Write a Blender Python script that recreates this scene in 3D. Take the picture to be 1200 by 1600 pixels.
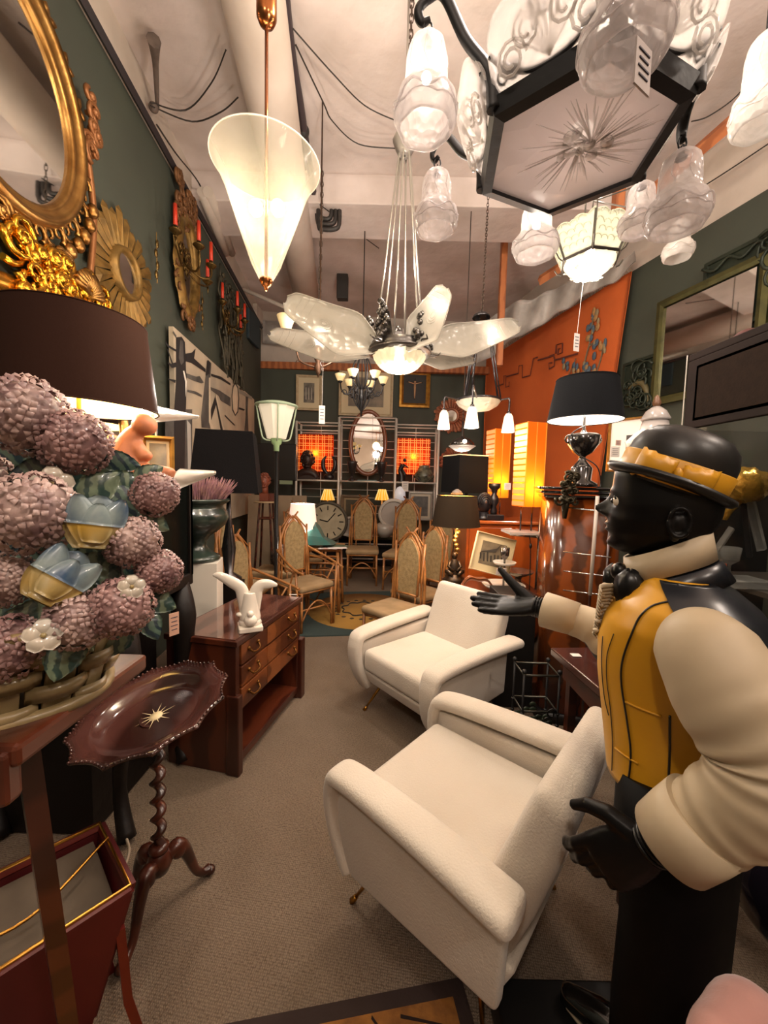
import bpy, math, random
from mathutils import Vector as V, Matrix as Mx, noise
random.seed(7)
for _o in list(bpy.data.objects): bpy.data.objects.remove(_o)
PI = math.pi; R = math.radians
S = bpy.context.scene; COL = S.collection
# ------------------------------------------------------------------ camera
H = 1.5
_p, _t = R(4.2), R(1.4)
_f = V((0, math.cos(_p), -math.sin(_p))); _r0 = V((1, 0, 0)); _u0 = V((0, math.sin(_p), math.cos(_p)))
_r = _r0*math.cos(_t)+_u0*math.sin(_t); _u = _u0*math.cos(_t)-_r0*math.sin(_t)
cam = bpy.data.objects.new('camera', bpy.data.cameras.new('camera')); COL.objects.link(cam)
cam.data.sensor_fit = 'VERTICAL'; cam.data.sensor_height = 36; cam.data.lens = 13.5; cam.data.clip_start = .02
m = Mx((( _r.x, _u.x, -_f.x, 0), (_r.y, _u.y, -_f.y, 0), (_r.z, _u.z, -_f.z, H), (0, 0, 0, 1)))
cam.matrix_world = m; S.camera = cam
# ------------------------------------------------------------------ world, exposure, lamps, added fill lights
w = bpy.data.worlds.new('world'); S.world = w; w.use_nodes = True
w.node_tree.nodes['Background'].inputs[0].default_value = (1, .88, .76, 1)
w.node_tree.nodes["Background"].inputs[1].default_value = .2
S.view_settings.view_transform = 'Standard'; S.view_settings.look = 'None'; S.view_settings.gamma = 1
S.view_settings.use_curve_mapping = False; S.view_settings.exposure = EXPO = 0.0
LP = 3.1                                         # overall lamp power
def lamp(loc, power, col=(1, .74, .5), r=.05, kind='POINT', size=.3, name='lamp_light', rot=None, sy=None):
    d = bpy.data.lights.new(name, kind); d.energy = power*LP; d.color = col
    if kind == 'AREA':
        d.size = size
        if sy: d.shape = 'RECTANGLE'; d.size_y = sy
    else: d.shadow_soft_size = r
    o = bpy.data.objects.new(name, d); COL.objects.link(o); o.location = loc
    if rot: o.rotation_euler = rot
    return o
WARM = (1, .86, .74)
# the shop goes on behind the camera: unseen fill lamps added there (their globes are built further down)
REAR_FILL = [(-.6, -1.3, 3.6), (1.6, -1.2, 3.6), (2.5, .4, 3.7)]
for q in REAR_FILL: lamp(q, 34, WARM, .12, name='rear_fill_light')
def ray(x, y): return _f+_r*((x-600)/600)-_u*((y-800)/600)
def D(x, y, d): return V((0, 0, H))+ray(x, y)*d              # point seen at pixel x,y at depth d
def Z(x, y, z):                                              # on the horizontal plane z
    q = ray(x, y); return V((0, 0, H))+q*((z-H)/q.z)
def PL(x, y, p0, n):
    p0 = V(p0); n = V(n); q = ray(x, y); c = V((0, 0, H)); return c+q*((p0-c).dot(n)/q.dot(n))
LWp = ((-1.55, 0, 0), (1, .1, 0)); BWp = ((0, 7.2, 0), (-.07, 1, 0)); RWp = ((3.7, 0, 0), (1, .255, 0))
# ------------------------------------------------------------------ materials
def hx(c):
    if not isinstance(c, str): return tuple(c)[:3]
    v = [int(c[i:i+2], 16)/255 for i in (0, 2, 4)]
    return tuple(x/12.92 if x <= .04045 else ((x+.055)/1.055)**2.4 for x in v)
_mc = {}
def mat(c, rough=.5, metal=0, bump=None, var=None, emis=0, ecol=None, wave=None, coat=0, sheen=0, bk='noise', vmul=None, spec=None):
    """c colour; bump=(scale,strength); var=(scale,colour2,amount); wave=(scale,distortion,axis)"""
    key = repr((c, rough, metal, bump, var, emis, ecol, wave, coat, sheen, bk, vmul, spec))
    if key in _mc: return _mc[key]
    M = bpy.data.materials.new('mat'); M.use_nodes = True; n = M.node_tree.nodes; l = M.node_tree.links
    b = n['Principled BSDF']; c1 = hx(c)+(1,)
    b.inputs['Base Color'].default_value = c1; b.inputs['Roughness'].default_value = rough; b.inputs['Metallic'].default_value = metal
    if coat: b.inputs['Coat Weight'].default_value = coat; b.inputs['Coat Roughness'].default_value = .08
    if spec is not None: b.inputs['Specular IOR Level'].default_value = spec
    if sheen: b.inputs['Sheen Weight'].default_value = sheen
    tc = n.new('ShaderNodeTexCoord')
    def tex(scale, kind='noise', det=4):
        t = n.new('ShaderNodeTexNoise' if kind == 'noise' else 'ShaderNodeTexVoronoi')
        t.inputs['Scale'].default_value = scale
        if kind == 'noise': t.inputs['Detail'].default_value = det
        mp = n.new('ShaderNodeMapping')
        if vmul: mp.inputs['Scale'].default_value = vmul
        l.new(tc.outputs['Object'], mp.inputs[0]); l.new(mp.outputs[0], t.inputs['Vector'])
        return t
    src = None
    if wave:
        t = n.new('ShaderNodeTexWave'); t.inputs['Scale'].default_value = wave[0]; t.inputs['Distortion'].default_value = wave[1]
        t.bands_direction = wave[2]; t.inputs['Detail'].default_value = 3; t.inputs['Detail Scale'].default_value = 1.5
        l.new(tc.outputs['Object'], t.inputs['Vector']); src = t.outputs['Fac']
    elif var: src = tex(var[0]).outputs['Fac']
    if var:
        cr = n.new('ShaderNodeValToRGB'); cr.color_ramp.elements[0].position = .35; cr.color_ramp.elements[1].position = .68
        cr.color_ramp.elements[0].color = c1; c2 = hx(var[1]); a = var[2]
        cr.color_ramp.elements[1].color = tuple(c1[i]*(1-a)+c2[i]*a for i in range(3))+(1,)
        l.new(src, cr.inputs[0]); l.new(cr.outputs[0], b.inputs['Base Color'])
        if emis and ecol is None: l.new(cr.outputs[0], b.inputs['Emission Color'])
    if bump:
        t = tex(bump[0], bk); bp = n.new('ShaderNodeBump'); bp.inputs['Strength'].default_value = bump[1]; bp.inputs['Distance'].default_value = bump[2] if len(bump) > 2 else .004
        l.new(t.outputs[0], bp.inputs['Height']); l.new(bp.outputs[0], b.inputs['Normal'])
    if emis:
        if ecol is not None or not var: b.inputs['Emission Color'].default_value = hx(ecol if ecol is not None else c)+(1,)
        b.inputs['Emission Strength'].default_value = emis
    _mc[key] = M; return M
def glass(c='e8e8e8', tr=.5, rough=.25, bump=None, emis=0, ecol='ffe8c0', bk='voronoi', tint=None, spec=.5, tl=0):
    """thin pressed or clear glass: part see-through, part frosted surface"""
    key = ('g', c, tr, rough, repr(bump), emis, ecol, bk, tint, tl)
    if key in _mc: return _mc[key]
    M = bpy.data.materials.new('glass'); M.use_nodes = True; n = M.node_tree.nodes; l = M.node_tree.links
    b = n['Principled BSDF']; b.inputs['Base Color'].default_value = hx(c)+(1,); b.inputs['Roughness'].default_value = rough
    b.inputs['Specular IOR Level'].default_value = spec
    if emis: b.inputs['Emission Color'].default_value = hx(ecol)+(1,); b.inputs['Emission Strength'].default_value = emis
    t = n.new('ShaderNodeBsdfTransparent'); t.inputs[0].default_value = hx(tint or 'ffffff')+(1,)
    lw = n.new('ShaderNodeLayerWeight'); lw.inputs[0].default_value = .35
    mr = n.new('ShaderNodeMapRange'); mr.inputs[3].default_value = 1-tr; mr.inputs[4].default_value = min(1, 1-tr+.45)
    l.new(lw.outputs['Facing'], mr.inputs[0])
    mx = n.new('ShaderNodeMixShader'); l.new(mr.outputs[0], mx.inputs[0]); l.new(t.outputs[0], mx.inputs[1]); bo = b.outputs[0]
    if tl:
        tb_ = n.new('ShaderNodeBsdfTranslucent'); tb_.inputs[0].default_value = hx(c)+(1,); m2 = n.new('ShaderNodeMixShader'); m2.inputs[0].default_value = tl; l.new(bo, m2.inputs[1]); l.new(tb_.outputs[0], m2.inputs[2]); bo = m2.outputs[0]
    l.new(bo, mx.inputs[2])
    l.new(mx.outputs[0], n['Material Output'].inputs['Surface'])
    if bump:
        tc = n.new('ShaderNodeTexCoord')
        x = n.new('ShaderNodeTexVoronoi' if bk == 'voronoi' else 'ShaderNodeTexNoise'); x.inputs['Scale'].default_value = bump[0]
        l.new(tc.outputs['Object'], x.inputs['Vector'])
        bp = n.new('ShaderNodeBump'); bp.inputs['Strength'].default_value = bump[1]; bp.inputs['Distance'].default_value = .01
        l.new(x.outputs[0], bp.inputs['Height']); l.new(bp.outputs[0], b.inputs['Normal']); l.new(bp.outputs[0], lw.inputs['Normal'])
    _mc[key] = M; return M
# ------------------------------------------------------------------ mesh builder
class MB:
    def __init__(s): s.v = []; s.f = []; s.M = Mx()
    def at(s, loc=(0, 0, 0), rz=0, rx=0, ry=0, sc=1):
        s.M = Mx.Translation(loc) @ Mx.Rotation(rz, 4, 'Z') @ Mx.Rotation(ry, 4, 'Y') @ Mx.Rotation(rx, 4, 'X') @ (Mx.Scale(sc, 4) if not hasattr(sc, '__len__') else Mx.Diagonal((*sc, 1))); return s
    def add(s, vs, fs, sm=True):
        k = len(s.v); s.v += [s.M @ V(p) for p in vs]; s.f += [([k+i for i in f], sm) for f in fs]; return s
    def box(s, c, d, sm=False):
        x, y, z = [q/2 for q in d]
        return s.add([(c[0]+i*x, c[1]+j*y, c[2]+k*z) for i in (-1, 1) for j in (-1, 1) for k in (-1, 1)],
            [(0, 1, 3, 2), (4, 6, 7, 5), (0, 4, 5, 1), (2, 3, 7, 6), (0, 2, 6, 4), (1, 5, 7, 3)], sm)
    def loft(s, rings, caps=True, close=True, sm=True, loop=False):
        n = len(rings[0]); vs = [p for r in rings for p in r]; fs = []
        for i in range(len(rings)-(0 if loop else 1)):
            i2 = (i+1) % len(rings)
            for j in range(n if close else n-1):
                k = (j+1) % n; fs.append((i*n+j, i*n+k, i2*n+k, i2*n+j))
        s.add(vs, fs, sm)
        if caps and not loop:
            b = len(s.v)-len(vs); s.f += [([b+j for j in range(n)][::-1], False), ([b+(len(rings)-1)*n+j for j in range(n)], False)]
        return s
    def tube(s, pts, r, seg=6, caps=True, loop=False, flat=None, up=None):
        pts = [V(p) for p in pts]; n = len(pts); rr = r if hasattr(r, '__len__') else [r]*n; rings = []
        t0 = (pts[1]-pts[0]).normalized(); a = V(up) if up else (V((0, 0, 1)) if abs(t0.z) < .9 else V((1, 0, 0))); a = (a-t0*a.dot(t0)).normalized()
        for i in range(n):
            p1 = pts[(i+1) % n] if loop or i < n-1 else pts[i]; p0 = pts[i-1] if loop or i > 0 else pts[i]
            t = (p1-p0).normalized() if (p1-p0).length > 1e-9 else t0
            a = a-t*a.dot(t); a = a.normalized() if a.length > 1e-6 else V((1, 0, 0)); b = t.cross(a)
            ra = rr[i]; rb = ra*(flat if flat else 1)
            rings.append([pts[i]+a*(math.cos(2*PI*j/seg)*ra)+b*(math.sin(2*PI*j/seg)*rb) for j in range(seg)])
        return s.loft(rings, caps, True, seg > 4, loop)
    def curve(s, ctrl, r, n=6, **k):
        return s.tube(cat(ctrl, n), resamp(r, (len(ctrl)-1)*n+1) if hasattr(r, '__len__') else r, **k)
    def lathe(s, prof, seg=24, c=(0, 0, 0), fn=None, caps=True, arc=2*PI):
        rings = []
        for i, (r, z) in enumerate(prof):
            rings.append([(c[0]+(r*(fn(a, i) if fn else 1))*math.cos(a), c[1]+(r*(fn(a, i) if fn else 1))*math.sin(a), c[2]+z) for a in [arc*j/seg for j in range(seg)]])
        return s.loft(rings, caps)
    def ell(s, c, r, seg=12, rows=8, fn=None):
        if not hasattr(r, '__len__'): r = (r, r, r)
        vs = []; fs = []
        for i in range(rows+1):
            th = PI*i/rows
            for j in range(seg):
                ph = 2*PI*j/seg; d = V((math.sin(th)*math.cos(ph), math.sin(th)*math.sin(ph), math.cos(th))); k = fn(d) if fn else 1
                vs.append((c[0]+r[0]*d.x*k, c[1]+r[1]*d.y*k, c[2]+r[2]*d.z*k))
        for i in range(rows):
            for j in range(seg): k = (j+1) % seg; fs.append((i*seg+j, (i+1)*seg+j, (i+1)*seg+k, i*seg+k))
        return s.add(vs, fs)
    def prism(s, poly, o, ax, ay, az, sm=False):          # polygon (a,b) at o+a*ax+b*ay, thickness vector az
        o, ax, ay, az = V(o), V(ax), V(ay), V(az); n = len(poly)
        vs = [o+ax*a+ay*b for a, b in poly]+[o+ax*a+ay*b+az for a, b in poly]
        s.add(vs, [list(range(n))[::-1], list(range(n, 2*n))], False)
        k = len(s.v)-2*n; s.f += [([k+i, k+(i+1) % n, k+n+(i+1) % n, k+n+i], sm) for i in range(n)]; return s
    def grid(s, fn, nu, nv, th=0, sm=True):               # open sheet, fn(u,v)->point; optional thickness vector or amount down z
        vs = [V(fn(i/nu, j/nv)) for i in range(nu+1) for j in range(nv+1)]; n = nv+1
        fs = [(i*n+j, (i+1)*n+j, (i+1)*n+j+1, i*n+j+1) for i in range(nu) for j in range(nv)]
        if th:
            T = V(th) if hasattr(th, '__len__') else V((0, 0, -th)); k = len(vs); vs += [p+T for p in vs]
            fs += [tuple(k+q for q in f)[::-1] for f in fs]
            e = [i*n for i in range(nu+1)]+[nu*n+j for j in range(1, nv+1)]+[i*n+nv for i in range(nu-1, -1, -1)]+[j for j in range(nv-1, 0, -1)]
            fs += [(e[i], e[(i+1) % len(e)], k+e[(i+1) % len(e)], k+e[i]) for i in range(len(e))]
        return s.add(vs, fs, sm)
def cat(p, n=6):
    p = [V(q) for q in p]; out = []
    for i in range(len(p)-1):
        a, b, c, d = p[max(i-1, 0)], p[i], p[i+1], p[min(i+2, len(p)-1)]
        for k in range(n):
            t = k/n; out.append(.5*((2*b)+(c-a)*t+(2*a-5*b+4*c-d)*t*t+(3*b-a-3*c+d)*t**3))
    return out+[p[-1]]
def resamp(r, n):
    o = []
    for i in range(n):
        t = i/(n-1)*(len(r)-1); k = min(int(t), len(r)-2); o.append(r[k]*(1-t+k)+r[k+1]*(t-k))
    return o
def interp(tab, x):
    if x <= tab[0][0]: return tab[0][1]
    for (a, p), (b, q) in zip(tab, tab[1:]):
        if x <= b: t = (x-a)/(b-a); t = t*t*(3-2*t) if False else t; return p+(q-p)*t
    return tab[-1][1]
# ------------------------------------------------------------------ objects
class T:
    """a thing: an Empty at its base; parts are given in world space (or local space when lo)"""
    def __init__(s, name, label, cat_, loc=(0, 0, 0), rz=0, group=None):
        s.o = bpy.data.objects.new(name, None); COL.objects.link(s.o); s.o.location = loc; s.o.rotation_euler = (0, 0, rz); s.o.empty_display_size = .05
        s.o['label'] = label; s.o['category'] = cat_
        if group: s.o['group'] = group
        s.m = Mx.Translation(loc) @ Mx.Rotation(rz, 4, 'Z'); s.i = s.m.inverted()
    def p(s, name, mb, m, parent=None, label=None, world=False, **k):
        o = mkobj(name, mb, m, s.i if world else None, **k); o.parent = parent or s.o
        if label: o['label'] = label
        return o
def mkobj(name, mb, m, inv=None, bev=0, sub=0, kind=None, rem=0, bseg=2, smooth=None):
    me = bpy.data.meshes.new(name)
    vs = [inv @ v for v in mb.v] if inv is not None else mb.v
    me.from_pydata([tuple(v) for v in vs], [], [f for f, _ in mb.f])
    me.polygons.foreach_set('use_smooth', [(_s if smooth is None else smooth) for _, _s in mb.f])
    me.materials.append(m); me.update()
    o = bpy.data.objects.new(name, me); COL.objects.link(o)
    if rem:
        q = o.modifiers.new('r', 'REMESH'); q.mode = 'VOXEL'; q.voxel_size = rem; q.use_smooth_shade = True
        q = o.modifiers.new('s', 'SMOOTH'); q.iterations = 3; q.factor = .5
    if bev:
        q = o.modifiers.new('b', 'BEVEL'); q.width = bev; q.segments = bseg; q.limit_method = 'ANGLE'; q.angle_limit = .6
        if bseg > 2:
            for pl in me.polygons: pl.use_smooth = True
    if sub: q = o.modifiers.new('u', 'SUBSURF'); q.levels = sub; q.render_levels = sub
    if kind: o['kind'] = kind
    return o
def single(name, label, cat_, mb, m, group=None, loc=None, **k):
    c = V(loc) if loc is not None else V((sum(v.x for v in mb.v)/len(mb.v), sum(v.y for v in mb.v)/len(mb.v), min(v.z for v in mb.v)))
    o = mkobj(name, mb, m, Mx.Translation(-c), **k); o.location = c; o['label'] = label; o['category'] = cat_
    if group: o['group'] = group
    return o
def struct(name, mb, m, parent=None, **k):
    o = mkobj(name, mb, m, None, **k)
    if parent: o.parent = parent
    else: o['kind'] = 'structure'
    return o
def dup(root, loc, rz, label=None, group=None, sc=None):
    def cp(o, par):
        c = o.copy(); COL.objects.link(c); c.parent = par
        for ch in kids.get(o.name, []): cp(ch, c)
        return c
    kids = {}
    for q in list(COL.objects):
        if q.parent: kids.setdefault(q.parent.name, []).append(q)
    r = cp(root, None); r.location = loc; r.rotation_euler = (0, 0, rz)
    if label: r['label'] = label
    if group: r['group'] = group
    if sc: r.scale = (sc, sc, sc)
    return r
# ================================================================== SETTING
GREEN = mat('3a3e35', .75, var=(1.2, '444a3e', .7), bump=(60, .1))
CEIL = mat('d8ccc8', .85, var=(1.6, 'b6a8a0', .9), bump=(4, .6, .03))
WHITEW = mat('c8bcb0', .85, var=(2.0, 'a89c92', .8), bump=(4, .4, .02))
ORW = mat('b06a3c', .55, wave=(3, 4, 'X'), var=(1, '8a4c28', .8))
CARPET = None
def carpet():
    M = bpy.data.materials.new('carpet'); M.use_nodes = True; n = M.node_tree.nodes; l = M.node_tree.links; b = n['Principled BSDF']
    b.inputs['Roughness'].default_value = .95; b.inputs['Specular IOR Level'].default_value = .1
    tc = n.new('ShaderNodeTexCoord'); w1 = n.new('ShaderNodeTexWave'); w1.bands_direction = 'Y'; w1.inputs['Scale'].default_value = 42; w1.inputs['Distortion'].default_value = 2.5; w1.inputs['Detail Scale'].default_value = 6
    w2 = n.new('ShaderNodeTexWave'); w2.bands_direction = 'X'; w2.inputs['Scale'].default_value = 45; w2.inputs['Distortion'].default_value = 2.5; w2.inputs['Detail Scale'].default_value = 6
    ns = n.new('ShaderNodeTexNoise'); ns.inputs['Scale'].default_value = 1.6; ns.inputs['Detail'].default_value = 3
    nf = n.new('ShaderNodeTexNoise'); nf.inputs['Scale'].default_value = 140
    mp = n.new('ShaderNodeMapping'); mp.inputs['Rotation'].default_value = (0, 0, R(8)); l.new(tc.outputs['Object'], mp.inputs[0])
    for q in (w1, w2, ns, nf): l.new(mp.outputs[0], q.inputs['Vector'])
    ad = n.new('ShaderNodeMath'); ad.operation = 'MULTIPLY'; l.new(w1.outputs['Fac'], ad.inputs[0]); l.new(w2.outputs['Fac'], ad.inputs[1])
    a2 = n.new('ShaderNodeMath'); a2.operation = 'MULTIPLY_ADD'; a2.inputs[1].default_value = .5; l.new(ad.outputs[0], a2.inputs[0]); l.new(nf.outputs['Fac'], a2.inputs[2])
    cr = n.new('ShaderNodeValToRGB'); e = cr.color_ramp.elements; e[0].position = .25; e[0].color = hx('5c4e42')+(1,); e[1].position = .85; e[1].color = hx('8c7c6c')+(1,)
    l.new(a2.outputs[0], cr.inputs[0])
    mx = n.new('ShaderNodeMix'); mx.data_type = 'RGBA'; mx.blend_type = 'MULTIPLY'; c2 = n.new('ShaderNodeValToRGB'); c2.color_ramp.elements[0].position = .3; c2.color_ramp.elements[0].color = (.72, .7, .66, 1); c2.color_ramp.elements[1].position = .7; c2.color_ramp.elements[1].color = (1, 1, 1, 1)
    l.new(ns.outputs['Fac'], c2.inputs[0]); mx.inputs['Factor'].default_value = .8; l.new(cr.outputs[0], mx.inputs['A']); l.new(c2.outputs[0], mx.inputs['B']); l.new(mx.outputs['Result'], b.inputs['Base Color'])
    bp = n.new('ShaderNodeBump'); bp.inputs['Strength'].default_value = .7; bp.inputs['Distance'].default_value = .006; l.new(a2.outputs[0], bp.inputs['Height']); l.new(bp.outputs[0], b.inputs['Normal'])
    return M
def lw(y, off=0): return -1.55-.1*y+off
def rw(y, off=0): return 3.7-.255*y+off
YB = 7.2; YF = -2.4; ZC = 4.5; ZL = 4.16; ZR = 3.85; ZB = 3.62
C4 = [(lw(YF), YF), (rw(YF), YF), (1.86, YB+.13), (lw(YB), YB-.15)]
def poly(zs, z0, z1):
    mb = MB(); n = len(zs); mb.add([(x, y, z0) for x, y in zs]+[(x, y, z1) for x, y in zs], [list(range(n))[::-1], list(range(n, 2*n))]+[(i, (i+1) % n, n+(i+1) % n, n+i) for i in range(n)], False); return mb
ext = [(C4[0][0]-.1, YF-.1), (C4[1][0]+.1, YF-.1), (C4[2][0]+.1, YB+.25), (C4[3][0]-.1, YB)]
struct('floor', poly(ext, -.1, 0), carpet())
struct('ceiling', poly(ext, ZC, ZC+.1), CEIL)
def wallseg(a, b, z0, z1, t=.08, side=1):
    d = (V(b)-V(a)).normalized(); nrm = V((d.y, -d.x))*t*side
    return poly([a, b, (b[0]+nrm.x, b[1]+nrm.y), (a[0]+nrm.x, a[1]+nrm.y)], z0, z1)
struct('wall_left', wallseg(C4[0], C4[3], 0, ZL, side=-1), GREEN)
struct('wall_left_upper', wallseg(C4[0], C4[3], ZL, ZC, side=-1), WHITEW)
struct('wall_right', wallseg(C4[1], C4[2], 0, ZR), GREEN)
struct('wall_right_upper', wallseg(C4[1], C4[2], ZR, ZC), WHITEW)
struct('wall_back', wallseg(C4[2], C4[3], 0, ZB, side=1), GREEN)
struct('wall_back_upper', wallseg(C4[2], C4[3], ZB, ZC, side=1), WHITEW)
struct('wall_rear', wallseg(C4[0], C4[1], 0, ZC), mat('8a7a68', .8, var=(1, '6a5a4c', .7)))
# dark conduit strip along the left wall top
mb = MB(); mb.tube([(lw(-2.3, .03), -2.3, ZL), (lw(2, .03), 2, ZL), (lw(6.9, .03), 6.9, ZL)], .028, 4); struct('trim_1', mb, mat('241f22', .5))
mb = MB(); mb.box((-.2, 7.08, 3.57), (4.2, .1, .12)); struct('trim_2', mb, ORW)
# transverse ceiling beam
mb = MB(); mb.box((.3, 4.25, 4.4), (5.4, .55, .34)); struct('ceiling_beam', mb, CEIL, bev=.01)
# painted duct along the ceiling
mb = MB(); q0, q1 = Z(396, 0, 4.26), Z(480, 470, 4.22); mb.tube([q0+(q0-q1)*1.2, q0, q0.lerp(q1, .5), q1], .185, 24)
single('ceiling_duct', 'large round duct painted off-white running along ceiling, left of centre', 'duct', mb, mat('d2c6bc', .7, var=(2, 'b4a69a', .7), bump=(5, .3, .01)))
# dark cable tray beside the duct
mb = MB(); mb.tube(cat([Z(440, -60, 4.40), Z(455, 80, 4.40), Z(470, 170, 4.40), Z(485, 270, 4.38), Z(498, 350, 4.2)], 5), .03, 5)
single('cable_strip', 'dark cable strip running along right side of the white duct', 'cable', mb, mat('3a3034', .6))
# orange wooden beam parallel to the right wall and its posts
BM = ORW
mb = MB(); mb.tube([(2.9-.02, .0, 4.08), (2.0, 4.4, 4.0), (1.78, 4.75, 3.95)], .06, 4, flat=.6); single('wooden_beam', 'long orange-brown wooden ceiling beam running away on the right', 'beam', mb, BM)
a = D(787, 405, 4.6); b = D(783, 520, 4.6); mb = MB(); mb.box((a.x, a.y, 3.72), (.07, .07, 1.5)); single('wooden_post', 'orange-brown upright post hanging above the orange wall rug', 'post', mb, BM)
a = D(965, 330, 3.1); mb = MB(); mb.box((a.x, a.y, 4.1), (.07, .07, .79)); single('wooden_post', 'short orange-brown upright behind the large hexagonal chandelier', 'post', mb, BM)
a = D(1165, 100, 2.4); mb = MB(); mb.box((a.x, a.y, 4.15), (.05, .3, .5)); 
# wires
def room(px, py, off=.97):
    q = ray(px, py); o = V((0, 0, H)); best = 99
    for p0, n in (((0, 0, ZC), (0, 0, 1)), ((0, 3.96, 0), (0, 1, 0)) if 4.2 < (o+q*(3.96/q.y)).z < ZC else ((0, 0, ZC), (0, 0, 1)), LWp, BWp, RWp):
        t = (V(p0)-o).dot(V(n))/q.dot(V(n))
        if t > 0: best = min(best, t)
    return o+q*best*off
WIRE = mat('2c2622', .6)
def wire(pts, label, r=.006, cat_='wire', m=WIRE, n=6, name='wire'):
    mb = MB(); mb.tube(cat([room(q[0], q[1]) for q in pts], n), r, 4); return single(name, label, cat_, mb, m)
wire([(235, 160, 4.0), (290, 172, 3.9), (330, 130, 3.7), (353, 78, 3.5)], 'thin wire sagging in upper arc between left wall and white duct')
wire([(235, 165, 4.0), (300, 190, 3.9), (345, 175, 3.7), (372, 152, 3.6)], 'thin wire sagging in lower arc between left wall and white duct')
wire([(458, 45, 3.6), (520, 115, 3.8), (570, 165, 3.9), (622, 190, 3.9)], 'long thin cable from duct to chandelier chain, upper one')
wire([(462, 70, 3.6), (505, 160, 3.9), (520, 190, 3.9), (560, 225, 3.9), (620, 232, 3.9)], 'long thin cable from duct past chain hook, lower one')
wire([(500, 320, 4.3), (540, 350, 4.3), (592, 388, 4.4)], 'short taut wire ending at the ceiling beam')
wire([(245, 195, 4.2), (275, 240, 4.6), (310, 285, 5.0), (330, 330, 5.2)], 'loose wire hanging along the top of left wall', .008)
wire([(1200, 225, 2.9), (1140, 265, 3.2), (1085, 300, 3.5)], 'thin wire crossing the ceiling at far right')
wire([(1200, 60, 1.9), (1160, 140, 2.0), (1110, 180, 2.0), (1080, 190, 2.0)], 'thin black wire below the wooden beam at upper right')
# left wall pipes
mb = MB(); mb.curve([room(240, 62), room(243, 100), room(246, 170)], [.045, .02, .012], seg=8); mb.ell(room(240, 168), .035)
single('ceiling_bracket', 'rusty funnel-shaped bracket with rod on sloping white ceiling edge', 'bracket', mb, mat('6a5c54', .7, var=(9, '3a302c', .8)))
for k, (x0, x1) in enumerate(((316, 352), (325, 362))):
    mb = MB(); mb.tube([room(x0, 300), room(x1, 395)], .05, 8)
    single('pipe', ['white painted pipe rising behind cone lamp, left one', 'white painted pipe rising behind cone lamp, right one'][k], 'pipe', mb, WHITEW)
# dark U-shaped pipes on the beam
for k in range(3):
    e = k*.045; mb = MB(); x0, y0 = 505, 297
    pts = [D(498, 300+0*k, 3.86), D(498, 352-k*7, 3.86), D(505, 358-k*8, 3.86), D(522-k*4, 358-k*8, 3.86), D(530-k*6, 350-k*8, 3.86), D(531-k*6, 310, 3.86), D(540-k*4, 296, 3.86)]
    mb.tube(cat(pts, 3), .022, 8); single('bent_pipe', ['outermost', 'middle', 'innermost'][k]+' of three nested dark U-shaped pipes under the beam', 'pipe', mb, mat('2a2726', .5))
mb = MB(); mb.tube([room(474, 203), room(476, 262)], .03, 6); mb.ell(room(474, 205), .05)
single('pipe', 'short dark vertical pipe stub beside the duct', 'pipe', mb, mat('2a2726', .6))
q = D(535, 470, 5.6); mb = MB(); mb.box((q.x, q.y, 4.33), (.16, .12, .34)); single('junction_box', 'dark grey junction box high on rear ceiling', 'electrical box', mb, mat('2c2a28', .6), bev=.01)
# back bulkhead pipes and white plastic drape
PLA = mat('b8b2ac', .35, var=(4, '8c8680', .9), bump=(9, .5, .02))
mb = MB()
def dr(u, v):
    x = 745+u*245; y0 = 520-u*105; y1 = 585-u*150; y = y0+(y1-y0)*v
    d = 5.6-u*1.7; q = D(x, y-18, d); k = math.sin(u*40+v*3)*.03+math.sin(u*17)*.05
    return q+V((k*.4, k, -.02*math.sin(u*23)))
mb.grid(dr, 70, 8, th=(.01, .01, 0)); single('plastic_sheet', 'bunched white plastic sheet hanging above the orange wall rug', 'plastic sheet', mb, PLA)
mb = MB()
def dr2(u, v):
    q = D(410+u*330, 500+18*u+v*36, 6.75-.2*math.sin(u*3)); k = math.sin(u*30)*.02; return q+V((0, k, 0))
mb.grid(dr2, 60, 6, th=(0, .02, 0)); single('plastic_sheet', 'long off-white sheet draped across the top of back wall', 'plastic sheet', mb, PLA)
mb = MB(); mb.tube([D(380, 452, 5.6), D(440, 478, 5.7), D(500, 508, 5.9)], .03, 8); single('pipe', 'thin white pipe sloping across the rear left ceiling', 'pipe', mb, WHITEW)
mb = MB(); mb.box(D(392, 490, 6.4), (.3, .3, .2)); mb.ell(D(388, 478, 6.3), (.12, .1, .06)); single('ceiling_box', 'small white box at the top corner of left wall', 'box', mb, WHITEW)
# chains
def chain(pts, n, label, m, r=.004, l=.03, w=.011, name='hanging_chain'):
    mb = MB(); P = cat([D(*q) for q in pts], 8); L = [P[0]]
    for i in range(n):
        t = i/(n-1)*(len(P)-1); k = min(int(t), len(P)-2); c = P[k].lerp(P[k+1], t-k); d = (P[-1]-P[0]).normalized(); sx = V((1, 0, 0)) if i % 2 else V((.3, 1, 0)); sx = (sx-d*sx.dot(d)).normalized()
        mb.tube([c+d*(math.cos(a)*l)+sx*(math.sin(a)*w) for a in [2*PI*j/8 for j in range(8)]], r, 4, loop=True)
    return single(name, label, 'chain', mb, m)
CH = mat('4a3c34', .4, .6)
chain([(503, 157, 3.7), (503, 300, 3.7), (499, 480, 3.7)], 42, 'long chain hanging left of centre from a ceiling hook', mat('5c524a', .5, .3), .005, .034, .013)
chain([(645, -40, 2.2), (641, 80, 2.25), (636, 180, 2.3)], 24, 'dark brown chain running up beside the tulip shade', CH, .004, .028, .012)
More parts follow.
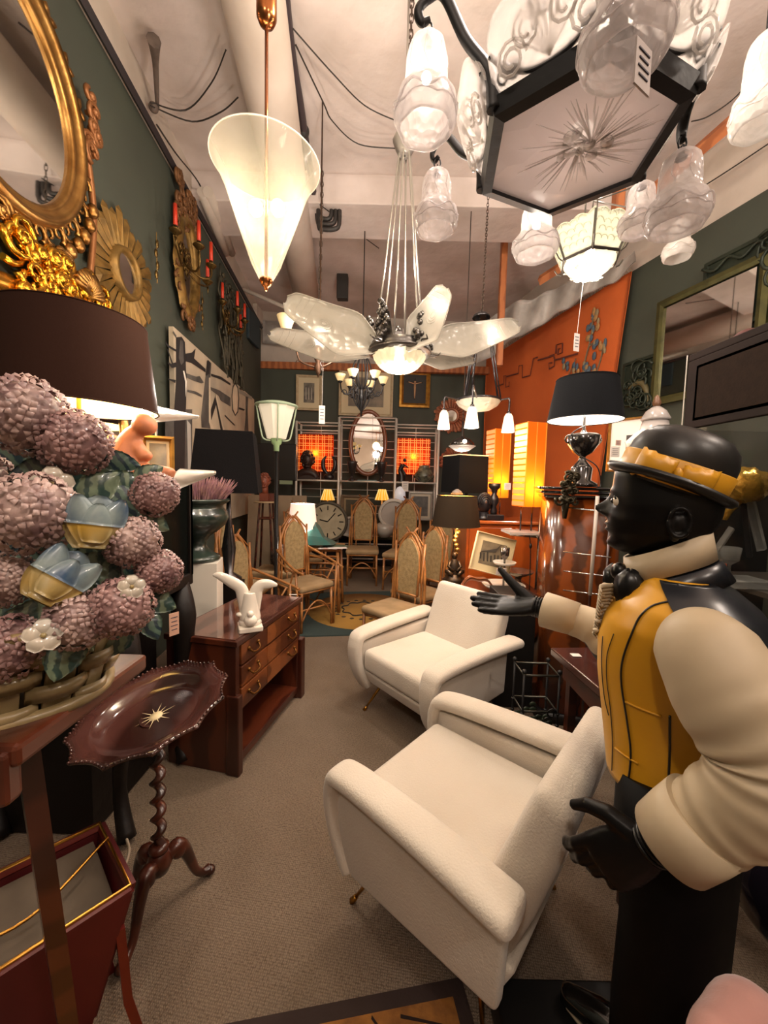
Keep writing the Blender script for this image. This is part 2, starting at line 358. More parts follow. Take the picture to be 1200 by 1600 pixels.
chain([(771, 150, 3.0), (763, 305, 3.0), (758, 400, 3.0), (753, 492, 3.0)], 62, 'thin dark chain holding the chrome bowl chandelier', CH, .003, .018, .008)
# ================================================================== NEAR FURNITURE
DW = mat('2e120a', .3, wave=(2.2, 6, 'Z'), var=(1, '4c2214', .8), coat=.3)
MAH = mat('38160c', .35, wave=(1.6, 5, 'X'), var=(1, '5c2a16', .7), coat=.25)
WAL = mat('48220f', .35, wave=(1.2, 9, 'Z'), var=(1, '743e1c', .9), coat=.25)
BRASS = mat('b8863c', .3, 1); GOLD = mat('b08440', .3, .9, bump=(40, .3, .003), var=(8, '6e4210', .6))
CHROME = mat('c8c4be', .15, 1); IRON = mat('1c1b1c', .5, .4, bump=(50, .3, .002)); BLK = mat('0d0b0c', .4)
BOUCLE = mat('c6bcae', .95, bump=(150, .6, .004), var=(3, 'b8ac9c', .6), sheen=.3)
PAPER = mat('d8d0c8', .8)
def tag_card(px, py, d, w, h, label, string=None, name='price_tag', m=None, rz=0, lean=0):
    c = D(px, py, d); mb = MB(); mb.at(c, rz=rz, rx=lean); mb.box((0, 0, 0), (w, .002, h)); mb.at()
    if string: mb.tube([c+V((0, 0, h/2)), D(*string)], .0012, 4)
    t = T(name, label, 'price tag', c); t.p('card', mb, m or PAPER, world=True)
    ln = MB(); ln.at(c, rz=rz, rx=lean)
    for i in range(4): ln.box((0, -.0016, h*(.3-.18*i)), (w*(.7-.12*(i % 2)), .001, h*.035))
    t.p('handwriting', ln, mat('4a4650', .8), world=True); return t
# ---- armchairs
def armchair(label, loc, rz, group):
    t = T('armchair', label, 'armchair', group=group)
    mb = MB()                                        # seat shell
    mb.add([(-.32, -.31, .20), (.32, -.31, .20), (.32, .30, .17), (-.32, .30, .17), (-.32, -.35, .295), (.32, -.35, .295), (.32, .36, .295), (-.32, .36, .295)],
           [(0, 3, 2, 1), (4, 5, 6, 7), (0, 1, 5, 4), (1, 2, 6, 5), (2, 3, 7, 6), (3, 0, 4, 7)], False)
    t.p('seat_base', mb, BOUCLE, bev=.02, bseg=3)
    mb = MB(); mb.box((0, -.06, .37), (.60, .60, .145)); t.p('seat_cushion', mb, BOUCLE, bev=.035, bseg=4)
    mb = MB(); y0, z0, y1, z1 = .17, .30, .40, .86; d = V((0, y1-y0, z1-z0)).normalized(); n = V((0, -d.z, d.y))
    def ring(s_, wd, th): c = V((0, y0, z0))+d*s_; return [c+V((-wd, 0, 0)), c+V((wd, 0, 0)), c+V((wd, 0, 0))-n*th, c+V((-wd, 0, 0))-n*th]
    mb.loft([ring(-.1, .30, .15), ring(.2, .305, .15), ring(.42, .31, .135), ring(.56, .30, .11)], sm=False)
    t.p('backrest', mb, BOUCLE, bev=.04, bseg=5)
    for s in (-1, 1):
        mb = MB(); poly_ = [(-.30, .17), (-.38, .34), (-.36, .48), (.35, .51), (.33, .20)]
        mb.prism(poly_, (s*.315, 0, 0), (0, 1, 0), (0, 0, 1), (s*.055, 0, 0)); t.p('side_panel', mb, BOUCLE, bev=.018, bseg=3)
        mb = MB(); path = cat([(s*.33, -.30, .165), (s*.335, -.36, .26), (s*.345, -.39, .37), (s*.35, -.385, .475), (s*.355, -.32, .525), (s*.375, .05, .545), (s*.40, .40, .545)], 5)
        rg = []
        for i, q in enumerate(path):
            tt = (path[min(i+1, len(path)-1)]-path[max(i-1, 0)]).normalized(); b = tt.cross(V((1, 0, 0))).normalized(); a = V((1, 0, 0))
            k = i/(len(path)-1); hw = .055+.02*k; th = .034
            rg.append([q+a*(hw*.85)+b*th*.9, q+a*hw, q+a*(hw*.85)-b*th*.9, q-a*(hw*.2)-b*th, q-a*(hw*.85)-b*th*.9, q-a*hw, q-a*(hw*.85)+b*th*.9, q+b*th])
        mb.loft(rg); t.p('armrest', mb, BOUCLE, sub=2, smooth=True)
    for sx in (-1, 1):
        for sy in (-1, 1):
            mb = MB(); a = V((sx*.24, sy*.2, .21)); b = V((sx*.31, sy*.30-.03, .0)); q = a.lerp(b, .55)
            mb.tube([a, q, a.lerp(b, .9)], [.012, .009, .006], 8); mb.ell(q, .011, 8, 6)
            l = t.p('leg', mb, BRASS); f = MB(); f.tube([a.lerp(b, .88), b], [.009, .014], 8); t.p('foot', f, BRASS, parent=l)
    t.o.location = loc; t.o.rotation_euler = (0, 0, rz); return t
a1 = armchair('white boucle armchair, far one, facing left below the black outstretched hand', (.33, 2.42, 0), R(-50), 'pair of white boucle armchairs')
for q in list(COL.objects):
    pass
a2 = dup(a1.o, (.31, 1.26, 0), R(-132), 'white boucle armchair, near one, turned away beside the waiter statue', 'pair of white boucle armchairs'); a2.scale = (.89, .86, .96); a2.location = (.315, 1.29, 0); a1.o.scale = (.95, .95, .97)
# ---- chest of drawers
ch = T('chest_of_drawers', 'walnut chest of drawers with glass-like polished top and drop pulls', 'chest of drawers', (-.71, 1.85, 0), math.atan2(.72, .15)-PI/2+PI)
# local frame: x along the front edge
E1 = V((.15, .72, 0)).normalized(); N1 = V((-E1.y, E1.x, 0)); A0 = V((-.72, 1.85, 0)); CL = .76; CD = .40
def cw(x, y, z): return A0+E1*x+N1*y+V((0, 0, z))
def cbox(mb, x0, x1, y0, y1, z0, z1):
    mb.add([cw(x, y, z) for x in (x0, x1) for y in (y0, y1) for z in (z0, z1)], [(0, 1, 3, 2), (4, 6, 7, 5), (0, 4, 5, 1), (2, 3, 7, 6), (0, 2, 6, 4), (1, 5, 7, 3)], False)
for x0, x1 in ((0, .035), (CL-.035, CL)):
    mb = MB(); cbox(mb, x0, x1, 0, CD, .0, .68); ch.p('side_panel', mb, MAH, world=True, bev=.004)
mb = MB(); cbox(mb, .035, CL-.035, CD-.02, CD, .06, .67); ch.p('back_panel', mb, DW, world=True)
mb = MB(); cbox(mb, .035, CL-.035, .02, CD-.02, .30, .325); ch.p('carcass_floor', mb, DW, world=True)
mb = MB(); cbox(mb, .035, CL-.035, .0, CD-.02, .04, .085); ch.p('bottom_shelf', mb, MAH, world=True, bev=.004)
mb = MB(); cbox(mb, -.012, CL+.012, -.015, CD+.005, .675, .705); tp = ch.p('top', mb, MAH, world=True, bev=.004)
mb = MB(); cbox(mb, .004, CL-.004, .004, CD-.01, .7052, .7085); ch.p('glass_sheet', mb, mat('4a2c24', .06, coat=1, wave=(2, 5, 'X'), var=(1, '6a4438', .8)), parent=tp, world=True)
for k, (z0, z1) in enumerate(((.33, .44), (.445, .555), (.56, .67))):
    mb = MB(); cbox(mb, .04, CL-.04, -.008, .03, z0+.003, z1-.003); dr_ = ch.p('drawer', mb, WAL, world=True, bev=.003)
    mb = MB(); cbox(mb, .30, .46, -.0095, -.006, z0+.004, z1-.004); ch.p('veneer_diamond', mb, mat('7a4420', .35, wave=(2, 12, 'X'), var=(1, '4c260f', .8), coat=.25), parent=dr_, world=True)
    for x in (.15, CL-.15):
        mb = MB(); zc = (z0+z1)/2; mb.tube(cat([cw(x-.045, -.01, zc+.012), cw(x-.03, -.03, zc-.012), cw(x+.03, -.03, zc-.012), cw(x+.045, -.01, zc+.012)], 4), .006, 6)
        mb.ell(cw(x-.045, -.01, zc+.012), .011, 8, 5); mb.ell(cw(x+.045, -.01, zc+.012), .011, 8, 5); ch.p('drawer_pull', mb, mat('6e4a24', .4, .9), parent=dr_, world=True)
# far foot block and near corner moulding
mb = MB(); cbox(mb, CL-.03, CL+.03, -.03, .06, 0, .42); ch.p('corner_post', mb, MAH, world=True, bev=.006)
mb = MB(); cbox(mb, -.012, .03, -.022, .05, 0, .42); ch.p('corner_post', mb, MAH, world=True, bev=.006)
tag_card(458, 929, 2.55, .05, .02, 'tiny white card lying on far corner of the walnut chest top', lean=R(80))
# ---- gull sculpture on the chest
gc = V((-.70, 2.0, .709)); PORC = mat('e6ddd0', .2, coat=.6)
gl = T('gull_sculpture', 'white ceramic sculpture of a seagull with raised wings on square base', 'sculpture', gc)
mb = MB(); mb.at(gc, rz=R(25)); mb.box((0, 0, .014), (.12, .12, .028)); gl.p('base', mb, PORC, world=True, bev=.006)
mb = MB(); mb.at(gc, rz=R(10)); mb.tube(cat([(0, 0, .028), (0, 0, .07), (.0, 0, .16), (0, 0, .20)], 5), resamp([.05, .055, .04, .032], 16), 12, flat=.8)
mb.ell((.01, -.045, .062), (.035, .03, .032)); mb.ell((.01, -.055, .10), .018); mb.ell((.0, 0, .04), (.06, .05, .03)); mb.ell((-.05, -.01, .085), (.02, .02, .012)); gl.p('body', mb, PORC, world=True)
mb = MB(); mb.at(gc, rz=R(10)); mb.tube(cat([(-.025, 0, .10), (-.035, 0, .18), (-.05, 0, .225), (-.09, 0, .255), (-.15, 0, .29), (-.185, 0, .295)], 5), resamp([.03, .034, .032, .03, .022, .005], 26), 10, flat=.45); gl.p('wing', mb, PORC, world=True)
mb = MB(); mb.at(gc, rz=R(10)); mb.tube(cat([(.02, 0, .10), (.028, 0, .18), (.035, 0, .215), (.06, 0, .24), (.10, 0, .242), (.14, 0, .235)], 5), resamp([.03, .034, .032, .028, .024, .006], 26), 10, flat=.45); gl.p('wing', mb, PORC, world=True)
# ---- white pedestal with green urn of heather
pd = V((-1.165, 2.44, 0)); pt = MB(); pt.at(pd, rz=R(14)); pt.box((0, 0, .49), (.22, .22, .98)); single('pedestal', 'plain white square pedestal behind the walnut chest', 'pedestal', pt, mat('cfc8bc', .6), bev=.003)
uc = V((pd.x-.03, pd.y-.0, .98)); URN = mat('121a15', .3, var=(9, '2c3a32', .8), coat=.3)
un = T('garden_urn', 'dark green stone urn on the white pedestal', 'urn', uc)
s = .93
mb = MB(); mb.lathe([(q[0]*s, q[1]*s) for q in [(.135, 0), (.15, .012), (.148, .03), (.12, .045), (.085, .07), (.062, .10), (.06, .135), (.075, .15), (.078, .165), (.13, .20), (.185, .25), (.205, .30), (.20, .335), (.175, .36), (.17, .385), (.195, .40), (.212, .415), (.21, .43), (.17, .425), (.15, .36)]], 40, uc); un.p('bowl', mb, URN, world=True)
mb = MB(); mb.lathe([(.0001, .365), (.14, .37), (.15, .365)], 24, uc); un.p('soil', mb, mat('1e1612', .9), world=True)
hb = MB()
for i in range(650):
    a = random.uniform(0, 2*PI); r_ = .15*math.sqrt(random.random()); d_ = r_/.15
    b0 = uc+V((math.cos(a)*r_, math.sin(a)*r_, .36)); l_ = random.uniform(.12, .23)*(1-.3*d_)
    e = b0+V((math.cos(a)*d_*.09+random.uniform(-.02, .02), math.sin(a)*d_*.09+random.uniform(-.02, .02), l_))
    hb.tube([b0, b0.lerp(e, .55)+V((0, 0, .01)), e], [.0035, .0045, .001], 4, caps=False)
single('heather_plant', 'dusty mauve dry heather bush growing in the green urn', 'plant', hb, mat('7c5460', .9, var=(30, '987468', .9)), loc=uc+V((0, 0, .3)))
mb = MB(); c = D(290, 808, 2.12); mb.prism([(-.028, -.035), (.028, -.035), (.028, .02), (.01, .035), (-.01, .035), (-.028, .02)], c, (1, 0, 0), (0, 0, 1), (0, .003, 0)); mb.tube([c+V((0, 0, .03)), c+V((0, .03, .09))], .0015, 4)
single('price_tag', 'blank white luggage-shaped price tag hanging from the green urn', 'price tag', mb, PAPER)
# ---- pie-crust tripod table
tc_ = V((-.745, 1.23, 0)); tt = T('tripod_table', 'dark mahogany pie-crust tripod table with inlaid star in its dish', 'side table', tc_)
def crust(a, i):
    k = abs(math.sin(a*6)); return 1-.085*k**.8*[0, 0, 0, 0, .2, .6, 1, 1, 1, .6, .3, 0][min(i, 11)]
PIE = mat('2a1410', .16, wave=(1, 4, 'X'), var=(1, '52302a', .7), coat=.7)
mb = MB(); mb.at(tc_+V((0, 0, .70)), rx=R(10), ry=R(-8))
mb.lathe([(.0001, .006), (.12, .008), (.155, .016), (.168, .03), (.185, .038), (.205, .042), (.238, .052), (.240, .045), (.205, .03), (.16, .005), (.12, -.008), (.0001, -.012)], 96, fn=crust); top_ = tt.p('dish_top', mb, PIE, world=True)
mb = MB(); mb.at(tc_+V((0, 0, .70)), rx=R(10), ry=R(-8))
for i in range(90):
    a = 2*PI*i/90; rr = .238*crust(a, 6); mb.ell((rr*math.cos(a), rr*math.sin(a), .053), .0045, 6, 4)
tt.p('beaded_rim', mb, PIE, parent=top_, world=True)
IVO = mat('d8c49a', .4)
mb = MB(); mb.at(tc_+V((0, 0, .70)), rx=R(10), ry=R(-8)); mb.lathe([(.0001, .0085), (.021, .0085), (.021, .006)], 24)
for i in range(12):
    a = 2*PI*i/12+.2; L_ = .062 if i % 2 else .045; ca, sa = math.cos(a), math.sin(a); mb.add([(ca*.02-sa*.0018, sa*.02+ca*.0018, .0092), (ca*.02+sa*.0018, sa*.02-ca*.0018, .0092), (ca*L_, sa*L_, .0095)], [(0, 1, 2)])
tt.p('star_inlay', mb, IVO, parent=top_, world=True)
mb = MB(); rg = []
for i in range(70):
    z = .24+.44*i/69; ph = i*.62; env = 1 if 3 < i < 66 else .6
    rg.append([(tc_.x+math.cos(a)*.015+math.cos(ph)*.008*env+math.cos(a-ph)*.004*math.cos(a), tc_.y+math.sin(a)*.015+math.sin(ph)*.008*env, z) for a in [2*PI*j/12 for j in range(12)]])
mb.loft(rg); mb.lathe([(.03, .225), (.032, .24), (.02, .25)], 16, tc_); mb.lathe([(.017, .66), (.035, .68), (.05, .70)], 16, tc_); tt.p('twisted_column', mb, DW, world=True)
mb = MB(); mb.lathe([(.005, .13), (.03, .15), (.042, .18), (.034, .21), (.022, .235)], 20, tc_); tt.p('hub', mb, DW, world=True)
for a in (R(265), R(160), R(48)):
    ca, sa = math.cos(a), math.sin(a); P = lambda r_, z: tc_+V((ca*r_, sa*r_, z))
    mb = MB(); mb.tube(cat([P(.02, .18), P(.06, .20), P(.09, .15), P(.12, .06), P(.145, .03), P(.17, .025)], 5), resamp([.02, .026, .02, .014, .013, .018], 26), 8); mb.ell(P(.172, .018), (.02, .02, .015)); mb.ell(P(.062, .185), (.028, .028, .03)); tt.p('leg', mb, DW, world=True)
# ---- dark wooden stand under the flower basket
st = T('dark_stand', 'dark red-brown wooden stand under the ceramic flower basket, cropped at left', 'stand', (-.75, .64, 0))
mb = MB(); mb.box((-.80, .665, 1.10), (.58, .30, .035)); st.p('top', mb, MAH, world=True, bev=.008); mb = MB(); mb.box((-.80, .52, 1.07), (.56, .03, .08)); st.p('front_rail', mb, MAH, world=True, bev=.008)
for (x, y), (x1, y1) in (((-.56, .58), (-.62, .74)), ((-1.04, .56), (-1.04, .6)), ((-1.04, .78), (-1.1, .85))):
    mb = MB(); mb.tube([(x, y, 1.09), (x1, y1, 0)], .022, 4, flat=.8); st.p('leg', mb, DW, world=True)
# ---- ceramic basket
BK = mat('b0986c', .38, var=(6, '5e5034', .8), bump=(30, .3, .003), coat=.25); bc = V((-.74, .66, 1.118))
hb_ = T('flower_basket', 'large glazed ceramic basket of hydrangeas, tulips and leaves at left', 'ceramic basket', bc)
mb = MB(); mb.lathe([(.90, 0), (.92, .01), (1.0, .10), (1.08, .19), (1.0, .19), (.9, .05)], 40, fn=None); mb.v = [V((bc.x+v.x*.235, bc.y+v.y*.145, bc.z+v.z*.72)) for v in mb.v]; hb_.p('liner', mb, mat('2c2418', .4, coat=.4), world=True)
def bpt(a, z, e=0): k = .93+z*.8; return V((bc.x+math.cos(a)*(.238*k+e), bc.y+math.sin(a)*(.148*k+e), bc.z+z*.72))
NS = 16
for j in range(NS):
    a = 2*PI*j/NS; mb = MB()
    mb.loft([[bpt(a-.12, z, .006), bpt(a+.12, z, .006), bpt(a+.12, z, .0), bpt(a-.12, z, .0)] for z in (.0, .05, .1, .15, .19)]); hb_.p('stake', mb, BK, world=True, bev=.002)
for i, z in enumerate((.012, .052, .092, .132, .172)):
    for j in range(NS):
        if (i+j) % 2: continue
        a0 = 2*PI*(j-.62)/NS; a1_ = 2*PI*(j+.62)/NS; mb = MB(); rg = []
        for k in range(7):
            a = a0+(a1_-a0)*k/6; e = .004+.012*math.sin(PI*k/6)
            rg.append([bpt(a, z-.021, e), bpt(a, z, e+.005), bpt(a, z+.021, e), bpt(a, z, e-.004)])
        mb.loft(rg, sm=True); hb_.p('woven_band', mb, BK, world=True)
mb = MB(); mb.tube([bpt(2*PI*k/40, .195, .012) for k in range(40)], .009, 6, loop=True); mb.tube([bpt(2*PI*k/40, .0, .012) for k in range(40)], .011, 6, loop=True); hb_.p('rim', mb, BK, world=True)
HYD = mat('b08c86', .4, var=(26, '6e4e50', .9), bump=(80, .3, .002), coat=.25); HYD2 = mat('bca198', .4, var=(26, '7e6060', .9), bump=(80, .3, .002), coat=.25)
CRM = mat('c8baa4', .25, var=(12, '6c8494', .5), coat=.6); LEAF = mat('566e60', .35, wave=(22, 5, 'DIAGONAL'), var=(18, '1c3040', .9), coat=.3, bump=(60, .3, .002)); LEAF2 = mat('72826a', .35, wave=(20, 6, 'X'), var=(16, '24403e', .9), coat=.3)
BLUE = mat('7c8a88', .35, var=(22, '2c4866', .95), coat=.3); YEL = mat('a8842e', .35, var=(14, '8c8c74', .7), coat=.3)
def face(px, py, d): q = D(px, py, d); n = (V((0, 0, H))-q).normalized(); up = V((0, 0, 1)); sx = up.cross(n).normalized(); return q, n, sx, n.cross(sx)*1.0
def bloom(px, py, rp, d, m, flat=.7):
    c = D(px, py, d); r_ = rp/600*d; mb = MB(); rs = random.Random(int(px*7+py)); mb.ell(c, r_*.86, 16, 10)
    n_ = 95
    for i in range(n_):
        z = 1-2*(i+.5)/n_; q = math.sqrt(1-z*z); ph = i*2.39996+rs.uniform(-.15, .15); dn = V((q*math.cos(ph), q*math.sin(ph), z))
        if dn.dot((V((0, 0, H))-c).normalized()) < -.45: continue
        o_ = c+dn*r_*rs.uniform(.9, 1.0); a = dn.orthogonal().normalized(); b = dn.cross(a); w0 = rs.uniform(0, 1.5)
        for k in range(4):
            an = w0+k*PI/2; e = a*math.cos(an)+b*math.sin(an); g = dn.cross(e); L_ = r_*.2
            mb.add([o_-dn*L_*.25, o_+e*L_*.55+g*L_*.42+dn*L_*.28, o_+e*L_*1.05+dn*L_*.0, o_+e*L_*.55-g*L_*.42+dn*L_*.28, o_+e*L_*.6+dn*L_*.5], [(0, 3, 4), (3, 2, 4), (2, 1, 4), (1, 0, 4)])
    return hb_.p('hydrangea_bloom', mb, m, world=True)
for k, (px, py, rp, d) in enumerate([(38, 650, 60, .66), (118, 692, 50, .68), (52, 803, 62, .60), (243, 772, 34, .72), (207, 847, 40, .66), (249, 893, 33, .68), (122, 968, 46, .60), (190, 948, 46, .62), (8, 905, 42, .60), (12, 1012, 50, .58), (-50, 760, 60, .66)]):
    bloom(px, py, rp, d, HYD if k % 2 else HYD2)
def leaf(px, py, ang, L_, W_, d, m, cup=.25):
    c, n, sx, sy = face(px, py, d); k = d/600; ca, sa = math.cos(R(ang)), math.sin(R(ang)); ax = sx*ca+sy*sa; bx = -sx*sa+sy*ca; mb = MB()
    def fn(u, v):
        t = u; w_ = W_*k*math.sin(PI*(t**.8))**.8*(1+.12*abs(math.sin(t*PI*7))); y = (v-.5)*2
        return c+ax*((t-.5)*2*L_*k)+bx*(y*w_)+n*((-abs(y)*.3+ .22*abs(math.sin((t*7-abs(y)*1.3)*PI*.9)))*W_*k*cup*2 -(t-.5)**2*L_*k*.7)
    mb.grid(fn, 18, 8, th=-n*.004); return hb_.p('leaf', mb, m, world=True)
for q in [(65, 735, 200, 45, 22, .69), (15, 770, 120, 40, 24, .68), (95, 770, 250, 30, 18, .7), (150, 765, 40, 44, 24, .69), (190, 755, 15, 34, 20, .72), (187, 722, -12, 30, 16, .74), (205, 790, -60, 36, 20, .72), (240, 815, -35, 26, 15, .73), (45, 878, 240, 44, 26, .66), (95, 845, 200, 34, 20, .68), (60, 960, 175, 46, 24, .62), (150, 885, 10, 34, 22, .65), (170, 905, -50, 28, 16, .66), (248, 940, -30, 28, 18, .69), (235, 975, -70, 28, 16, .68), (100, 1025, 250, 38, 26, .60), (25, 850, 120, 40, 20, .67), (60, 1040, 200, 30, 18, .62), (232, 740, 30, 24, 14, .74), (130, 1000, 300, 24, 16, .64), (160, 835, 90, 30, 18, .7), (15, 700, 90, 34, 20, .72), (90, 740, 150, 40, 26, .72), (170, 800, 60, 44, 28, .74), (120, 870, 20, 46, 26, .70), (60, 860, 130, 40, 26, .70), (215, 920, 30, 36, 24, .70), (150, 930, 100, 40, 26, .70), (30, 960, 60, 40, 26, .66), (170, 740, 100, 36, 26, .76), (200, 850, 120, 40, 26, .74), (225, 880, 70, 34, 24, .74), (100, 800, 90, 46, 30, .74), (60, 930, 90, 44, 30, .70), (180, 990, 60, 36, 26, .70), (80, 1000, 30, 40, 26, .66)]:
    leaf(q[0], q[1], q[2], q[3], q[4], q[5], LEAF if q[0] % 2 else LEAF2)
def tulip(px, py, ang, s_, d):
    c, n, sx, sy = face(px, py, d); k = d/600*s_; ca, sa = math.cos(R(ang)), math.sin(R(ang)); ax = sx*ca+sy*sa; bx = -sx*sa+sy*ca
    for (off, w_, L_, lift) in ((0, 40, 70, 0), (-24, 25, 66, 13), (24, 25, 66, 13), (0, 22, 50, 22)):
        def fn(u, v):
            y = (v-.5)*2; ww = w_*math.sin(PI*min(.97, u*.80+.16))**.75; return c+bx*((off*(u*1.25-.1)+y*ww)*k)+ax*((u-.45)*L_*1.2*k)+n*((lift+10*(1-y*y)-6*u*u)*k)
        mb = MB(); mb.grid(lambda u, v: fn(.44+.56*u, v), 8, 8, th=-n*.004); o = hb_.p('tulip_petal', mb, BLUE, world=True)
        mb = MB(); mb.grid(lambda u, v: fn(.44*u, v), 6, 8, th=-n*.004); hb_.p('yellow_petal_base', mb, YEL, parent=o, world=True)
tulip(150, 820, 80, 1.0, .62); tulip(92, 905, 50, 1.05, .58)
def small(px, py, rp, d):
    c, n, sx, sy = face(px, py, d); mb = MB(); r_ = rp/600*d
    for k in range(5):
        a = 2*PI*k/5+.3; e = sx*math.cos(a)+sy*math.sin(a); g = n.cross(e)
        def fn(u, v): y = (v-.5)*2; return c+e*(u*r_)+g*(y*r_*.5*math.sin(PI*(u*.75+.1)))+n*(r_*.25*math.sin(PI*u)*(1-.5*y*y))
        mb.grid(fn, 6, 6, th=-n*.003)
    o = hb_.p('small_flower', mb, CRM, world=True); mb = MB(); mb.ell(c+n*r_*.15, r_*.16, 8, 6); hb_.p('flower_eye', mb, YEL, parent=o, world=True)
small(82, 757, 28, .64); small(68, 993, 26, .55); small(206, 917, 19, .60)
# ---- magazine rack
RED = mat('45090c', .5, var=(3, '5c1214', .6)); DRD = mat('58140e', .35, coat=.3)
rk = T('magazine_rack', 'red lacquered magazine rack with gilt edges, cropped at lower left', 'magazine rack', (-.82, .88, 0))
A, B, C_, D_ = V((-.80, 1.04, .50)), V((-.62, .90, .47)), V((-.84, .66, .47)), V((-1.05, .80, .50))
lo = lambda q, z, k: V((q.x*(1-k)+(-.83)*k, q.y*(1-k)+.85*k, z))
def wallq(a, b, z, k, th, nm, m):
    mb = MB(); c1, d1 = lo(b, z, k), lo(a, z, k); n = (b-a).cross(c1-b).normalized()*th; mb.add([a, b, c1, d1, a+n, b+n, c1+n, d1+n], [(0, 1, 2, 3), (7, 6, 5, 4), (0, 4, 5, 1), (1, 5, 6, 2), (2, 6, 7, 3), (3, 7, 4, 0)], False); return rk.p(nm, mb, m, world=True)
for a, b in ((A, B), (B, C_), (C_, D_), (D_, A)): wallq(a, b, .12, .45, .014, 'side_panel', RED)
mb = MB(); mb.tube([A, B, C_, D_], .006, 6, loop=True); rk.p('gilt_rim', mb, BRASS, world=True)
mb = MB(); mb.tube([A+V((0, 0, -.012)), B+V((0, 0, -.012)), C_+V((0, 0, -.012)), D_+V((0, 0, -.012))], .016, 4, loop=True, flat=.7); rk.p('rim', mb, DRD, world=True)
mb = MB(); mb.add([A.lerp(C_, .06)-V((0, 0, .03)), B.lerp(D_, .06)-V((0, 0, .07)), C_.lerp(A, .06)-V((0, 0, .07)), D_.lerp(B, .06)-V((0, 0, .03))], [(0, 1, 2, 3)]); rk.p('lining', mb, mat('5c5042', .9, var=(5, '3c3228', .8)), world=True)
mb = MB(); mb.tube(cat([D_.lerp(C_, .5)+V((.03, 0, .0)), V((-.80, .82, .475)), A.lerp(B, .3)+V((0, 0, .01))], 6), .004, 5); rk.p('divider_rod', mb, BRASS, world=True)
for q in (A, B, C_, D_):
    mb = MB(); e = lo(q, 0, -.12); mb.tube([lo(q, .36, .12), lo(q, .16, .06), e], .014, 4); rk.p('leg', mb, DRD, world=True)
mb = MB(); mb.tube(cat([(-1.05, 1.5, .01), (-.93, 1.35, .1), (-.86, 1.22, .16), (-.84, 1.14, .10), (-.9, 1.1, .02)], 6), .005, 6); single('power_cable', 'pale lamp cord looping down beside the tripod table', 'cable', mb, mat('a89884', .6))
# ---- carved dark display cabinet behind the basket
cb = T('display_cabinet', 'dark carved wooden display cabinet behind the flower basket', 'display cabinet', (-1.25, 1.7, 0))
X0, X1, Y0, Y1 = -1.62, -1.0, 1.45, 2.0; DK = mat('100a08', .5, spec=.3, bump=(14, .3, .01))
mb = MB(); mb.box(((X0+X1)/2, (Y0+Y1)/2, .98), (X1-X0, Y1-Y0, .06)); cb.p('bottom', mb, DK, world=True, bev=.006); mb = MB(); mb.box(((X0+X1)/2, (Y0+Y1)/2, 1.51), (X1-X0+.03, Y1-Y0+.03, .03)); cb.p('top', mb, DK, world=True, bev=.006)
mb = MB(); mb.box((-1.40, 1.73, .48), (.44, .46, .94)); cb.p('lower_body', mb, DK, world=True); mb = MB(); mb.box(((X0+X1)/2, Y1-.01, 1.25), (X1-X0, .02, .5)); cb.p('back', mb, DK, world=True)
for x, y in ((X0+.015, Y0+.015), (X1-.015, Y0+.015), (X0+.015, Y1-.015), (X1-.015, Y1-.015)):
    mb = MB(); mb.box((x, y, 1.25), (.03, .03, .5)); cb.p('post', mb, DK, world=True)
GL = glass('141816', .9, .05)
mb = MB(); mb.box(((X0+X1)/2, Y0+.01, 1.25), (X1-X0-.06, .004, .48)); cb.p('glass_pane', mb, GL, world=True)
mb = MB(); mb.box((X1-.012, (Y0+Y1)/2, 1.25), (.004, Y1-Y0-.06, .48)); cb.p('glass_pane', mb, GL, world=True)
for x, y in ((X1-.05, Y0+.05), (X0+.05, Y0+.05), (X1-.05, Y1-.05), (X0+.05, Y1-.05)):
    mb = MB(); mb.tube(cat([(x, y, .96), (x+.05, y-.05, .80), (x+.02, y-.02, .5), (x-.03, y+.02, .2), (x+.03, y-.03, .02)], 5), resamp([.05, .06, .035, .025, .035], 21), 8)
    for k in range(4): mb.ell((x+.045-.01*k, y-.05+.01*k, .88-.07*k), (.03, .03, .02), 8, 5)
    cb.p('carved_leg', mb, DK, world=True)
mb = MB(); mb.box(((X0+X1)/2, Y0+.02, .91), (X1-X0-.1, .02, .10))
for k in range(9): mb.ell((X0+.08+k*.06, Y0+.008, .90), (.026, .012, .035), 8, 6)
cb.p('carved_apron', mb, DK, world=True)
mb = MB(); c = V((-1.08, 1.6, 1.28)); mb.lathe([(.002, 0), (.05, .004), (.085, .02), (.088, .024), (.05, .01)], 30); mb.v = [V((c.x+v.x, c.y+v.z*1.0, c.z+v.y)) for v in mb.v]
single('glass_plate', 'frosted round plate standing in the dark display cabinet', 'plate', mb, mat('8a8478', .2, coat=.5))
mb = MB(); mb.box((-1.03, 1.5, 1.08), (.05, .02, .10)); 
tag_card(272, 975, 1.35, .035, .08, 'tilted pinkish card leaning in corner of dark cabinet', rz=R(60), m=mat('c49a84', .6))
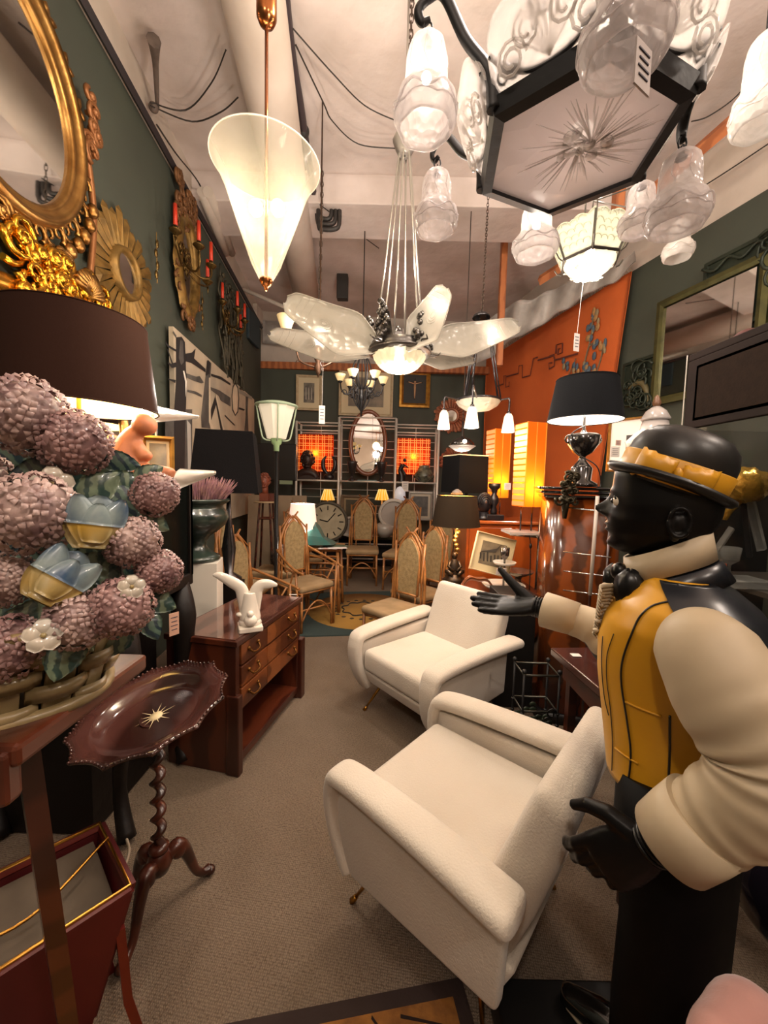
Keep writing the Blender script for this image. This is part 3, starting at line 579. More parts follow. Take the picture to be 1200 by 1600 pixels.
# ---- lamp with brown shade
lc = D(121, 570, 1.5); lm = T('table_lamp', 'gilt table lamp with wide brown drum shade above the flower basket', 'table lamp', (lc.x, lc.y, 1.526))
SHB = mat('2c1a13', .9, spec=.1, bump=(200, .3, .001), var=(90, '2e1c16', .6))
def drum(t, c, r0, r1, h, mo, mi, seg=48, name='lamp_shade', lip=True):
    mb = MB(); mb.lathe([(r1, -h/2), (r0, h/2)], seg, c, caps=False); sh = t.p(name, mb, mo, world=True)
    mb = MB(); mb.lathe([(r1-.003, -h/2+.001), (r0-.003, h/2-.001)], seg, c, caps=False); t.p('shade_lining', mb, mi, parent=sh, world=True)
    mb = MB(); mb.tube([c+V((math.cos(a)*r1, math.sin(a)*r1, -h/2)) for a in [2*PI*j/seg for j in range(seg)]], .003, 4, loop=True); t.p('shade_trim', mb, mo, parent=sh, world=True); mb = MB(); mb.tube([c+V((math.cos(a)*r0, math.sin(a)*r0, h/2)) for a in [2*PI*j/seg for j in range(seg)]], .003, 4, loop=True); t.p('shade_trim', mb, mo, parent=sh, world=True)
    return sh
drum(lm, lc, .235, .272, .335, SHB, mat('e8c878', .6, emis=1.2, ecol='ffe09a'))
mb = MB(); mb.curve([lc+V((0, 0, -.05)), lc+V((0, 0, -.18)), lc+V((-.01, 0, -.22)), lc+V((-.06, 0, -.25)), lc+V((-.08, 0, -.31)), lc+V((-.02, 0, -.40))], .008, seg=8); mb.curve([lc+V((0, 0, -.18)), lc+V((.06, .0, -.24)), lc+V((.08, 0, -.31)), lc+V((.02, 0, -.40))], .008, seg=8); lm.p('gilt_stem', mb, BRASS, world=True)
mb = MB(); mb.lathe([(.07, 1.526-lc.z), (.075, 1.536-lc.z), (.03, 1.55-lc.z), (.02, 1.58-lc.z)], 20, lc); lm.p('base', mb, GOLD, world=True)
mb = MB(); mb.ell(lc+V((0, 0, -.02)), .028); lm.p('bulb', mb, mat('fff0d0', .5, emis=25, ecol='ffd890'), world=True)
lamp(lc+V((0, 0, -.10)), 7, WARM, .03)
# ================================================================== WAITER STATUE
def pix(P):
    v = V(P)-V((0, 0, H)); z = v.dot(_f); return 600+600*v.dot(_r)/z, 800-600*v.dot(_u)/z
SC_ = D(1035, 790, .8); SF = V((-.81, .586, 0)).normalized(); SL = V((-SF.y, SF.x, 0)); SL = SL if SL.y < 0 else -SL; SU = V((0, 0, 1))
def q3(px, py, l=0): return PL(px, py, SC_+SL*l, SL)
SKIN = mat('0a0808', .42, spec=.22); GLV = mat('0c0b0c', .3, spec=.35); HATM = mat('1c1a19', .38, spec=.4, bump=(25, .06))
OCH = mat('c8901a', .42, var=(6, 'b07c16', .5), bump=(30, .12)); CREAM = mat('b4a48a', .55, var=(4, 'a69274', .6), bump=(14, .15)); SATIN = mat('14161c', .3, spec=.5)
root = V((SC_.x+.04, SC_.y-.03, .1))
stt = T('waiter_statue', 'life-size waiter statue in black bowler hat and ochre waistcoat, arm outstretched', 'statue', root)
# --- body (head, neck, core, arms, hands, legs) as one remeshed surface
b = MB()
FH, FVs = 1/928, 1/750
prof = [(-.120, .035, .045), (-.10, .07, .09), (-.07, .085, .098), (-.04, .0865, .100), (-.015, .0885, .100), (.0, .0865, .0985), (.015, .0845, .097), (.03, .088, .093), (.045, .0895, .086), (.055, .0885, .078), (.065, .086, .070), (.075, .084, .062), (.085, .087, .056), (.093, .085, .052), (.101, .072, .048), (.108, .045, .045)]
def prow(z, k): return interp([(a[0], a[k]) for a in prof], z)
rg = []; NR = 58
for i in range(NR):
    z = -.12+.228*i/(NR-1); f_ = prow(z, 1)+.005; bk_ = prow(z, 2); w_ = interp([(-.12, .03), (-.10, .055), (-.06, .074), (0, .077), (.03, .073), (.06, .062), (.085, .047), (.108, .03)], z); row = []
    for j in range(56):
        a = 2*PI*j/56; ca, sa = math.cos(a), math.sin(a); e = .84
        x = (abs(ca)**e)*(1 if ca > 0 else -1)*(f_ if ca > 0 else bk_); y = (abs(sa)**e)*(1 if sa > 0 else -1)*w_
        if ca > 0:
            g = lambda ly, s, zz, sz: math.exp(-((abs(y)-ly)/s)**2-((z-zz)/sz)**2)
            x += .028*g(0, .0125, .016, .0125)+.017*g(0, .009, .004, .011)+.007*g(0, .008, -.008, .014)      # nose
            x += .010*g(.0125, .008, .021, .007)                                                          # nostril wing
            x += .010*g(0, .021, .0435, .0050)+.0105*g(0, .018, .0560, .0055)-.004*g(0, .022, .0497, .0028) # lips
            x -= .004*g(0, .015, .066, .005); x += .006*g(0, .016, .084, .011)                            # chin
            x += .004*g(.022, .02, -.028, .007); x -= .010*g(.031, .013, -.006, .0095)                     # brow, eye sockets
            x += .004*g(.036, .015, .024, .014)
        row.append(SC_+SF*x+SL*y-SU*z)
    rg.append(row)
b.loft(rg)
# ears
for s in (1, -1):
    ec = SC_-SF*.028+SL*s*.073-SU*.03
    b.tube([ec+SF*(math.cos(a)*.017)-SU*(math.sin(a)*.028-.002)+SL*s*(.008+.006*abs(math.cos(a*.5))) for a in [PI*2*k/14 for k in range(14)]], .0045, 6, loop=True)
    b.ell(ec-SF*.0, (.015, .012, .02)); b.ell(ec+SF*.006-SU*.026, (.009, .009, .011))
b.tube([SC_-SF*.03-SU*.05, SC_-SF*.03-SU*.10, SC_-SF*.02-SU*.17], [.052, .052, .07], 16)
b.tube([q3(1065, 930), q3(1065, 1000), q3(1058, 1100), q3(1050, 1200), q3(1045, 1260)], [.07, .105, .10, .095, .09], 14)
ARN = [q3(1098, 985, .175), q3(1150, 1100, .20), q3(1180, 1205, .22), q3(1100, 1275, .21), q3(1020, 1318, .20)]
ARF = [q3(1010, 975, -.15), q3(965, 1025, -.18), q3(930, 990, -.2), q3(880, 960, -.2), q3(838, 948, -.2)]
b.tube(cat(ARN, 4), resamp([.05, .045, .04, .035, .028], 17), 10); b.tube(cat(ARF, 4), resamp([.05, .045, .04, .034, .026], 17), 10)
def hand(mb, W, X, N, S, curl, sc=1, spread=.0, thumb=(.75, .7, .1, .35), ts=1):
    X = X.normalized(); N = (N-X*N.dot(X)).normalized(); S = (S-X*S.dot(X)-N*S.dot(N)).normalized(); k = sc
    rg = []
    for x, w_, t_ in ((-.02, .024, .018), (0, .025, .018), (.025, .034, .017), (.055, .040, .015), (.085, .041, .012), (.094, .037, .010)):
        rg.append([W+X*x*k+S*(math.cos(a)*w_*k)+N*(math.sin(a)*t_*k) for a in [2*PI*j/14 for j in range(14)]])
    mb.loft(rg)
    for i, (L_, r_) in enumerate(((.078, .0098), (.086, .010), (.080, .0096), (.062, .0086))):
        c = curl[i] if hasattr(curl[0], '__len__') else curl; p0 = W+X*(.083-.004*abs(i-1))*k+S*(.029-.0195*i)*k; d = X+S*spread*(1.5-i); d.normalize(); ang = 0; pts = [p0-X*.012*k, p0]
        for f_, cc in zip((.46, .30, .24), c):
            ang += cc; dd = d*math.cos(ang)+N*math.sin(ang); pts.append(pts[-1]+dd*L_*f_*k)
        r_ *= 1.08; mb.tube(pts, [r_*k, r_*k, r_*.97*k, r_*.92*k, r_*.75*k], 8); mb.ell(pts[-1], r_*.7*k, 8, 6)
        for pp in pts[2:4]: mb.ell(pp, r_*1.02*k, 8, 6)
    a_, s_, n_, c_ = thumb; p0 = W+X*.018*k+S*.02*k; d = (X*a_+S*s_+N*n_).normalized(); d2 = (d+(N*.25+X-S*.25)*c_).normalized()
    kt = k*ts; P_ = [p0, p0+d*.044*kt, p0+d*.044*kt+(d+d2).normalized()*.036*kt, p0+d*.044*kt+(d+d2).normalized()*.036*kt+d2*.034*kt]
    mb.tube(P_, [.017*k, .0135*k, .0115*k, .008*k], 8); mb.ell(P_[-1], .0085*k, 8, 6); mb.ell(P_[2], .0118*k, 8, 6)
wN = ARN[-1]; hand(b, wN, q3(925, 1352, .20)-wN, V((.45, .8, -.35)), V((-.1, 0, 1)), ((.12, .40, .45), (.2, .5, .5), (.3, .6, .5), (.4, .7, .5)), 1.22, thumb=(.45, .95, -.05, 1.5), ts=.74)
wF = ARF[-1]; hand(b, wF, q3(775, 945, -.2)-wF, V((.15, -.55, 1)), V((.2, .9, .5)), ((.10, .10, .05), (.08, .08, .05), (.04, .08, .05), (.0, .08, .05)), 1.22, spread=.0, thumb=(.8, .5, .6, -.1))
for s in (.085, -.085):
    b.tube([q3(1050, 1215)+SL*s*.8, q3(1048, 1330)+SL*s, V((root.x, root.y, .55))+SL*s, V((root.x, root.y, .17))+SL*s], [.075, .07, .055, .04], 12)
stt.p('body', b, SKIN, world=True, rem=.0034)
def sp(name, mb, m, **k): return stt.p(name, mb, m, world=True, **k)
# eyes
for s in (1, -1):
    mb = MB(); ec = SC_+SF*.0735+SL*s*.037+SU*.007; mb.ell(ec, (.0145, .0145, .0125)); e = sp('eye', mb, mat('e4d8c4', .2))
    mb = MB(); mb.ell(ec+SF*.0112+SL*s*.0025, .0062, 10, 6); stt.p('iris', mb, BLK, parent=e, world=True)
    mb = MB(); mb.tube([ec+SF*.010*math.cos(a*.8)+SL*s*(.013*math.sin(a))+SU*(.0075*math.cos(a)+.002) for a in [(-1.2+2.4*k/8) for k in range(9)]], .0022, 5); sp('eyelid', mb, SKIN)
# hat
hc = SC_+SU*.052-SF*.008; hf = (SF*math.cos(R(21))+SU*math.sin(R(21))); hu = hf.cross(SL); hu = hu if hu.z > 0 else -hu
def hlathe(mb, prof, seg=56, sx=1.0, sy=.86, fz=None):
    mb.loft([[hc+hf*(math.cos(a)*r_*sx)+SL*(math.sin(a)*r_*sy)+hu*(z+(fz(a) if fz else 0)) for a in [2*PI*j/seg for j in range(seg)]] for r_, z in prof]); return mb
hat = sp('bowler_hat', hlathe(MB(), [(.094, -.015), (.0955, .01), (.0955, .035), (.093, .058), (.084, .08), (.066, .097), (.04, .106), (.0005, .109)]), HATM)
stt.p('hat_brim', hlathe(MB(), [(.09, -.014), (.10, -.017), (.112, -.014), (.1185, -.006), (.1165, .001), (.110, -.009), (.10, -.012), (.09, -.010)], fz=lambda a: .010*abs(math.sin(a))**2-.0), HATM, parent=hat, world=True)
stt.p('hat_band', hlathe(MB(), [(.0965, -.010), (.0985, -.008), (.0985, .038), (.0955, .040)]), OCH, parent=hat, world=True)
def hs(a, z, e=0): r_ = .099+e; return hc+hf*(math.cos(a)*r_)+SL*(math.sin(a)*r_*.86)+hu*z
for (a0, a1_, w_) in ((R(50), R(90), .029), (R(96), R(130), .025)):
    mb = MB(); rg = []
    for i in range(11):
        t = i/10; a = a0+(a1_-a0)*t; hh = w_*(1-.35*(t if a0 < 1.2 else 1-t)) + .002*math.sin(i*2.1); e = .004+.011*math.sin(PI*t)
        rg.append([hs(a, .016+hh, e*.4), hs(a, .016+hh*.4, e), hs(a, .016-hh*.4, e), hs(a, .016-hh, e*.4), hs(a, .016, -.004)])
    mb.loft(rg); stt.p('hat_bow', mb, OCH, parent=hat, world=True)
mb = MB(); mb.ell(hs(R(94.5), .012, .005), (.008, .008, .014)); stt.p('bow_knot', mb, OCH, parent=hat, world=True)
# collar
def neck(a, r_, l_, px, py, up=0): c = q3(px, py); return c+SF*(math.cos(a)*r_)+SL*(math.sin(a)*l_)+SU*up
def collar(name, p0, p1, r0, r1, th, m, up=.02, seg=40, sl=.0):
    mb = MB(); rg = []
    for (p, r_, t_) in ((p0, r0, 0), (p1, r1, 0), (p1, r1-th, 0), (p0, r0-th, 0)):
        row = []
        for j in range(seg):
            a = 2*PI*j/seg; k = -math.cos(a)*up; row.append(neck(a, r_, r_*.92, p[0], p[1], k))
        rg.append(row)
    mb.loft(rg, caps=False, loop=True); return sp(name, mb, m)
collar('shirt_collar', (1044, 892), (1040, 850), .077, .073, .005, CREAM, up=.036)
collar('waistcoat_collar', (1058, 922), (1048, 894), .088, .079, .008, SATIN, up=.036)
# cravat bow
for (x, y, l, rr_, tz) in ((984, 920, .055, (.028, .024, .040), .3), (958, 903, -.02, (.020, .022, .032), -.3)):
    mb = MB(); c = q3(x, y, l); mb.at(c, rz=math.atan2(SF.y, SF.x)); mb.ell((0, 0, 0), rr_, 20, 14, fn=lambda d: 1+.10*math.sin(9*math.atan2(d.y, d.x)+4*d.z)); sp('cravat_lobe', mb, GLV)
mb = MB(); mb.ell(q3(968, 893, .02), (.018, .018, .02)); mb.ell(q3(975, 936, .05), (.016, .014, .026)); sp('cravat_knot', mb, GLV)
# waistcoat
VR = [(1206, 955, 1150, .135), (1170, 951, 1152, .13), (1120, 945, 1165, .13), (1060, 938, 1205, .14), (1010, 938, 1222, .155), (970, 948, 1214, .165), (940, 968, 1188, .155), (915, 990, 1150, .12), (898, 1008, 1118, .085)]
VT = [[(i/(len(VR)-1), r_[k]) for i, r_ in enumerate(VR)] for k in range(4)]
def vs_(t, a, off=0, mul=1):
    py, f_, bb, hw = [interp(VT[k], t) for k in range(4)]
    A_ = q3(f_, py); B_ = q3(bb, py); c = (A_+B_)/2; rx = (A_-B_).length/2; e = .85
    ca, sa = math.cos(a), math.sin(a); ux = abs(ca)**e*(1 if ca > 0 else -1); uy = abs(sa)**e*(1 if sa > 0 else -1)
    P = c+SF*ux*(rx+off)+SL*uy*(hw+off); 
    return P
mb = MB()
for seg_ in (0,):
    rg = []
    for i in range(40):
        t = i/39; rg.append([vs_(t, 2*PI*j/60, 0)-SU*(.004*math.cos(2*PI*j/60)*(1-t)**3) for j in range(60)])
    mb.loft(rg)
vest = sp('waistcoat', mb, OCH)
mb = MB(); a0, a1_ = R(88), R(272)
mb.grid(lambda u, v: vs_(.03+.97*u, a0+(a1_-a0)*v+(.55*(1-u)-.38*u**3)*(1-2*v), .005), 36, 36, th=SF*.003); sp('waistcoat_back', mb, SATIN)
def onv(px, t, off=.0015):
    lo_, hi_ = 0.0, PI/2
    for _ in range(18):
        mid = (lo_+hi_)/2
        if pix(vs_(t, mid))[0] < px: lo_ = mid
        else: hi_ = mid
    return vs_(t, lo_, off)
def piping(pts, r_=.0016):
    P = cat([V((x, y, 0)) for x, y in pts], 6); out = []
    for p in P: 
        t = interp([(0, 1), (898, 1), (915, .875), (940, .75), (970, .625), (1010, .5), (1060, .375), (1120, .25), (1170, .125), (1206, 0)], p.y); out.append(onv(p.x, t))
    mb = MB(); mb.tube(out, r_, 5); stt.p('piping', mb, BLK, parent=vest, world=True)
piping([(1050, 919), (1020, 930), (1000, 948), (985, 980), (973, 1020), (972, 1055), (980, 1100), (986, 1140), (985, 1170), (981, 1200)], .0019)
piping([(1047, 1072), (1047, 1120), (1049, 1160), (1051, 1203)], .0022)
piping([(960, 985), (950, 1020), (949, 1060), (955, 1105), (958, 1150), (957, 1198)], .001)
piping([(943, 1000), (941, 1040), (945, 1090), (952, 1115)], .001)
# waist seam folds
for rg_, t_ in ((range(978, 1040, 8), .34), (range(962, 1000, 6), .16)): mb = MB(); mb.tube([onv(x, t_) for x in rg_], .0022, 5); stt.p('fold', mb, OCH, parent=vest, world=True)
# jabot ruffle
mb = MB()
for i in range(15):
    t = i/14; c = q3(958-18*t, 915+74*t, .04-.02*t); w_ = .038*(1-.72*t)
    for s in (-1, 1):
        pts = [c, c+(SF*.5+SL*.6)*s*w_*.5+SF*.012-SU*.004, c+(SF*.35+SL*.8)*s*w_-SU*.012+SF*.004]; mb.tube(cat(pts, 4), [.004, .005, .006, .006, .006, .005, .004, .004, .002], 7, flat=.5)
for i in range(16):
    t = i/15; c = q3(952-14*t, 915+74*t, .03); mb.ell(c+SF*.008+SL*(.012*math.sin(i*2.4)), (.006, .007, .005), 8, 6)
sp('jabot', mb, CREAM)
# sleeves
def sleeve(ctrl, rad, name, wr=None):
    P = cat(ctrl, 12); rr = resamp(rad, len(P)); rg = []; t0 = None; a = None
    for i, p in enumerate(P):
        t = (P[min(i+1, len(P)-1)]-P[max(i-1, 0)]).normalized(); a = (SL if a is None else a); a = (a-t*a.dot(t)).normalized(); b_ = t.cross(a); u = i/(len(P)-1)
        rg.append([p+(a*math.cos(h)+b_*math.sin(h))*(rr[i]*(1+(wr(u, h) if wr else 0))) for h in [2*PI*j/48 for j in range(48)]])
    mb = MB(); mb.loft(rg); return sp(name, mb, CREAM)
SN = [q3(1098, 990, .11), q3(1102, 1014, .165), q3(1140, 1090, .195), q3(1188, 1180, .21), q3(1182, 1236, .22), q3(1132, 1270, .215), q3(1095, 1290, .21)]
def wrk(u, h):
    e = math.exp(-((u-.52)/.16)**2); return .065*e*math.sin(u*75+2.0*math.cos(h+.8))*(.5+.5*math.cos(h-.3)) + .03*math.exp(-((u-.85)/.12)**2)*math.sin(u*60+h*1.5)+.03*math.sin(2*h+u*5)*math.exp(-((u-.35)/.2)**2)
sleeve(SN, [.035, .074, .080, .072, .068, .063, .057], 'sleeve', wrk)
SFp = [q3(1010, 965, -.12), q3(985, 1005, -.16), q3(955, 1000, -.19), q3(925, 978, -.2), q3(895, 968, -.2)]
sleeve(SFp, [.05, .062, .056, .050, .045], 'sleeve', lambda u, h: .05*math.sin(u*26+h)*math.exp(-((u-.6)/.25)**2))
def cuff(A_, B_, r0, r1):
    d = (B_-A_).normalized(); a = SL-d*SL.dot(d); a.normalize(); c = d.cross(a); mb = MB()
    R_ = lambda p, r_: [p+a*math.cos(h)*r_+c*math.sin(h)*r_ for h in [2*PI*j/40 for j in range(40)]]
    mb.loft([R_(A_, r0), R_(A_.lerp(B_, .5), (r0+r1)/2+.001), R_(B_, r1), R_(B_+d*.002, r1-.004), R_(B_-d*.03, r1-.010), R_(B_-d*.031, .02)]); sp('cuff', mb, CREAM)
cuff(q3(1106, 1276, .213), q3(1050, 1315, .205), .064, .062); cuff(q3(902, 968, -.2), q3(850, 952, -.2), .047, .052)
# glove wrist rolls
for A_, r_ in ((wN, .031), (wF, .028)):
    mb = MB(); d = (hand and (A_-(ARN[-2] if A_ is wN else ARF[-2]))).normalized(); a = SL-d*SL.dot(d); a.normalize(); c = d.cross(a)
    for k in range(3): mb.tube([A_+d*(-.012+.008*k)+a*math.cos(h)*r_+c*math.sin(h)*r_ for h in [2*PI*j/20 for j in range(20)]], .004, 5, loop=True)
    sp('glove_cuff', mb, GLV)
# trousers & shoes
TR = mat('060505', .6, spec=.1)
for s in (.09, -.09):
    mb = MB(); mb.tube([q3(1050, 1195)+SL*s*.7, q3(1050, 1260)+SL*s, q3(1048, 1400)+SL*s, V((root.x, root.y, .45))+SL*s, V((root.x, root.y, .14))+SL*s], [.095, .10, .088, .075, .07], 20); sp('trouser_leg', mb, TR)
    mb = MB(); fc = V((root.x, root.y, .13))+SL*s; mb.tube(cat([fc-SF*.06, fc, fc+SF*.10, fc+SF*.19], 4), resamp([.03, .045, .042, .02], 13), 12, flat=1); sh = sp('shoe', mb, mat('0c0b0b', .15, coat=.8))
    mb = MB(); mb.tube([fc+SF*(.12*math.cos(a))+SL*(.035*math.sin(a))+V((0, 0, -.022))+SF*.06 for a in [2*PI*j/16 for j in range(16)]], .006, 5, loop=True); stt.p('pale_welt', mb, CREAM, parent=sh, world=True)
mb = MB(); mb.tube([q3(1055, 1192), q3(1055, 1215), q3(1052, 1260)], [.098, .10, .098], 24, flat=1.0); sp('trouser_waist', mb, TR)
mb = MB(); mb.box((root.x-.02, root.y+.0, .05), (.52, .46, .10)); single('statue_plinth', 'low black plinth under the waiter statue', 'plinth', mb, mat('0a0909', .4), bev=.006)
# ================================================================== LIGHT FITTINGS
FRO = lambda e=0, b=(45, .6), tr=.35, c='d8d2cc': glass(c, min(.8, tr+.12), .22, bump=b, emis=e*.12, ecol='fff0e0', tl=.45)
def tulip_shade(t, top, w_, h_, m, rim='flare', tilt=None):
    """pressed glass bell, narrow body and broad ball-like rim"""
    Rr = w_/2; mb = MB(); ax = (V(tilt).normalized() if tilt else V((0, 0, -1))); a = ax.orthogonal().normalized(); b = ax.cross(a)
    prof = [(.12, 0), (.38, .02), (.56, .09), (.63, .2), (.64, .35), (.66, .5), (.72, .58), (.92, .66), (1.0, .78), (.98, .9), (.86, .99), (.78, 1.0), (.80, .93), (.86, .80), (.74, .68), (.58, .56)]
    rg = []
    for i, (r_, z) in enumerate(prof):
        rg.append([top+ax*(z*h_)+(a*math.cos(q)+b*math.sin(q))*(r_*Rr*(1+(.035*math.cos(8*q) if .25 < z < .6 else .03*math.cos(6*q+z*9) if z > .62 else .02*math.cos(8*q)))) for q in [2*PI*j/48 for j in range(48)]])
    mb.loft(rg, caps=False); sh = t.p('glass_shade', mb, m, world=True)
    mb = MB(); rr = [top+ax*((.78+.05*math.sin(6*q))*h_)+(a*math.cos(q)+b*math.sin(q))*Rr*1.01 for q in [2*PI*j/72 for j in range(72)]]; mb.tube(rr, Rr*.035, 5, loop=True)
    rr = [top+ax*((.88-.04*abs(math.sin(3*q)))*h_)+(a*math.cos(q)+b*math.sin(q))*Rr*.985 for q in [2*PI*j/72 for j in range(72)]]; mb.tube(rr, Rr*.03, 5, loop=True)
    for k in range(8):
        q = 2*PI*k/8; mb.tube([top+ax*(z*h_)+(a*math.cos(q+d_)+b*math.sin(q+d_))*(Rr*interp([(0, .15), (.09, .56), (.2, .64), (.5, .67)], z)) for z, d_ in ((.05, 0), (.2, .1), (.35, .22), (.5, 0))], Rr*.02, 4)
    t.p('shade_relief', mb, m, parent=sh, world=True); return sh
BULB = lambda e=40, c='fff2da': mat('ffffff', .5, emis=e, ecol=c)
# ---- big hexagonal iron chandelier
hcn = V((.385, .875, 2.215)); HR = .205; VA = [R(22+60*k) for k in range(6)]
bx_ = T('hexagonal_chandelier', 'large black iron hexagonal chandelier with frosted glass panels and bell shades, upper right', 'chandelier', hcn)
def hv(k, r_, z): a = VA[k % 6]; return hcn+V((math.cos(a)*r_, math.sin(a)*r_, z))
mb = MB()
for k in range(6):
    mb.loft([[hv(j, HR-.0, 0), hv(j, HR-.024, -.004), hv(j, HR-.022, .016), hv(j, HR+.008, .03)] for j in (k, k+1)], sm=False)
bx_.p('bottom_frame', mb, IRON, world=True)
HFR = glass('b8aca8', .12, .25, bump=(14, .5), tl=.25)
mb = MB(); mb.add([hv(k, HR-.02, .006) for k in range(6)]+[hv(k, HR-.02, .011) for k in range(6)], [tuple(range(6))[::-1], tuple(range(6, 12))]+[(k, (k+1) % 6, 6+(k+1) % 6, 6+k) for k in range(6)], False); bp_ = bx_.p('bottom_glass', mb, HFR, world=True)
mb = MB(); rs = random.Random(4); cc = hcn+V((.02, -.01, .005))
for i in range(90):
    a = rs.uniform(0, 2*PI); L_ = rs.uniform(.04, .14); d = V((math.cos(a), math.sin(a), 0)); s0 = rs.uniform(.0, .05); e = d*L_; side = V((-d.y, d.x, 0))
    mb.tube([cc+d*s0+side*.01, cc+e*.6+side*.004, cc+e], [.0014, .0022, .0005], 4, caps=False)
for i in range(12):
    a = rs.uniform(0, 2*PI); mb.ell(cc+V((math.cos(a), math.sin(a), 0))*rs.uniform(.0, .05), (rs.uniform(.008, .016), rs.uniform(.008, .016), .005), 8, 5)
bx_.p('leaf_relief', mb, glass('d8d0ca', .72, .2, tl=.3), parent=bp_, world=True)
for k in range(6):                                       # raised lobed side panels and pierced iron galleries
    A_, B_ = hv(k, HR, .03), hv(k+1, HR, .03); m_ = (A_+B_)/2; out = (m_-hcn); out.z = 0; out.normalize(); ax = (B_-A_).normalized(); up = (V((0, 0, 1))+out*.55).normalized(); L_ = (B_-A_).length
    def lobe(u, v):
        a = PI*u; rr = (.5+.05*abs(math.sin(a*3)))*L_*1.02; h_ = .66*L_*v*(math.sin(a)**.55)*(1+.07*abs(math.sin(a*3.5)))
        x = -math.cos(a)*rr*(.72+.28*v); return m_+ax*x+up*h_+out*(.03*math.sin(PI*v)*math.sin(a))
    mb = MB(); mb.grid(lobe, 28, 8, th=-out*.005); gp = bx_.p('side_glass', mb, FRO(.35 if k in (0, 1) else .6, (26, .7), .4, 'bab2ac'), world=True)
    mb = MB()
    for j in range(5):
        c = m_+ax*(-.3+.15*j)*L_+up*(.36-.25*abs(j-2)*.5)*L_+out*.02; pts = [c+(ax*math.cos(q)+up*math.sin(q))*(.028*(1-q/16)) for q in [i*.6 for i in range(20)]]; mb.tube(pts, .003, 4)
    for j in range(9):
        q = -.9+1.8*j/8; mb.tube([m_+up*.01+out*.004, m_+ax*math.sin(q)*L_*.25+up*math.cos(q)*L_*.3+out*.016], [.0015, .003], 4)
    bx_.p('shell_relief', mb, FRO(.2, (26, .7), .2), parent=gp, world=True)
    mb = MB(); pts = [A_+ax*(L_*u)+up*(.055*(1-math.sin(PI*u))**1.3+.006) for u in [i/16 for i in range(17)]]; mb.tube(pts, .0065, 5, flat=.6)
    for u in (.10, .2, .8, .9):
        c = A_+ax*(L_*u)+up*.022; mb.tube([c+(ax*math.cos(q)+up*math.sin(q))*(.014*(1-q/12)) for q in [i*.6 for i in range(14)]], .003, 4)
    bx_.p('scroll_gallery', mb, IRON, world=True)
sh_ = [(3, 668, 62, .76, .125, .168, 1.4), (2, 683, 268, 1.05, .12, .155, .06), (1, 840, 318, 1.03, .118, .135, 2.0), (0, 1003, 288, 1.0, .10, .12, .05), (5, 1065, 240, .80, .118, .15, .06), (4, 985, -75, .56, .125, .15, .25)]
for k, px, py, d, w_, h_, em in sh_:
    tp_ = D(px, py, d); A_ = hv(k, HR, .02); out = (A_-hcn); out.z = 0; out.normalize(); ho = V((tp_.x-A_.x, tp_.y-A_.y, 0)); hd = ho.normalized() if ho.length > .02 else out
    mb = MB(); hi = tp_+V((0, 0, .055)); pts = [A_+V((0, 0, -.01)), A_+hd*.012+V((0, 0, .06)), A_.lerp(hi, .45)+V((0, 0, .04)), hi-hd*.03+V((0, 0, .018)), hi+V((0, 0, .02)), hi+hd*.02+V((0, 0, .002)), hi+hd*.012-V((0, 0, .022)), hi-hd*.004-V((0, 0, .018))]
    mb.tube(cat(pts, 6), resamp([.016, .013, .012, .0115, .011, .010, .008, .005], 43), 8, flat=.7); bx_.p('arm', mb, IRON, world=True)
    mb = MB(); mb.tube([tp_+V((math.cos(a)*.009, 0, .02+.014*math.sin(a))) for a in [2*PI*j/10 for j in range(10)]], .002, 5, loop=True); mb.tube([tp_+V((0, math.cos(a)*.007, .004+.012*math.sin(a))) for a in [2*PI*j/10 for j in range(10)]], .002, 5, loop=True); mb.tube([tp_+V((0, 0, .0)), tp_+V((0, 0, -.01))], [.004, .012], 8); bx_.p('hook_ring', mb, IRON, world=True)
    tulip_shade(bx_, tp_, w_, h_, FRO(em*.6, (60, .5), .5 if em < .3 else .45, 'cfc6c4'))
    if em > 1:
        mb = MB(); mb.ell(tp_-V((0, 0, h_*.42)), .010); bx_.p('bulb', mb, BULB(60), world=True); lamp(tp_-V((0, 0, h_*.45)), .12, (1, .86, .74), .02)
mb = MB()
for k in range(6): mb.tube([hv(k, HR-.01, .03), hcn+V((0, 0, .42))+(hv(k, 1, 0)-hcn)*.02], .004, 5)
mb.tube([hcn+V((0, 0, .42)), V((hcn.x, hcn.y, ZC))], .008, 6); bx_.p('hanging_rod', mb, IRON, world=True)
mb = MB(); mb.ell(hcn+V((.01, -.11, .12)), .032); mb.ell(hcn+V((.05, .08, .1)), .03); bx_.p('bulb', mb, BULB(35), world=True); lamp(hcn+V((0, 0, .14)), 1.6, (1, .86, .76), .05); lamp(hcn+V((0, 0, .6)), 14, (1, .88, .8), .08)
tag_card(1004, 105, .47, .034, .052, 'large greyish price card hanging from the big hexagonal chandelier', rz=R(30), m=mat('a89c98', .7))
tag_card(783, 163, .80, .02, .008, 'tiny paper sticker tag on black chandelier frame at upper left corner')
# bell shade at the right edge of the picture (its own small pendant)
rp = T('bell_pendant', 'frosted bell-shaped glass pendant cropped at upper right edge', 'pendant lamp', D(1185, 70, .95)); tulip_shade(rp, D(1199, 55, 1.0), .13, .23, FRO(.9, (60, .5), .3), tilt=(-.0, 0, -1)); mb = MB(); q = D(1199, 55, 1.0); mb.tube([q, V((q.x, q.y, ZC))], .004, 5); rp.p('hanging_rod', mb, IRON, world=True)
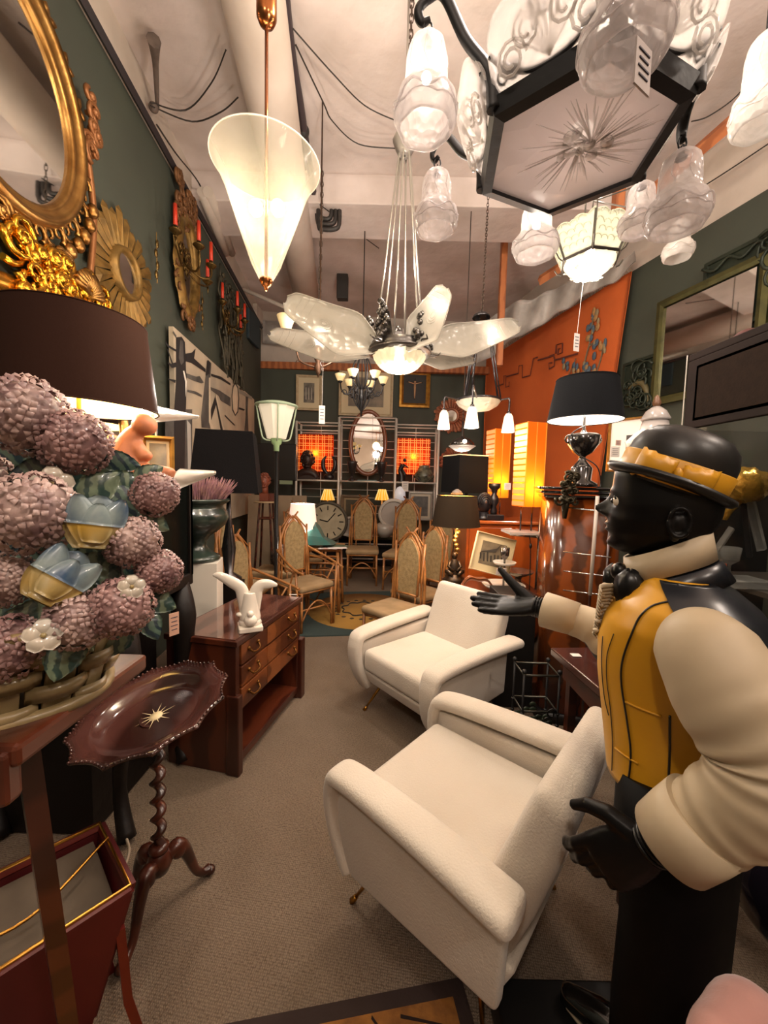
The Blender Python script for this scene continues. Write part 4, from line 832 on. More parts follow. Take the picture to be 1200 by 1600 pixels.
# ---- cone pendant
cn = D(416, 330, 1.6); cp_ = T('cone_pendant', 'opal glass cone pendant lamp hanging on brass rod, two bulbs glowing', 'pendant lamp', cn); OPAL = glass('e0dac8', .84, .08, emis=.03, ecol='ffe9b0', bk='noise', spec=.6, tl=.5)
rimz = D(416, 268, 1.6).z; tipz = D(418, 438, 1.6).z; hc_ = rimz-tipz; cx, cy = cn.x, cn.y
mb = MB(); mb.lathe([(.022, tipz), (.06, tipz+hc_*.16), (.115, tipz+hc_*.5), (.165, tipz+hc_*.82), (.20, rimz-.005), (.216, rimz+.012), (.2185, rimz+.018), (.212, rimz+.018), (.195, rimz), (.16, tipz+hc_*.82), (.11, tipz+hc_*.5), (.018, tipz)], 56, (cx, cy, 0), caps=False); shc = cp_.p('glass_cone', mb, OPAL, world=True)
mb = MB(); mb.tube([(cx+math.cos(a)*.2185, cy+math.sin(a)*.2185, rimz+.019) for a in [2*PI*j/56 for j in range(56)]], .0022, 5, loop=True); cp_.p('glass_rim', mb, mat('efe6d2', .1, emis=.3), parent=shc, world=True)
mb = MB(); mb.lathe([(.001, tipz-.035), (.006, tipz-.03), (.008, tipz-.018), (.018, tipz-.012), (.028, tipz+.008), (.026, tipz+.015)], 24, (cx, cy, 0)); cp_.p('brass_finial', mb, mat('a8683c', .2, 1), world=True)
mb = MB(); mb.tube([(cx, cy, tipz), (cx, cy, 3.5)], .0075, 10); cp_.p('brass_rod', mb, mat('9a6240', .25, .9), world=True)
cz = D(420, 46, 1.6).z-.05; mb = MB(); mb.lathe([(.008, cz), (.03, cz+.012), (.04, cz+.035), (.04, cz+.26), (.035, cz+.27)], 24, (cx, cy, 0)); mb.tube([(cx, cy, cz+.2), (cx, cy, ZC)], .006, 8); cp_.p('brass_canopy', mb, mat('a8683c', .22, 1), world=True)
for s_ in (-1, 1):
    c = D(400 if s_ < 0 else 434, 325, 1.6); mb = MB(); mb.ell(c, (.028, .028, .032)); cp_.p('bulb', mb, BULB(70, 'fff0c8'), world=True); lamp(c, .14, (1, .85, .62), .035)
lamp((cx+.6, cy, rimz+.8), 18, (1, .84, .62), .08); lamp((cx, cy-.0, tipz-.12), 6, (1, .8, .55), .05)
# ---- second hexagonal chandelier (smaller)
h2 = D(920, 425, 2.0); t2 = T('hexagonal_chandelier', 'smaller hexagonal chandelier of pressed glass panels behind the large black one', 'chandelier', h2); NIC = mat('6c6660', .3, .9)
def h2v(k, r_, z, o=R(8)): a = o+2*PI*k/6; return h2+V((math.cos(a)*r_, math.sin(a)*r_, z))
G2 = FRO(.42, (20, .9), .2, 'd4d4c0'); 
mb = MB(); rg = []
for r_, z in ((.125, .045), (.10, .01), (.06, -.02), (.0005, -.03)): rg.append([h2+V((math.cos(2*PI*j/36)*r_, math.sin(2*PI*j/36)*r_, z)) for j in range(36)])
mb.loft(rg, caps=False); gb = t2.p('glass_dish', mb, G2, world=True)
mb = MB(); rs = random.Random(9)
for i in range(26):
    a = rs.uniform(0, 2*PI); r_ = rs.uniform(.02, .10); c = h2+V((math.cos(a)*r_, math.sin(a)*r_, interp([(0, -.032), (.06, -.022), (.1, .008), (.125, .04)], r_))); mb.tube([c+V((math.cos(q)*.016*(1-q/9), math.sin(q)*.016*(1-q/9), 0)) for q in [j*.7 for j in range(9)]], .003, 4)
t2.p('glass_relief', mb, G2, parent=gb, world=True)
mb = MB()
for k in range(6): mb.tube([h2v(k, .14, .05), h2v(k+1, .14, .05)], .009, 4); mb.tube([h2v(k, .14, .05), h2v(k, .20, .19)], .007, 4); mb.tube([h2v(k, .15, .04), h2v(k, .17, .05), h2v(k, .19, .08)], .004, 4)
t2.p('metal_frame', mb, NIC, world=True)
for k in range(6):
    mb = MB(); A_, B_ = h2v(k, .142, .057), h2v(k+1, .142, .057); C1, D1 = h2v(k, .198, .185), h2v(k+1, .198, .185)
    def pan(u, v): q = A_.lerp(B_, u).lerp(C1.lerp(D1, u), v*(1+.12*abs(math.sin(u*PI*2.5)))); return q
    mb.grid(pan, 16, 8, th=(0, 0, -.004)); gp = t2.p('side_glass', mb, G2, world=True)
    mb = MB()
    for j in range(4):
        for i in range(4-j % 2):
            c = pan(.14+.22*i+.1*(j % 2), .2+.22*j)+(h2v(k, .5, 0)+h2v(k+1, .5, 0)-h2*2).normalized()*.003; ux = (B_-A_).normalized(); vx = (C1-A_).normalized(); mb.tube([c+ux*math.cos(q)*.018+vx*math.sin(q)*.018 for q in [PI*m_/6 for m_ in range(7)]], .0028, 4)
    t2.p('scale_relief', mb, G2, parent=gp, world=True)
mb = MB()
for dx, dy in ((-.02, 0), (.005, .01), (.012, -.0)): mb.tube([h2+V((dx*2, dy*2, .1)), V((h2.x+dx, h2.y+dy, ZC))], .004, 5)
t2.p('hanging_rods', mb, NIC, world=True)
mb = MB(); mb.ell(h2+V((0, 0, .08)), .03); t2.p('bulb', mb, BULB(12), world=True); lamp(h2+V((0, 0, .12)), .6, WARM, .04); lamp(h2+V((0, 0, .5)), 6, WARM, .06); lamp(h2-V((0, 0, .06)), 4, WARM, .04)
for px, py, d, w_, h_, k in ((1000, 295, 2.1, .16, .20, 'pale'), (1063, 345, 2.1, .15, .2, 'x')):
    tulip_shade(t2, D(px, py, d), w_, h_, FRO(.12, (30, .5), .25)); q = D(px, py, d); mb = MB(); mb.tube([q, q+V((0, 0, .02)), h2+V((0, 0, .35))], .004, 5); t2.p('shade_arm', mb, NIC, world=True)
tag_card(901, 535, 2.0, .035, .09, 'white price tag hanging on long thread in front of orange rug', (911, 440, 2.0), rz=R(20))
# ---- star chandelier
sc = D(624, 556, 2.3); ts = T('star_chandelier', 'star-shaped chandelier with pointed frosted glass wings and grape bunches, centre', 'chandelier', sc); PEW = mat('5a5550', .35, .85, bump=(60, .4, .003), var=(12, '2e2a28', .7))
mb = MB(); rg = []
for r_, z in ((.155, .0), (.145, -.03), (.12, -.062), (.08, -.088), (.0005, -.105)): rg.append([sc+V((math.cos(2*PI*j/72)*r_*(1+.035*math.cos(18*2*PI*j/72)), math.sin(2*PI*j/72)*r_*(1+.035*math.cos(18*2*PI*j/72)), z)) for j in range(72)])
mb.loft(rg, caps=False); ts.p('glass_bowl', mb, FRO(.75, (35, .8), .15, 'e4dcc0'), world=True)
mb = MB(); mb.lathe([(.15, .0), (.185, .008), (.19, .02), (.178, .028), (.185, .036), (.168, .05), (.172, .062), (.15, .068), (.12, .06)], 48, sc); ring_ = ts.p('moulded_ring', mb, PEW, world=True)
for k in range(5):
    a = R(20+72*k); d = V((math.cos(a), math.sin(a), 0)); sd = V((-d.y, d.x, 0)); mb = MB(); rs = random.Random(k)
    for i in range(22):
        z = .05+.19*i/21; w_ = .055*(1-i/24); mb.ell(sc+d*(.19+.014*math.sin(i))+sd*rs.uniform(-w_, w_)+V((0, 0, z)), .0165, 8, 6)
    ts.p('grape_bunch', mb, PEW, world=True)
    mb = MB(); mb.prism([(-.05, .05), (.05, .05), (.02, .2), (-.02, .2)], sc+d*.148, sd, (0, 0, 1), d*.004); ts.p('bracket_plate', mb, PEW, world=True)
    mb = MB(); c = sc+d*.19+V((0, 0, .03))
    for s_ in (-1, 1): mb.tube([c, c+d*.03+sd*s_*.02, c+d*.06+sd*s_*.012, c+d*.07+sd*s_*.03+V((0, 0, .015))], [.009, .008, .006, .003], 6)
    ts.p('leaf_ornament', mb, PEW, world=True)
tips = [((628, 525), (693, 452), 1.75, .11, .9), ((540, 555), (440, 468), 2.45, .11, .12), ((700, 540), (806, 508), 2.5, .10, .25), ((560, 565), (420, 500), 2.1, .05, .0), ((690, 545), (752, 560), 2.9, .06, .1)]
wg = [((696, 448, 2.0), (636, 548, 2.14), .185, 1.0), ((420, 520, 2.75), (590, 555, 2.35), .17, .12), ((812, 506, 2.7), (650, 545, 2.35), .20, .35), ((446, 468, 2.2), (604, 548, 2.25), .24, .15), ((742, 562, 2.7), (650, 560, 2.4), .10, .15)]
for (x1, y1, d1), (x0, y0, d0), w_, em in wg:
    P0 = D(x0, y0, d0); P1 = D(x1, y1, d1); ax = P1-P0; L_ = ax.length; ax.normalize(); vw = (V((0, 0, H))-P0).normalized(); sd = ax.cross(V((0, 0, 1))).normalized(); sd = (sd*.35+ax.cross(vw).normalized()*.65).normalized(); nn = ax.cross(sd).normalized(); m_ = FRO(em*.4, (18, .6), .32, 'aaa498')
    def wing(u, v): y = (v-.5)*2; ww = w_*interp([(0, .04), (.34, .60), (.42, .62), (.9, .34), (.97, .27), (1, .10)], u); return P0+ax*(u*L_)+sd*(y*ww)+nn*(.02*(1-y*y)+.02*math.sin(u*PI))
    mb = MB(); mb.grid(wing, 20, 8, th=nn*.004); gp = ts.p('glass_wing', mb, m_, world=True)
    mb = MB(); mb.tube([wing(u, .0) for u in [i/20 for i in range(21)]], .004, 5); mb.tube([wing(u, 1.) for u in [i/20 for i in range(21)]], .004, 5)
    c = wing(.62, .5)
    for r_ in (.012, .022, .032): mb.tube([c+(ax*math.cos(q)*1.5+sd*math.sin(q))*r_ for q in [2*PI*j/18 for j in range(18)]], .0022, 4, loop=True)
    for u in (.78, .84, .9): mb.tube([wing(u-.03*abs(v-.5), v) for v in [i/8 for i in range(9)]], .002, 4)
    ts.p('wing_relief', mb, m_, parent=gp, world=True)
    if em > .2:
        mb = MB(); mb.ell(wing(.74, .5)+nn*(-.02), (.018, .018, .018)); ts.p('bulb', mb, BULB(30), world=True); lamp(wing(.74, .5)-nn*.07, .5, WARM, .03)
cpz = D(630, 262, 2.3); tc2 = V((sc.x, sc.y, cpz.z))
mb = MB(); mb.lathe([(.03, 0), (.05, .02), (.07, .07), (.072, .09), (.03, .10)], 8, tc2-V((0, 0, .0))); mb.tube([tc2, V((tc2.x, tc2.y, ZC))], .006, 6); ts.p('ceiling_cap', mb, mat('8c8680', .4, .6), world=True)
for k in range(6):
    a = R(15+60*k); mb = MB(); mb.tube([tc2+V((math.cos(a)*.03, math.sin(a)*.03, .03)), sc+V((math.cos(a)*.15, math.sin(a)*.15, .06))], .0055, 6); ts.p('hanging_rod', mb, mat('a09a92', .35, .7), world=True)
mb = MB(); mb.ell(sc+V((0, 0, -.02)), .03); ts.p('bulb', mb, BULB(25), world=True); lamp(sc-V((0, 0, .18)), 10, WARM, .05); lamp(sc+V((0, 0, .5)), 6, WARM, .05)
# ---- generic arms helper
def cup(t, c, r_, h_, m, up=1, seg=24, name='glass_shade'):
    mb = MB(); mb.lathe([(r_*.35, 0), (r_*.55, up*h_*.15), (r_*.8, up*h_*.6), (r_, up*h_), (r_*.96, up*h_), (r_*.75, up*h_*.6), (r_*.3, up*h_*.05)], seg, c, caps=False); return t.p(name, mb, m, world=True)
AMB = glass('f0e0b8', .1, .3, emis=.35, ecol='ffe0a0', bk='noise', tl=.3)
# bronze chandelier, two cups
bz = D(497, 590, 3.15); tb = T('bronze_chandelier', 'bronze chandelier with two upturned tulip cups and lit white globe, left of centre', 'chandelier', bz); BRZ = mat('5c4434', .4, .7, var=(20, '3a2a20', .7))
mb = MB(); mb.lathe([(.002, 0), (.02, .04), (.035, .08), (.02, .12), (.04, .16), (.03, .24), (.02, .26)], 12, bz); mb.tube([bz+V((0, 0, .25)), D(500, 500, 3.15), V((D(500, 500, 3.15).x, D(500, 500, 3.15).y, ZC))], .006, 6); tb.p('stem', mb, BRZ, world=True)
mb = MB(); c = D(501, 500, 3.15); mb.lathe([(.04, 0), (.055, .02), (.03, .045), (.01, .05)], 16, c-V((0, 0, .0))); tb.p('upper_cap', mb, BRZ, world=True)
cup(tb, D(500, 545, 3.15), .088, .15, glass('f4efe4', .1, .3, emis=1.2, ecol='fff4dc', bk='noise'), 1); lamp(D(502, 528, 3.0), 5, WARM, .04)
for pts, cpx in (([(497, 575), (470, 565), (462, 545), (450, 530), (447, 518)], (447, 518)), ([(500, 575), (520, 565), (528, 550), (540, 545)], None)):
    mb = MB(); mb.tube(cat([D(x, y, 3.15) for x, y in pts], 5), .008, 6)
    for i in (1, 2, 3): q = D(*pts[i], 3.15); mb.tube([q, q+V((-.03, 0, .01)), q+V((-.045, 0, -.01))], [.007, .005, .002], 5)
    tb.p('arm', mb, BRZ, world=True)
cup(tb, D(447, 516, 3.15), .075, .11, AMB, 1)
mb = MB(); mb.lathe([(.01, -.03), (.045, .0), (.02, .01)], 12, D(447, 516, 3.15)); tb.p('cup_holder', mb, BRZ, world=True)
tag_card(503, 648, 3.2, .05, .15, 'long white price tag hanging below the bronze chandelier', (505, 560, 3.2), rz=R(10))
# ---- wrought iron chandelier
ir = D(565, 615, 4.3); ti = T('iron_chandelier', 'black wrought iron chandelier with small cream glass cups before the back wall', 'chandelier', ir)
mb = MB(); mb.tube([ir+V((0, 0, -.25)), ir, ir+V((0, 0, .1))], [.01, .025, .01], 8); mb.ell(ir-V((0, 0, .04)), (.03, .03, .05)); mb.tube([ir+V((0, 0, .05)), V((ir.x, ir.y, ZC))], .006, 5); mb.ell(ir+V((0, 0, .45)), (.03, .03, .03)); ti.p('stem', mb, IRON, world=True)
for k in range(6):
    a = R(10+60*k); d = V((math.cos(a), math.sin(a), 0)); P = lambda r_, z: ir+d*r_+V((0, 0, z)); mb = MB()
    mb.tube(cat([P(0, -.2), P(.08, -.08), P(.10, .05), P(.16, -.02), P(.22, .02), P(.24, .10)], 5), .008, 6); mb.tube(cat([P(.015, .05), P(.09, .12), P(.10, .28), P(.05, .40), P(0, .42)], 5), .008, 6)
    for c_, r_ in ((P(.19, .0), .035), (P(.12, -.03), .03)): mb.tube([c_+d*math.cos(q)*r_*(1-q/10)+V((0, 0, math.sin(q)*r_*(1-q/10))) for q in [i*.5 for i in range(16)]], .006, 5)
    ti.p('scroll_arm', mb, IRON, world=True); cup(ti, P(.24, .12), .06, .075, AMB); mb = MB(); mb.lathe([(.012, -.02), (.03, .0), (.02, .005)], 10, P(.24, .12)); ti.p('cup_holder', mb, IRON, world=True)
lamp(ir+V((0, -.3, .2)), 5, WARM, .05)
# ---- chrome bowl chandelier
cr_ = D(747, 628, 3.0); tcq = T('chrome_chandelier', 'dark metal deco chandelier with frosted bowl and three lit bell shades by orange rug', 'chandelier', cr_); DM = mat('4c4a4c', .25, .9)
mb = MB(); mb.lathe([(.17, 0), (.15, -.03), (.1, -.06), (.0005, -.075)], 32, cr_, caps=False); tcq.p('glass_bowl', mb, FRO(.8, (30, .7), .15, 'e8e2cc'), world=True)
mb = MB(); mb.lathe([(.16, .0), (.18, .003), (.178, .015), (.15, .02), (.14, .01)], 40, cr_); tcq.p('rim_ring', mb, DM, world=True)
mb = MB(); c1 = D(752, 497, 3.0); mb.lathe([(.07, 0), (.06, .02), (.02, .05), (.008, .06)], 20, c1); tcq.p('upper_cap', mb, DM, world=True)
for k in range(3):
    a = R(100+120*k); mb = MB(); mb.tube([c1+V((math.cos(a)*.04, math.sin(a)*.04, .01)), cr_+V((math.cos(a)*.15, math.sin(a)*.15, .01))], .008, 6, flat=1); mb.tube([c1+V((math.cos(a)*.055, math.sin(a)*.055, .01)), cr_+V((math.cos(a)*.17, math.sin(a)*.17, .01))], .006, 6); tcq.p('hanging_bars', mb, DM, world=True)
for px, py, d in ((694, 640, 2.9), (738, 634, 2.55), (795, 645, 2.9)):
    q = D(px, py, d); e = cr_+(V((q.x, q.y, cr_.z))-cr_).normalized()*.16; mb = MB(); mb.tube(cat([e, e.lerp(V((q.x, q.y, cr_.z+.01)), .7), V((q.x, q.y, cr_.z+.0)), q], 4), .007, 6); mb.lathe([(.012, .01), (.018, -.01)], 10, q); tcq.p('arm', mb, DM, world=True)
    mb = MB(); mb.lathe([(.02, -.008), (.032, -.03), (.045, -.12), (.048, -.145), (.044, -.145), (.028, -.03), (.016, -.008)], 20, q, caps=False); tcq.p('glass_shade', mb, FRO(2.2, (40, .5), .1, 'fff0d8'), world=True); lamp(q-V((0, 0, .2)), 2.5, WARM, .03)
# ---- dome pendant
dm = D(722, 697, 4.0); td = T('dome_pendant', 'small dark metal dome pendant with glass dish, below the chrome chandelier', 'pendant lamp', dm)
mb = MB(); mb.lathe([(.125, 0), (.12, .03), (.08, .07), (.03, .09), (.012, .11), (.012, .25)], 28, dm); mb.tube([dm+V((0, 0, .2)), V((dm.x, dm.y, 4.4))], .005, 5); td.p('metal_dome', mb, mat('5c5856', .2, .9), world=True)
mb = MB(); mb.lathe([(.14, 0), (.12, -.015), (.07, -.05), (.0005, -.06)], 28, dm, caps=False); td.p('glass_dish', mb, FRO(.9, (40, .5), .25), world=True); lamp(dm-V((0, 0, .1)), 3, WARM, .04)
mb = MB(); mb.ell(dm+V((-.0, -.125, .035)), .02); td.p('bulb', mb, BULB(20), world=True)
# ---- pale green lantern
ln = D(432, 690, 4.0); tl = T('pale_lantern', 'mint-white street-style lantern with tapered panes, left of the metal shelf', 'lantern', V((ln.x, ln.y, 0))); MINT = mat('a8bca0', .45)
mb = MB(); 
def hexr(c, r_, z, n=8): return [c+V((math.cos(2*PI*j/n)*r_, math.sin(2*PI*j/n)*r_, z)) for j in range(n)]
for k in range(8):
    mb = MB(); A_ = hexr(ln, .10, .03); B_ = hexr(ln, .19, .36); mb.add([A_[k], A_[(k+1) % 8], B_[(k+1) % 8], B_[k]], [(0, 1, 2, 3)], False); tl.p('pane', mb, glass('d8d4c4', .1, .4, emis=.35, ecol='ffe8c8', bk='noise'), world=True)
mb = MB(); mb.lathe([(.22, .36), (.215, .375), (.13, .40), (.002, .41)], 32, ln); mb.lathe([(.18, .355), (.22, .36), (.18, .365)], 32, ln); tl.p('lid', mb, MINT, world=True)
for k in range(4):
    a = R(20+90*k); d = V((math.cos(a), math.sin(a), 0)); mb = MB(); mb.tube(cat([ln+d*.20+V((0, 0, .36)), ln+d*.15+V((0, 0, .08)), ln+d*.12+V((0, 0, .02)), ln+d*.06+V((0, 0, .01))], 4), .008, 6); tl.p('bracket', mb, MINT, world=True)
mb = MB(); mb.lathe([(.06, .03), (.05, -.02), (.03, -.04), (.028, -.10)], 16, ln); tl.p('collar', mb, mat('98b888', .5), world=True)
mb = MB(); mb.lathe([(.022, ln.z-.1), (.02, .03), (.12, .02), (.13, 0)], 16, (ln.x, ln.y, 0)); tl.p('post', mb, BLK, world=True)
# ---- feather wall lights by the cabinet
for k, (px, py, d, lab, em, sx_) in enumerate(((258, 648, 1.75, 'lit frosted glass fan-shaped lamp behind the terracotta figure', 1.2, 1), (300, 748, 1.72, 'unlit pale glass fan-shaped lamp above the heather urn', .05, .7))):
    c = D(px, py, d); t = T('fan_lamp', lab, 'lamp', c, group=None); mb = MB(); L_ = .24*sx_; ax = V((.9, .3, 0)).normalized(); sd = V((-.1, .2, 1)).normalized()
    def fan(u, v): y = (v-.5)*2; return c+ax*((u-.4)*L_*(1-.15*y*y))+sd*(y*.045*(1-.8*u))+V((.01, -.03*(1-y*y), (.03*u if k else -.0*u)))
    mb.grid(fan, 14, 8, th=(0, .004, 0)); t.p('glass_fan', mb, FRO(em*.6, (30, .6), .15, 'd8d2c8'), world=True)
    mb = MB(); base = V((c.x-.06, c.y+.02, 1.525)); mb.tube([c+V((-.04, 0, -.03)), base], .006, 6); mb.lathe([(.03, 0), (.02, .01)], 12, base); t.p('metal_foot', mb, NIC, world=True)
    if em > .5: mb = MB(); mb.ell(fan(.08, .5)+V((0, 0, .03)), .02); t.p('bulb', mb, BULB(60), world=True); lamp(c+V((.0, -.02, .1)), 3, WARM, .03)
# ---- globes added round the unseen fill lamps
for i, q in enumerate(REAR_FILL):
    t = T('globe_pendant', ['opal globe pendant on the ceiling behind the camera, left', 'opal globe pendant on the ceiling behind the camera, middle', 'opal globe pendant on ceiling at far right'][i], 'pendant lamp', q, group=None)
    c = V(q)+V((0, 0, .35)); mb = MB(); mb.ell(c, .15, 24, 16); t.p('opal_globe', mb, mat('fff0d8', .3, emis=6, ecol='ffdfb0'), world=True); mb = MB(); mb.tube([c+V((0, 0, .15)), (c.x, c.y, ZC)], .008, 6); t.p('rod', mb, BRASS, world=True)
# ================================================================== WALL PIECES, RIGHT SIDE, BACK OF THE ROOM
MIR = mat('e8e8e4', .03, 1); GILT = mat('a88048', .33, .95, bump=(35, .35, .004), var=(10, '6a3e12', .6)); OLDG = mat('8a6a34', .45, .6, bump=(40, .5, .003), var=(12, '54401e', .8))
Lq = lambda y, z, e=.04: V((lw(y, e), y, z)); LY = V((-.1, 1, 0)).normalized(); LN = V((1, .1, 0)).normalized(); RY = V((-.255, 1, 0)).normalized(); RN = V((-1, -.255, 0)).normalized()
Rq = lambda y, z, e=.04: V((rw(y, 0), y, z))+RN*e
def oval(t, c, ax, up, n, a, b, th, m, name='frame', prof=None, seg=72, wob=0, parent=None):
    prof = prof or [(0, 0), (0, th*.6), (.25, th), (.5, th*.7), (.75, th), (1, th*.5), (1, 0)]
    w_ = prof[0] and (th*1.2); rg = []
    mb = MB(); W = th*1.3 if not isinstance(prof, tuple) else 0
    for u, z in prof: rg.append([c+ax*math.cos(q)*(a+W*u+wob*u*math.sin(q*14)*.5)+up*math.sin(q)*(b+W*u+wob*u*math.sin(q*14)*.5)+n*z for q in [2*PI*j/seg for j in range(seg)]])
    mb.loft(rg, caps=False); return t.p(name, mb, m, parent=parent, world=True)
def disc(t, c, ax, up, a, b, m, name='mirror_glass', n=None, seg=64, parent=None):
    mb = MB(); n = n or ax.cross(up); mb.prism([(math.cos(2*PI*j/seg)*a, math.sin(2*PI*j/seg)*b) for j in range(seg)], c, ax, up, n*.004); return t.p(name, mb, m, parent=parent, world=True)
def scrolls(mb, c, ax, up, n, seedn, cnt, w_, h_, r_=.035, th=.009):
    rs = random.Random(seedn)
    for i in range(cnt):
        p = c+ax*rs.uniform(-w_, w_)+up*rs.uniform(-h_, h_)+n*rs.uniform(.0, .02); s_ = rs.choice((-1, 1)); a0 = rs.uniform(0, 6); R_ = r_*rs.uniform(.6, 1.3)
        mb.tube([p+(ax*math.cos(a0+s_*q)+up*math.sin(a0+s_*q))*R_*(1-q/9)+n*.003*q for q in [j*.55 for j in range(14)]], resamp([th, th*.9, th*.5], 14), 6)
        if i % 3 == 0: mb.ell(p+n*.01, (th*1.6,)*3, 8, 6)
# big oval gilt mirror
t = T('oval_mirror', 'large gilt oval mirror with carved scroll border at top left', 'mirror', Lq(1.83, 2.6)); c = Lq(1.80, 3.22, .05)
disc(t, c-LN*.02, LY, V((0, 0, 1)), .40, .47, MIR, n=LN); oval(t, c-LN*.03, LY, V((0, 0, 1)), LN, .385, .455, .05, GILT, prof=[(0, 0), (0, .03), (.3, .045), (.5, .035), (.75, .06), (1.1, .07), (1.5, .03), (1.5, 0)])
mb = MB()
for k in range(44):
    q = 2*PI*k/44; p = c+LY*math.cos(q)*.50+V((0, 0, 1))*math.sin(q)*.575; o_ = LY*math.cos(q)+V((0, 0, 1))*math.sin(q); sd = LN.cross(o_)
    mb.tube([p+(o_*math.cos(a)+sd*math.sin(a)*(1 if k % 2 else -1))*.045*(1-a/9) for a in [j*.55 for j in range(13)]], resamp([.013, .011, .005], 13), 6)
for k in range(6):
    q = R(-62+k*9); p = c+LY*math.cos(q)*.56+V((0, 0, 1))*math.sin(q)*.66; mb.ell(p+LN*.01, (.03, .035, .04), 8, 6)
scrolls(mb, c+LY*.0-V((0, 0, .63)), LY, V((0, 0, 1)), LN, 3, 26, .34, .055, .05, .013)
t.p('carved_border', mb, GILT, world=True)
mb = MB(); mb.tube(cat([c+LY*.50+V((0, 0, .18)), c+LY*.56+V((0, 0, -.2)), c+LY*.50+V((0, 0, -.62))], 6), .018, 8); scrolls(mb, c+LY*.55+V((0, 0, .28)), LY, V((0, 0, 1)), LN, 5, 12, .03, .16, .05, .014); t.p('carved_bracket', mb, mat('8a5a34', .4, .5, bump=(30, .4)), world=True)
# sunburst mirror
def sun(name, label, c, ax, n, r0, r1, m, cnt, group=None, gl=True, cat_='mirror', tilt=None):
    up = V((0, 0, 1)); t = T(name, label, cat_, c-V((0, 0, r1)), group=group)
    for k in range(cnt):
        q = 2*PI*k/cnt; o_ = ax*math.cos(q)+up*math.sin(q); sd = n.cross(o_); L_ = r1*(.86+.14*((k*7) % 5)/4); w_ = PI*r0/cnt*1.1
        mb = MB(); mb.add([c+o_*r0+sd*w_*.7, c+o_*r0-sd*w_*.7, c+o_*L_*.93-sd*w_*1.9, c+o_*L_, c+o_*L_*.93+sd*w_*1.9, c+o_*r0+n*.012, c+o_*L_*.88+n*.018], [(0, 5, 6, 4), (5, 1, 2, 6), (6, 2, 3), (4, 6, 3), (1, 0, 4, 3, 2)], False); t.p('ray', mb, m, world=True)
    oval(t, c, ax, up, n, r0*.72, r0*.72, .03, m, 'rim', prof=[(0, 0), (0, .025), (.5, .045), (1, .04), (1.3, .0)])
    if gl: disc(t, c+n*.012, ax, up, r0*.76, r0*.76, MIR, n=n)
    return t
sun('sunburst_mirror', 'gilt wooden sunburst mirror with broad tapering rays on left wall', Lq(2.70, 2.87, .03), LY, LN, .165, .41, OLDG, 26)
# narrow carved mirror
t = T('carved_mirror', 'tall narrow carved giltwood mirror behind the red candles', 'mirror', Lq(3.70, 2.9)); c = Lq(3.70, 3.45, .04); U = V((0, 0, 1))
disc(t, c, LY, U, .16, .36, MIR, n=LN); oval(t, c, LY, U, LN, .155, .35, .07, OLDG, prof=[(0, 0), (0, .02), (.4, .05), (.9, .04), (1.3, 0)], wob=.02)
for a_ in ((c+U*.52, 8, 36, .20, .16, .06, .016), (c-U*.44, 9, 16, .12, .07, .045, .014), (c+LY*.21, 10, 12, .02, .34, .04, .012), (c-LY*.21, 11, 12, .02, .34, .04, .012)): mb = MB(); scrolls(mb, a_[0], LY, U, LN, *a_[1:]); t.p('carving', mb, mat('7a5230', .55, .4, bump=(40, .5), var=(12, '4a3018', .7)), world=True)
# candle sconces
CAN = mat('c0361e', .45); ORM = mat('7a6238', .35, .9, var=(30, '40321c', .7))
def sconce(label, y, z, s_):
    c = Lq(y, z, .03); t = T('candle_sconce', label, 'wall sconce', c, group=None)
    mb = MB(); mb.ell(c+LN*.02, (.03, .05*s_, .09*s_)); scrolls(mb, c+LN*.05, LY, U, LN, int(y*10), 16, .10*s_, .10*s_, .05*s_, .008); t.p('back_plate', mb, ORM, world=True)
    for k, (dy, dz, dn) in enumerate(((-.34, .06, .12), (-.12, .08, .22), (.12, .05, .24), (.32, .0, .14))):
        e = c+LY*dy*s_+U*(dz)*s_+LN*dn*s_; mb = MB(); mb.tube(cat([c+LN*.03, c+LY*dy*.4*s_-U*.10*s_+LN*dn*.7*s_, c+LY*dy*.9*s_-U*.06*s_+LN*dn*s_, e], 5), .009*s_, 6)
        mb.lathe([(.01*s_, -.04*s_), (.045*s_, -.005), (.05*s_, .0), (.02*s_, .005), (.018*s_, .035*s_)], 14, e); mb.tube([e-U*.05*s_, e-U*.12*s_], [.012*s_, .002], 6); t.p('arm', mb, ORM, world=True)
        mb = MB(); mb.tube([e+U*.02, e+U*(.03+.17*s_)], [.017*s_, .015*s_], 10); t.p('candle', mb, CAN, world=True)
sconce('ornate brass wall sconce with four red candles, nearer one before narrow carved mirror', 3.55, 3.42, 1.0)
sconce('ornate brass wall sconce with four red candles, farther one', 4.72, 3.40, 1.0)
for k, (px, py) in enumerate(((245, 405), (316, 488))):
    c = PL(px, py, (lw(0, .05), 0, 0), (1, .1, 0)); t = T('crystal_drop', ['faceted glass and brass drop hanging on wall left of nearer candles', 'faceted glass and brass drop hanging on wall left of farther candles'][k], 'ornament', c); mb = MB()
    for i in range(4): mb.ell(c+U*(.12-.08*i)+LY*.01*(-1)**i, (.012, .018, .035), 6, 4)
    mb.tube([c+U*.2, c-U*.18], .004, 4); t.p('beads', mb, ORM, world=True)
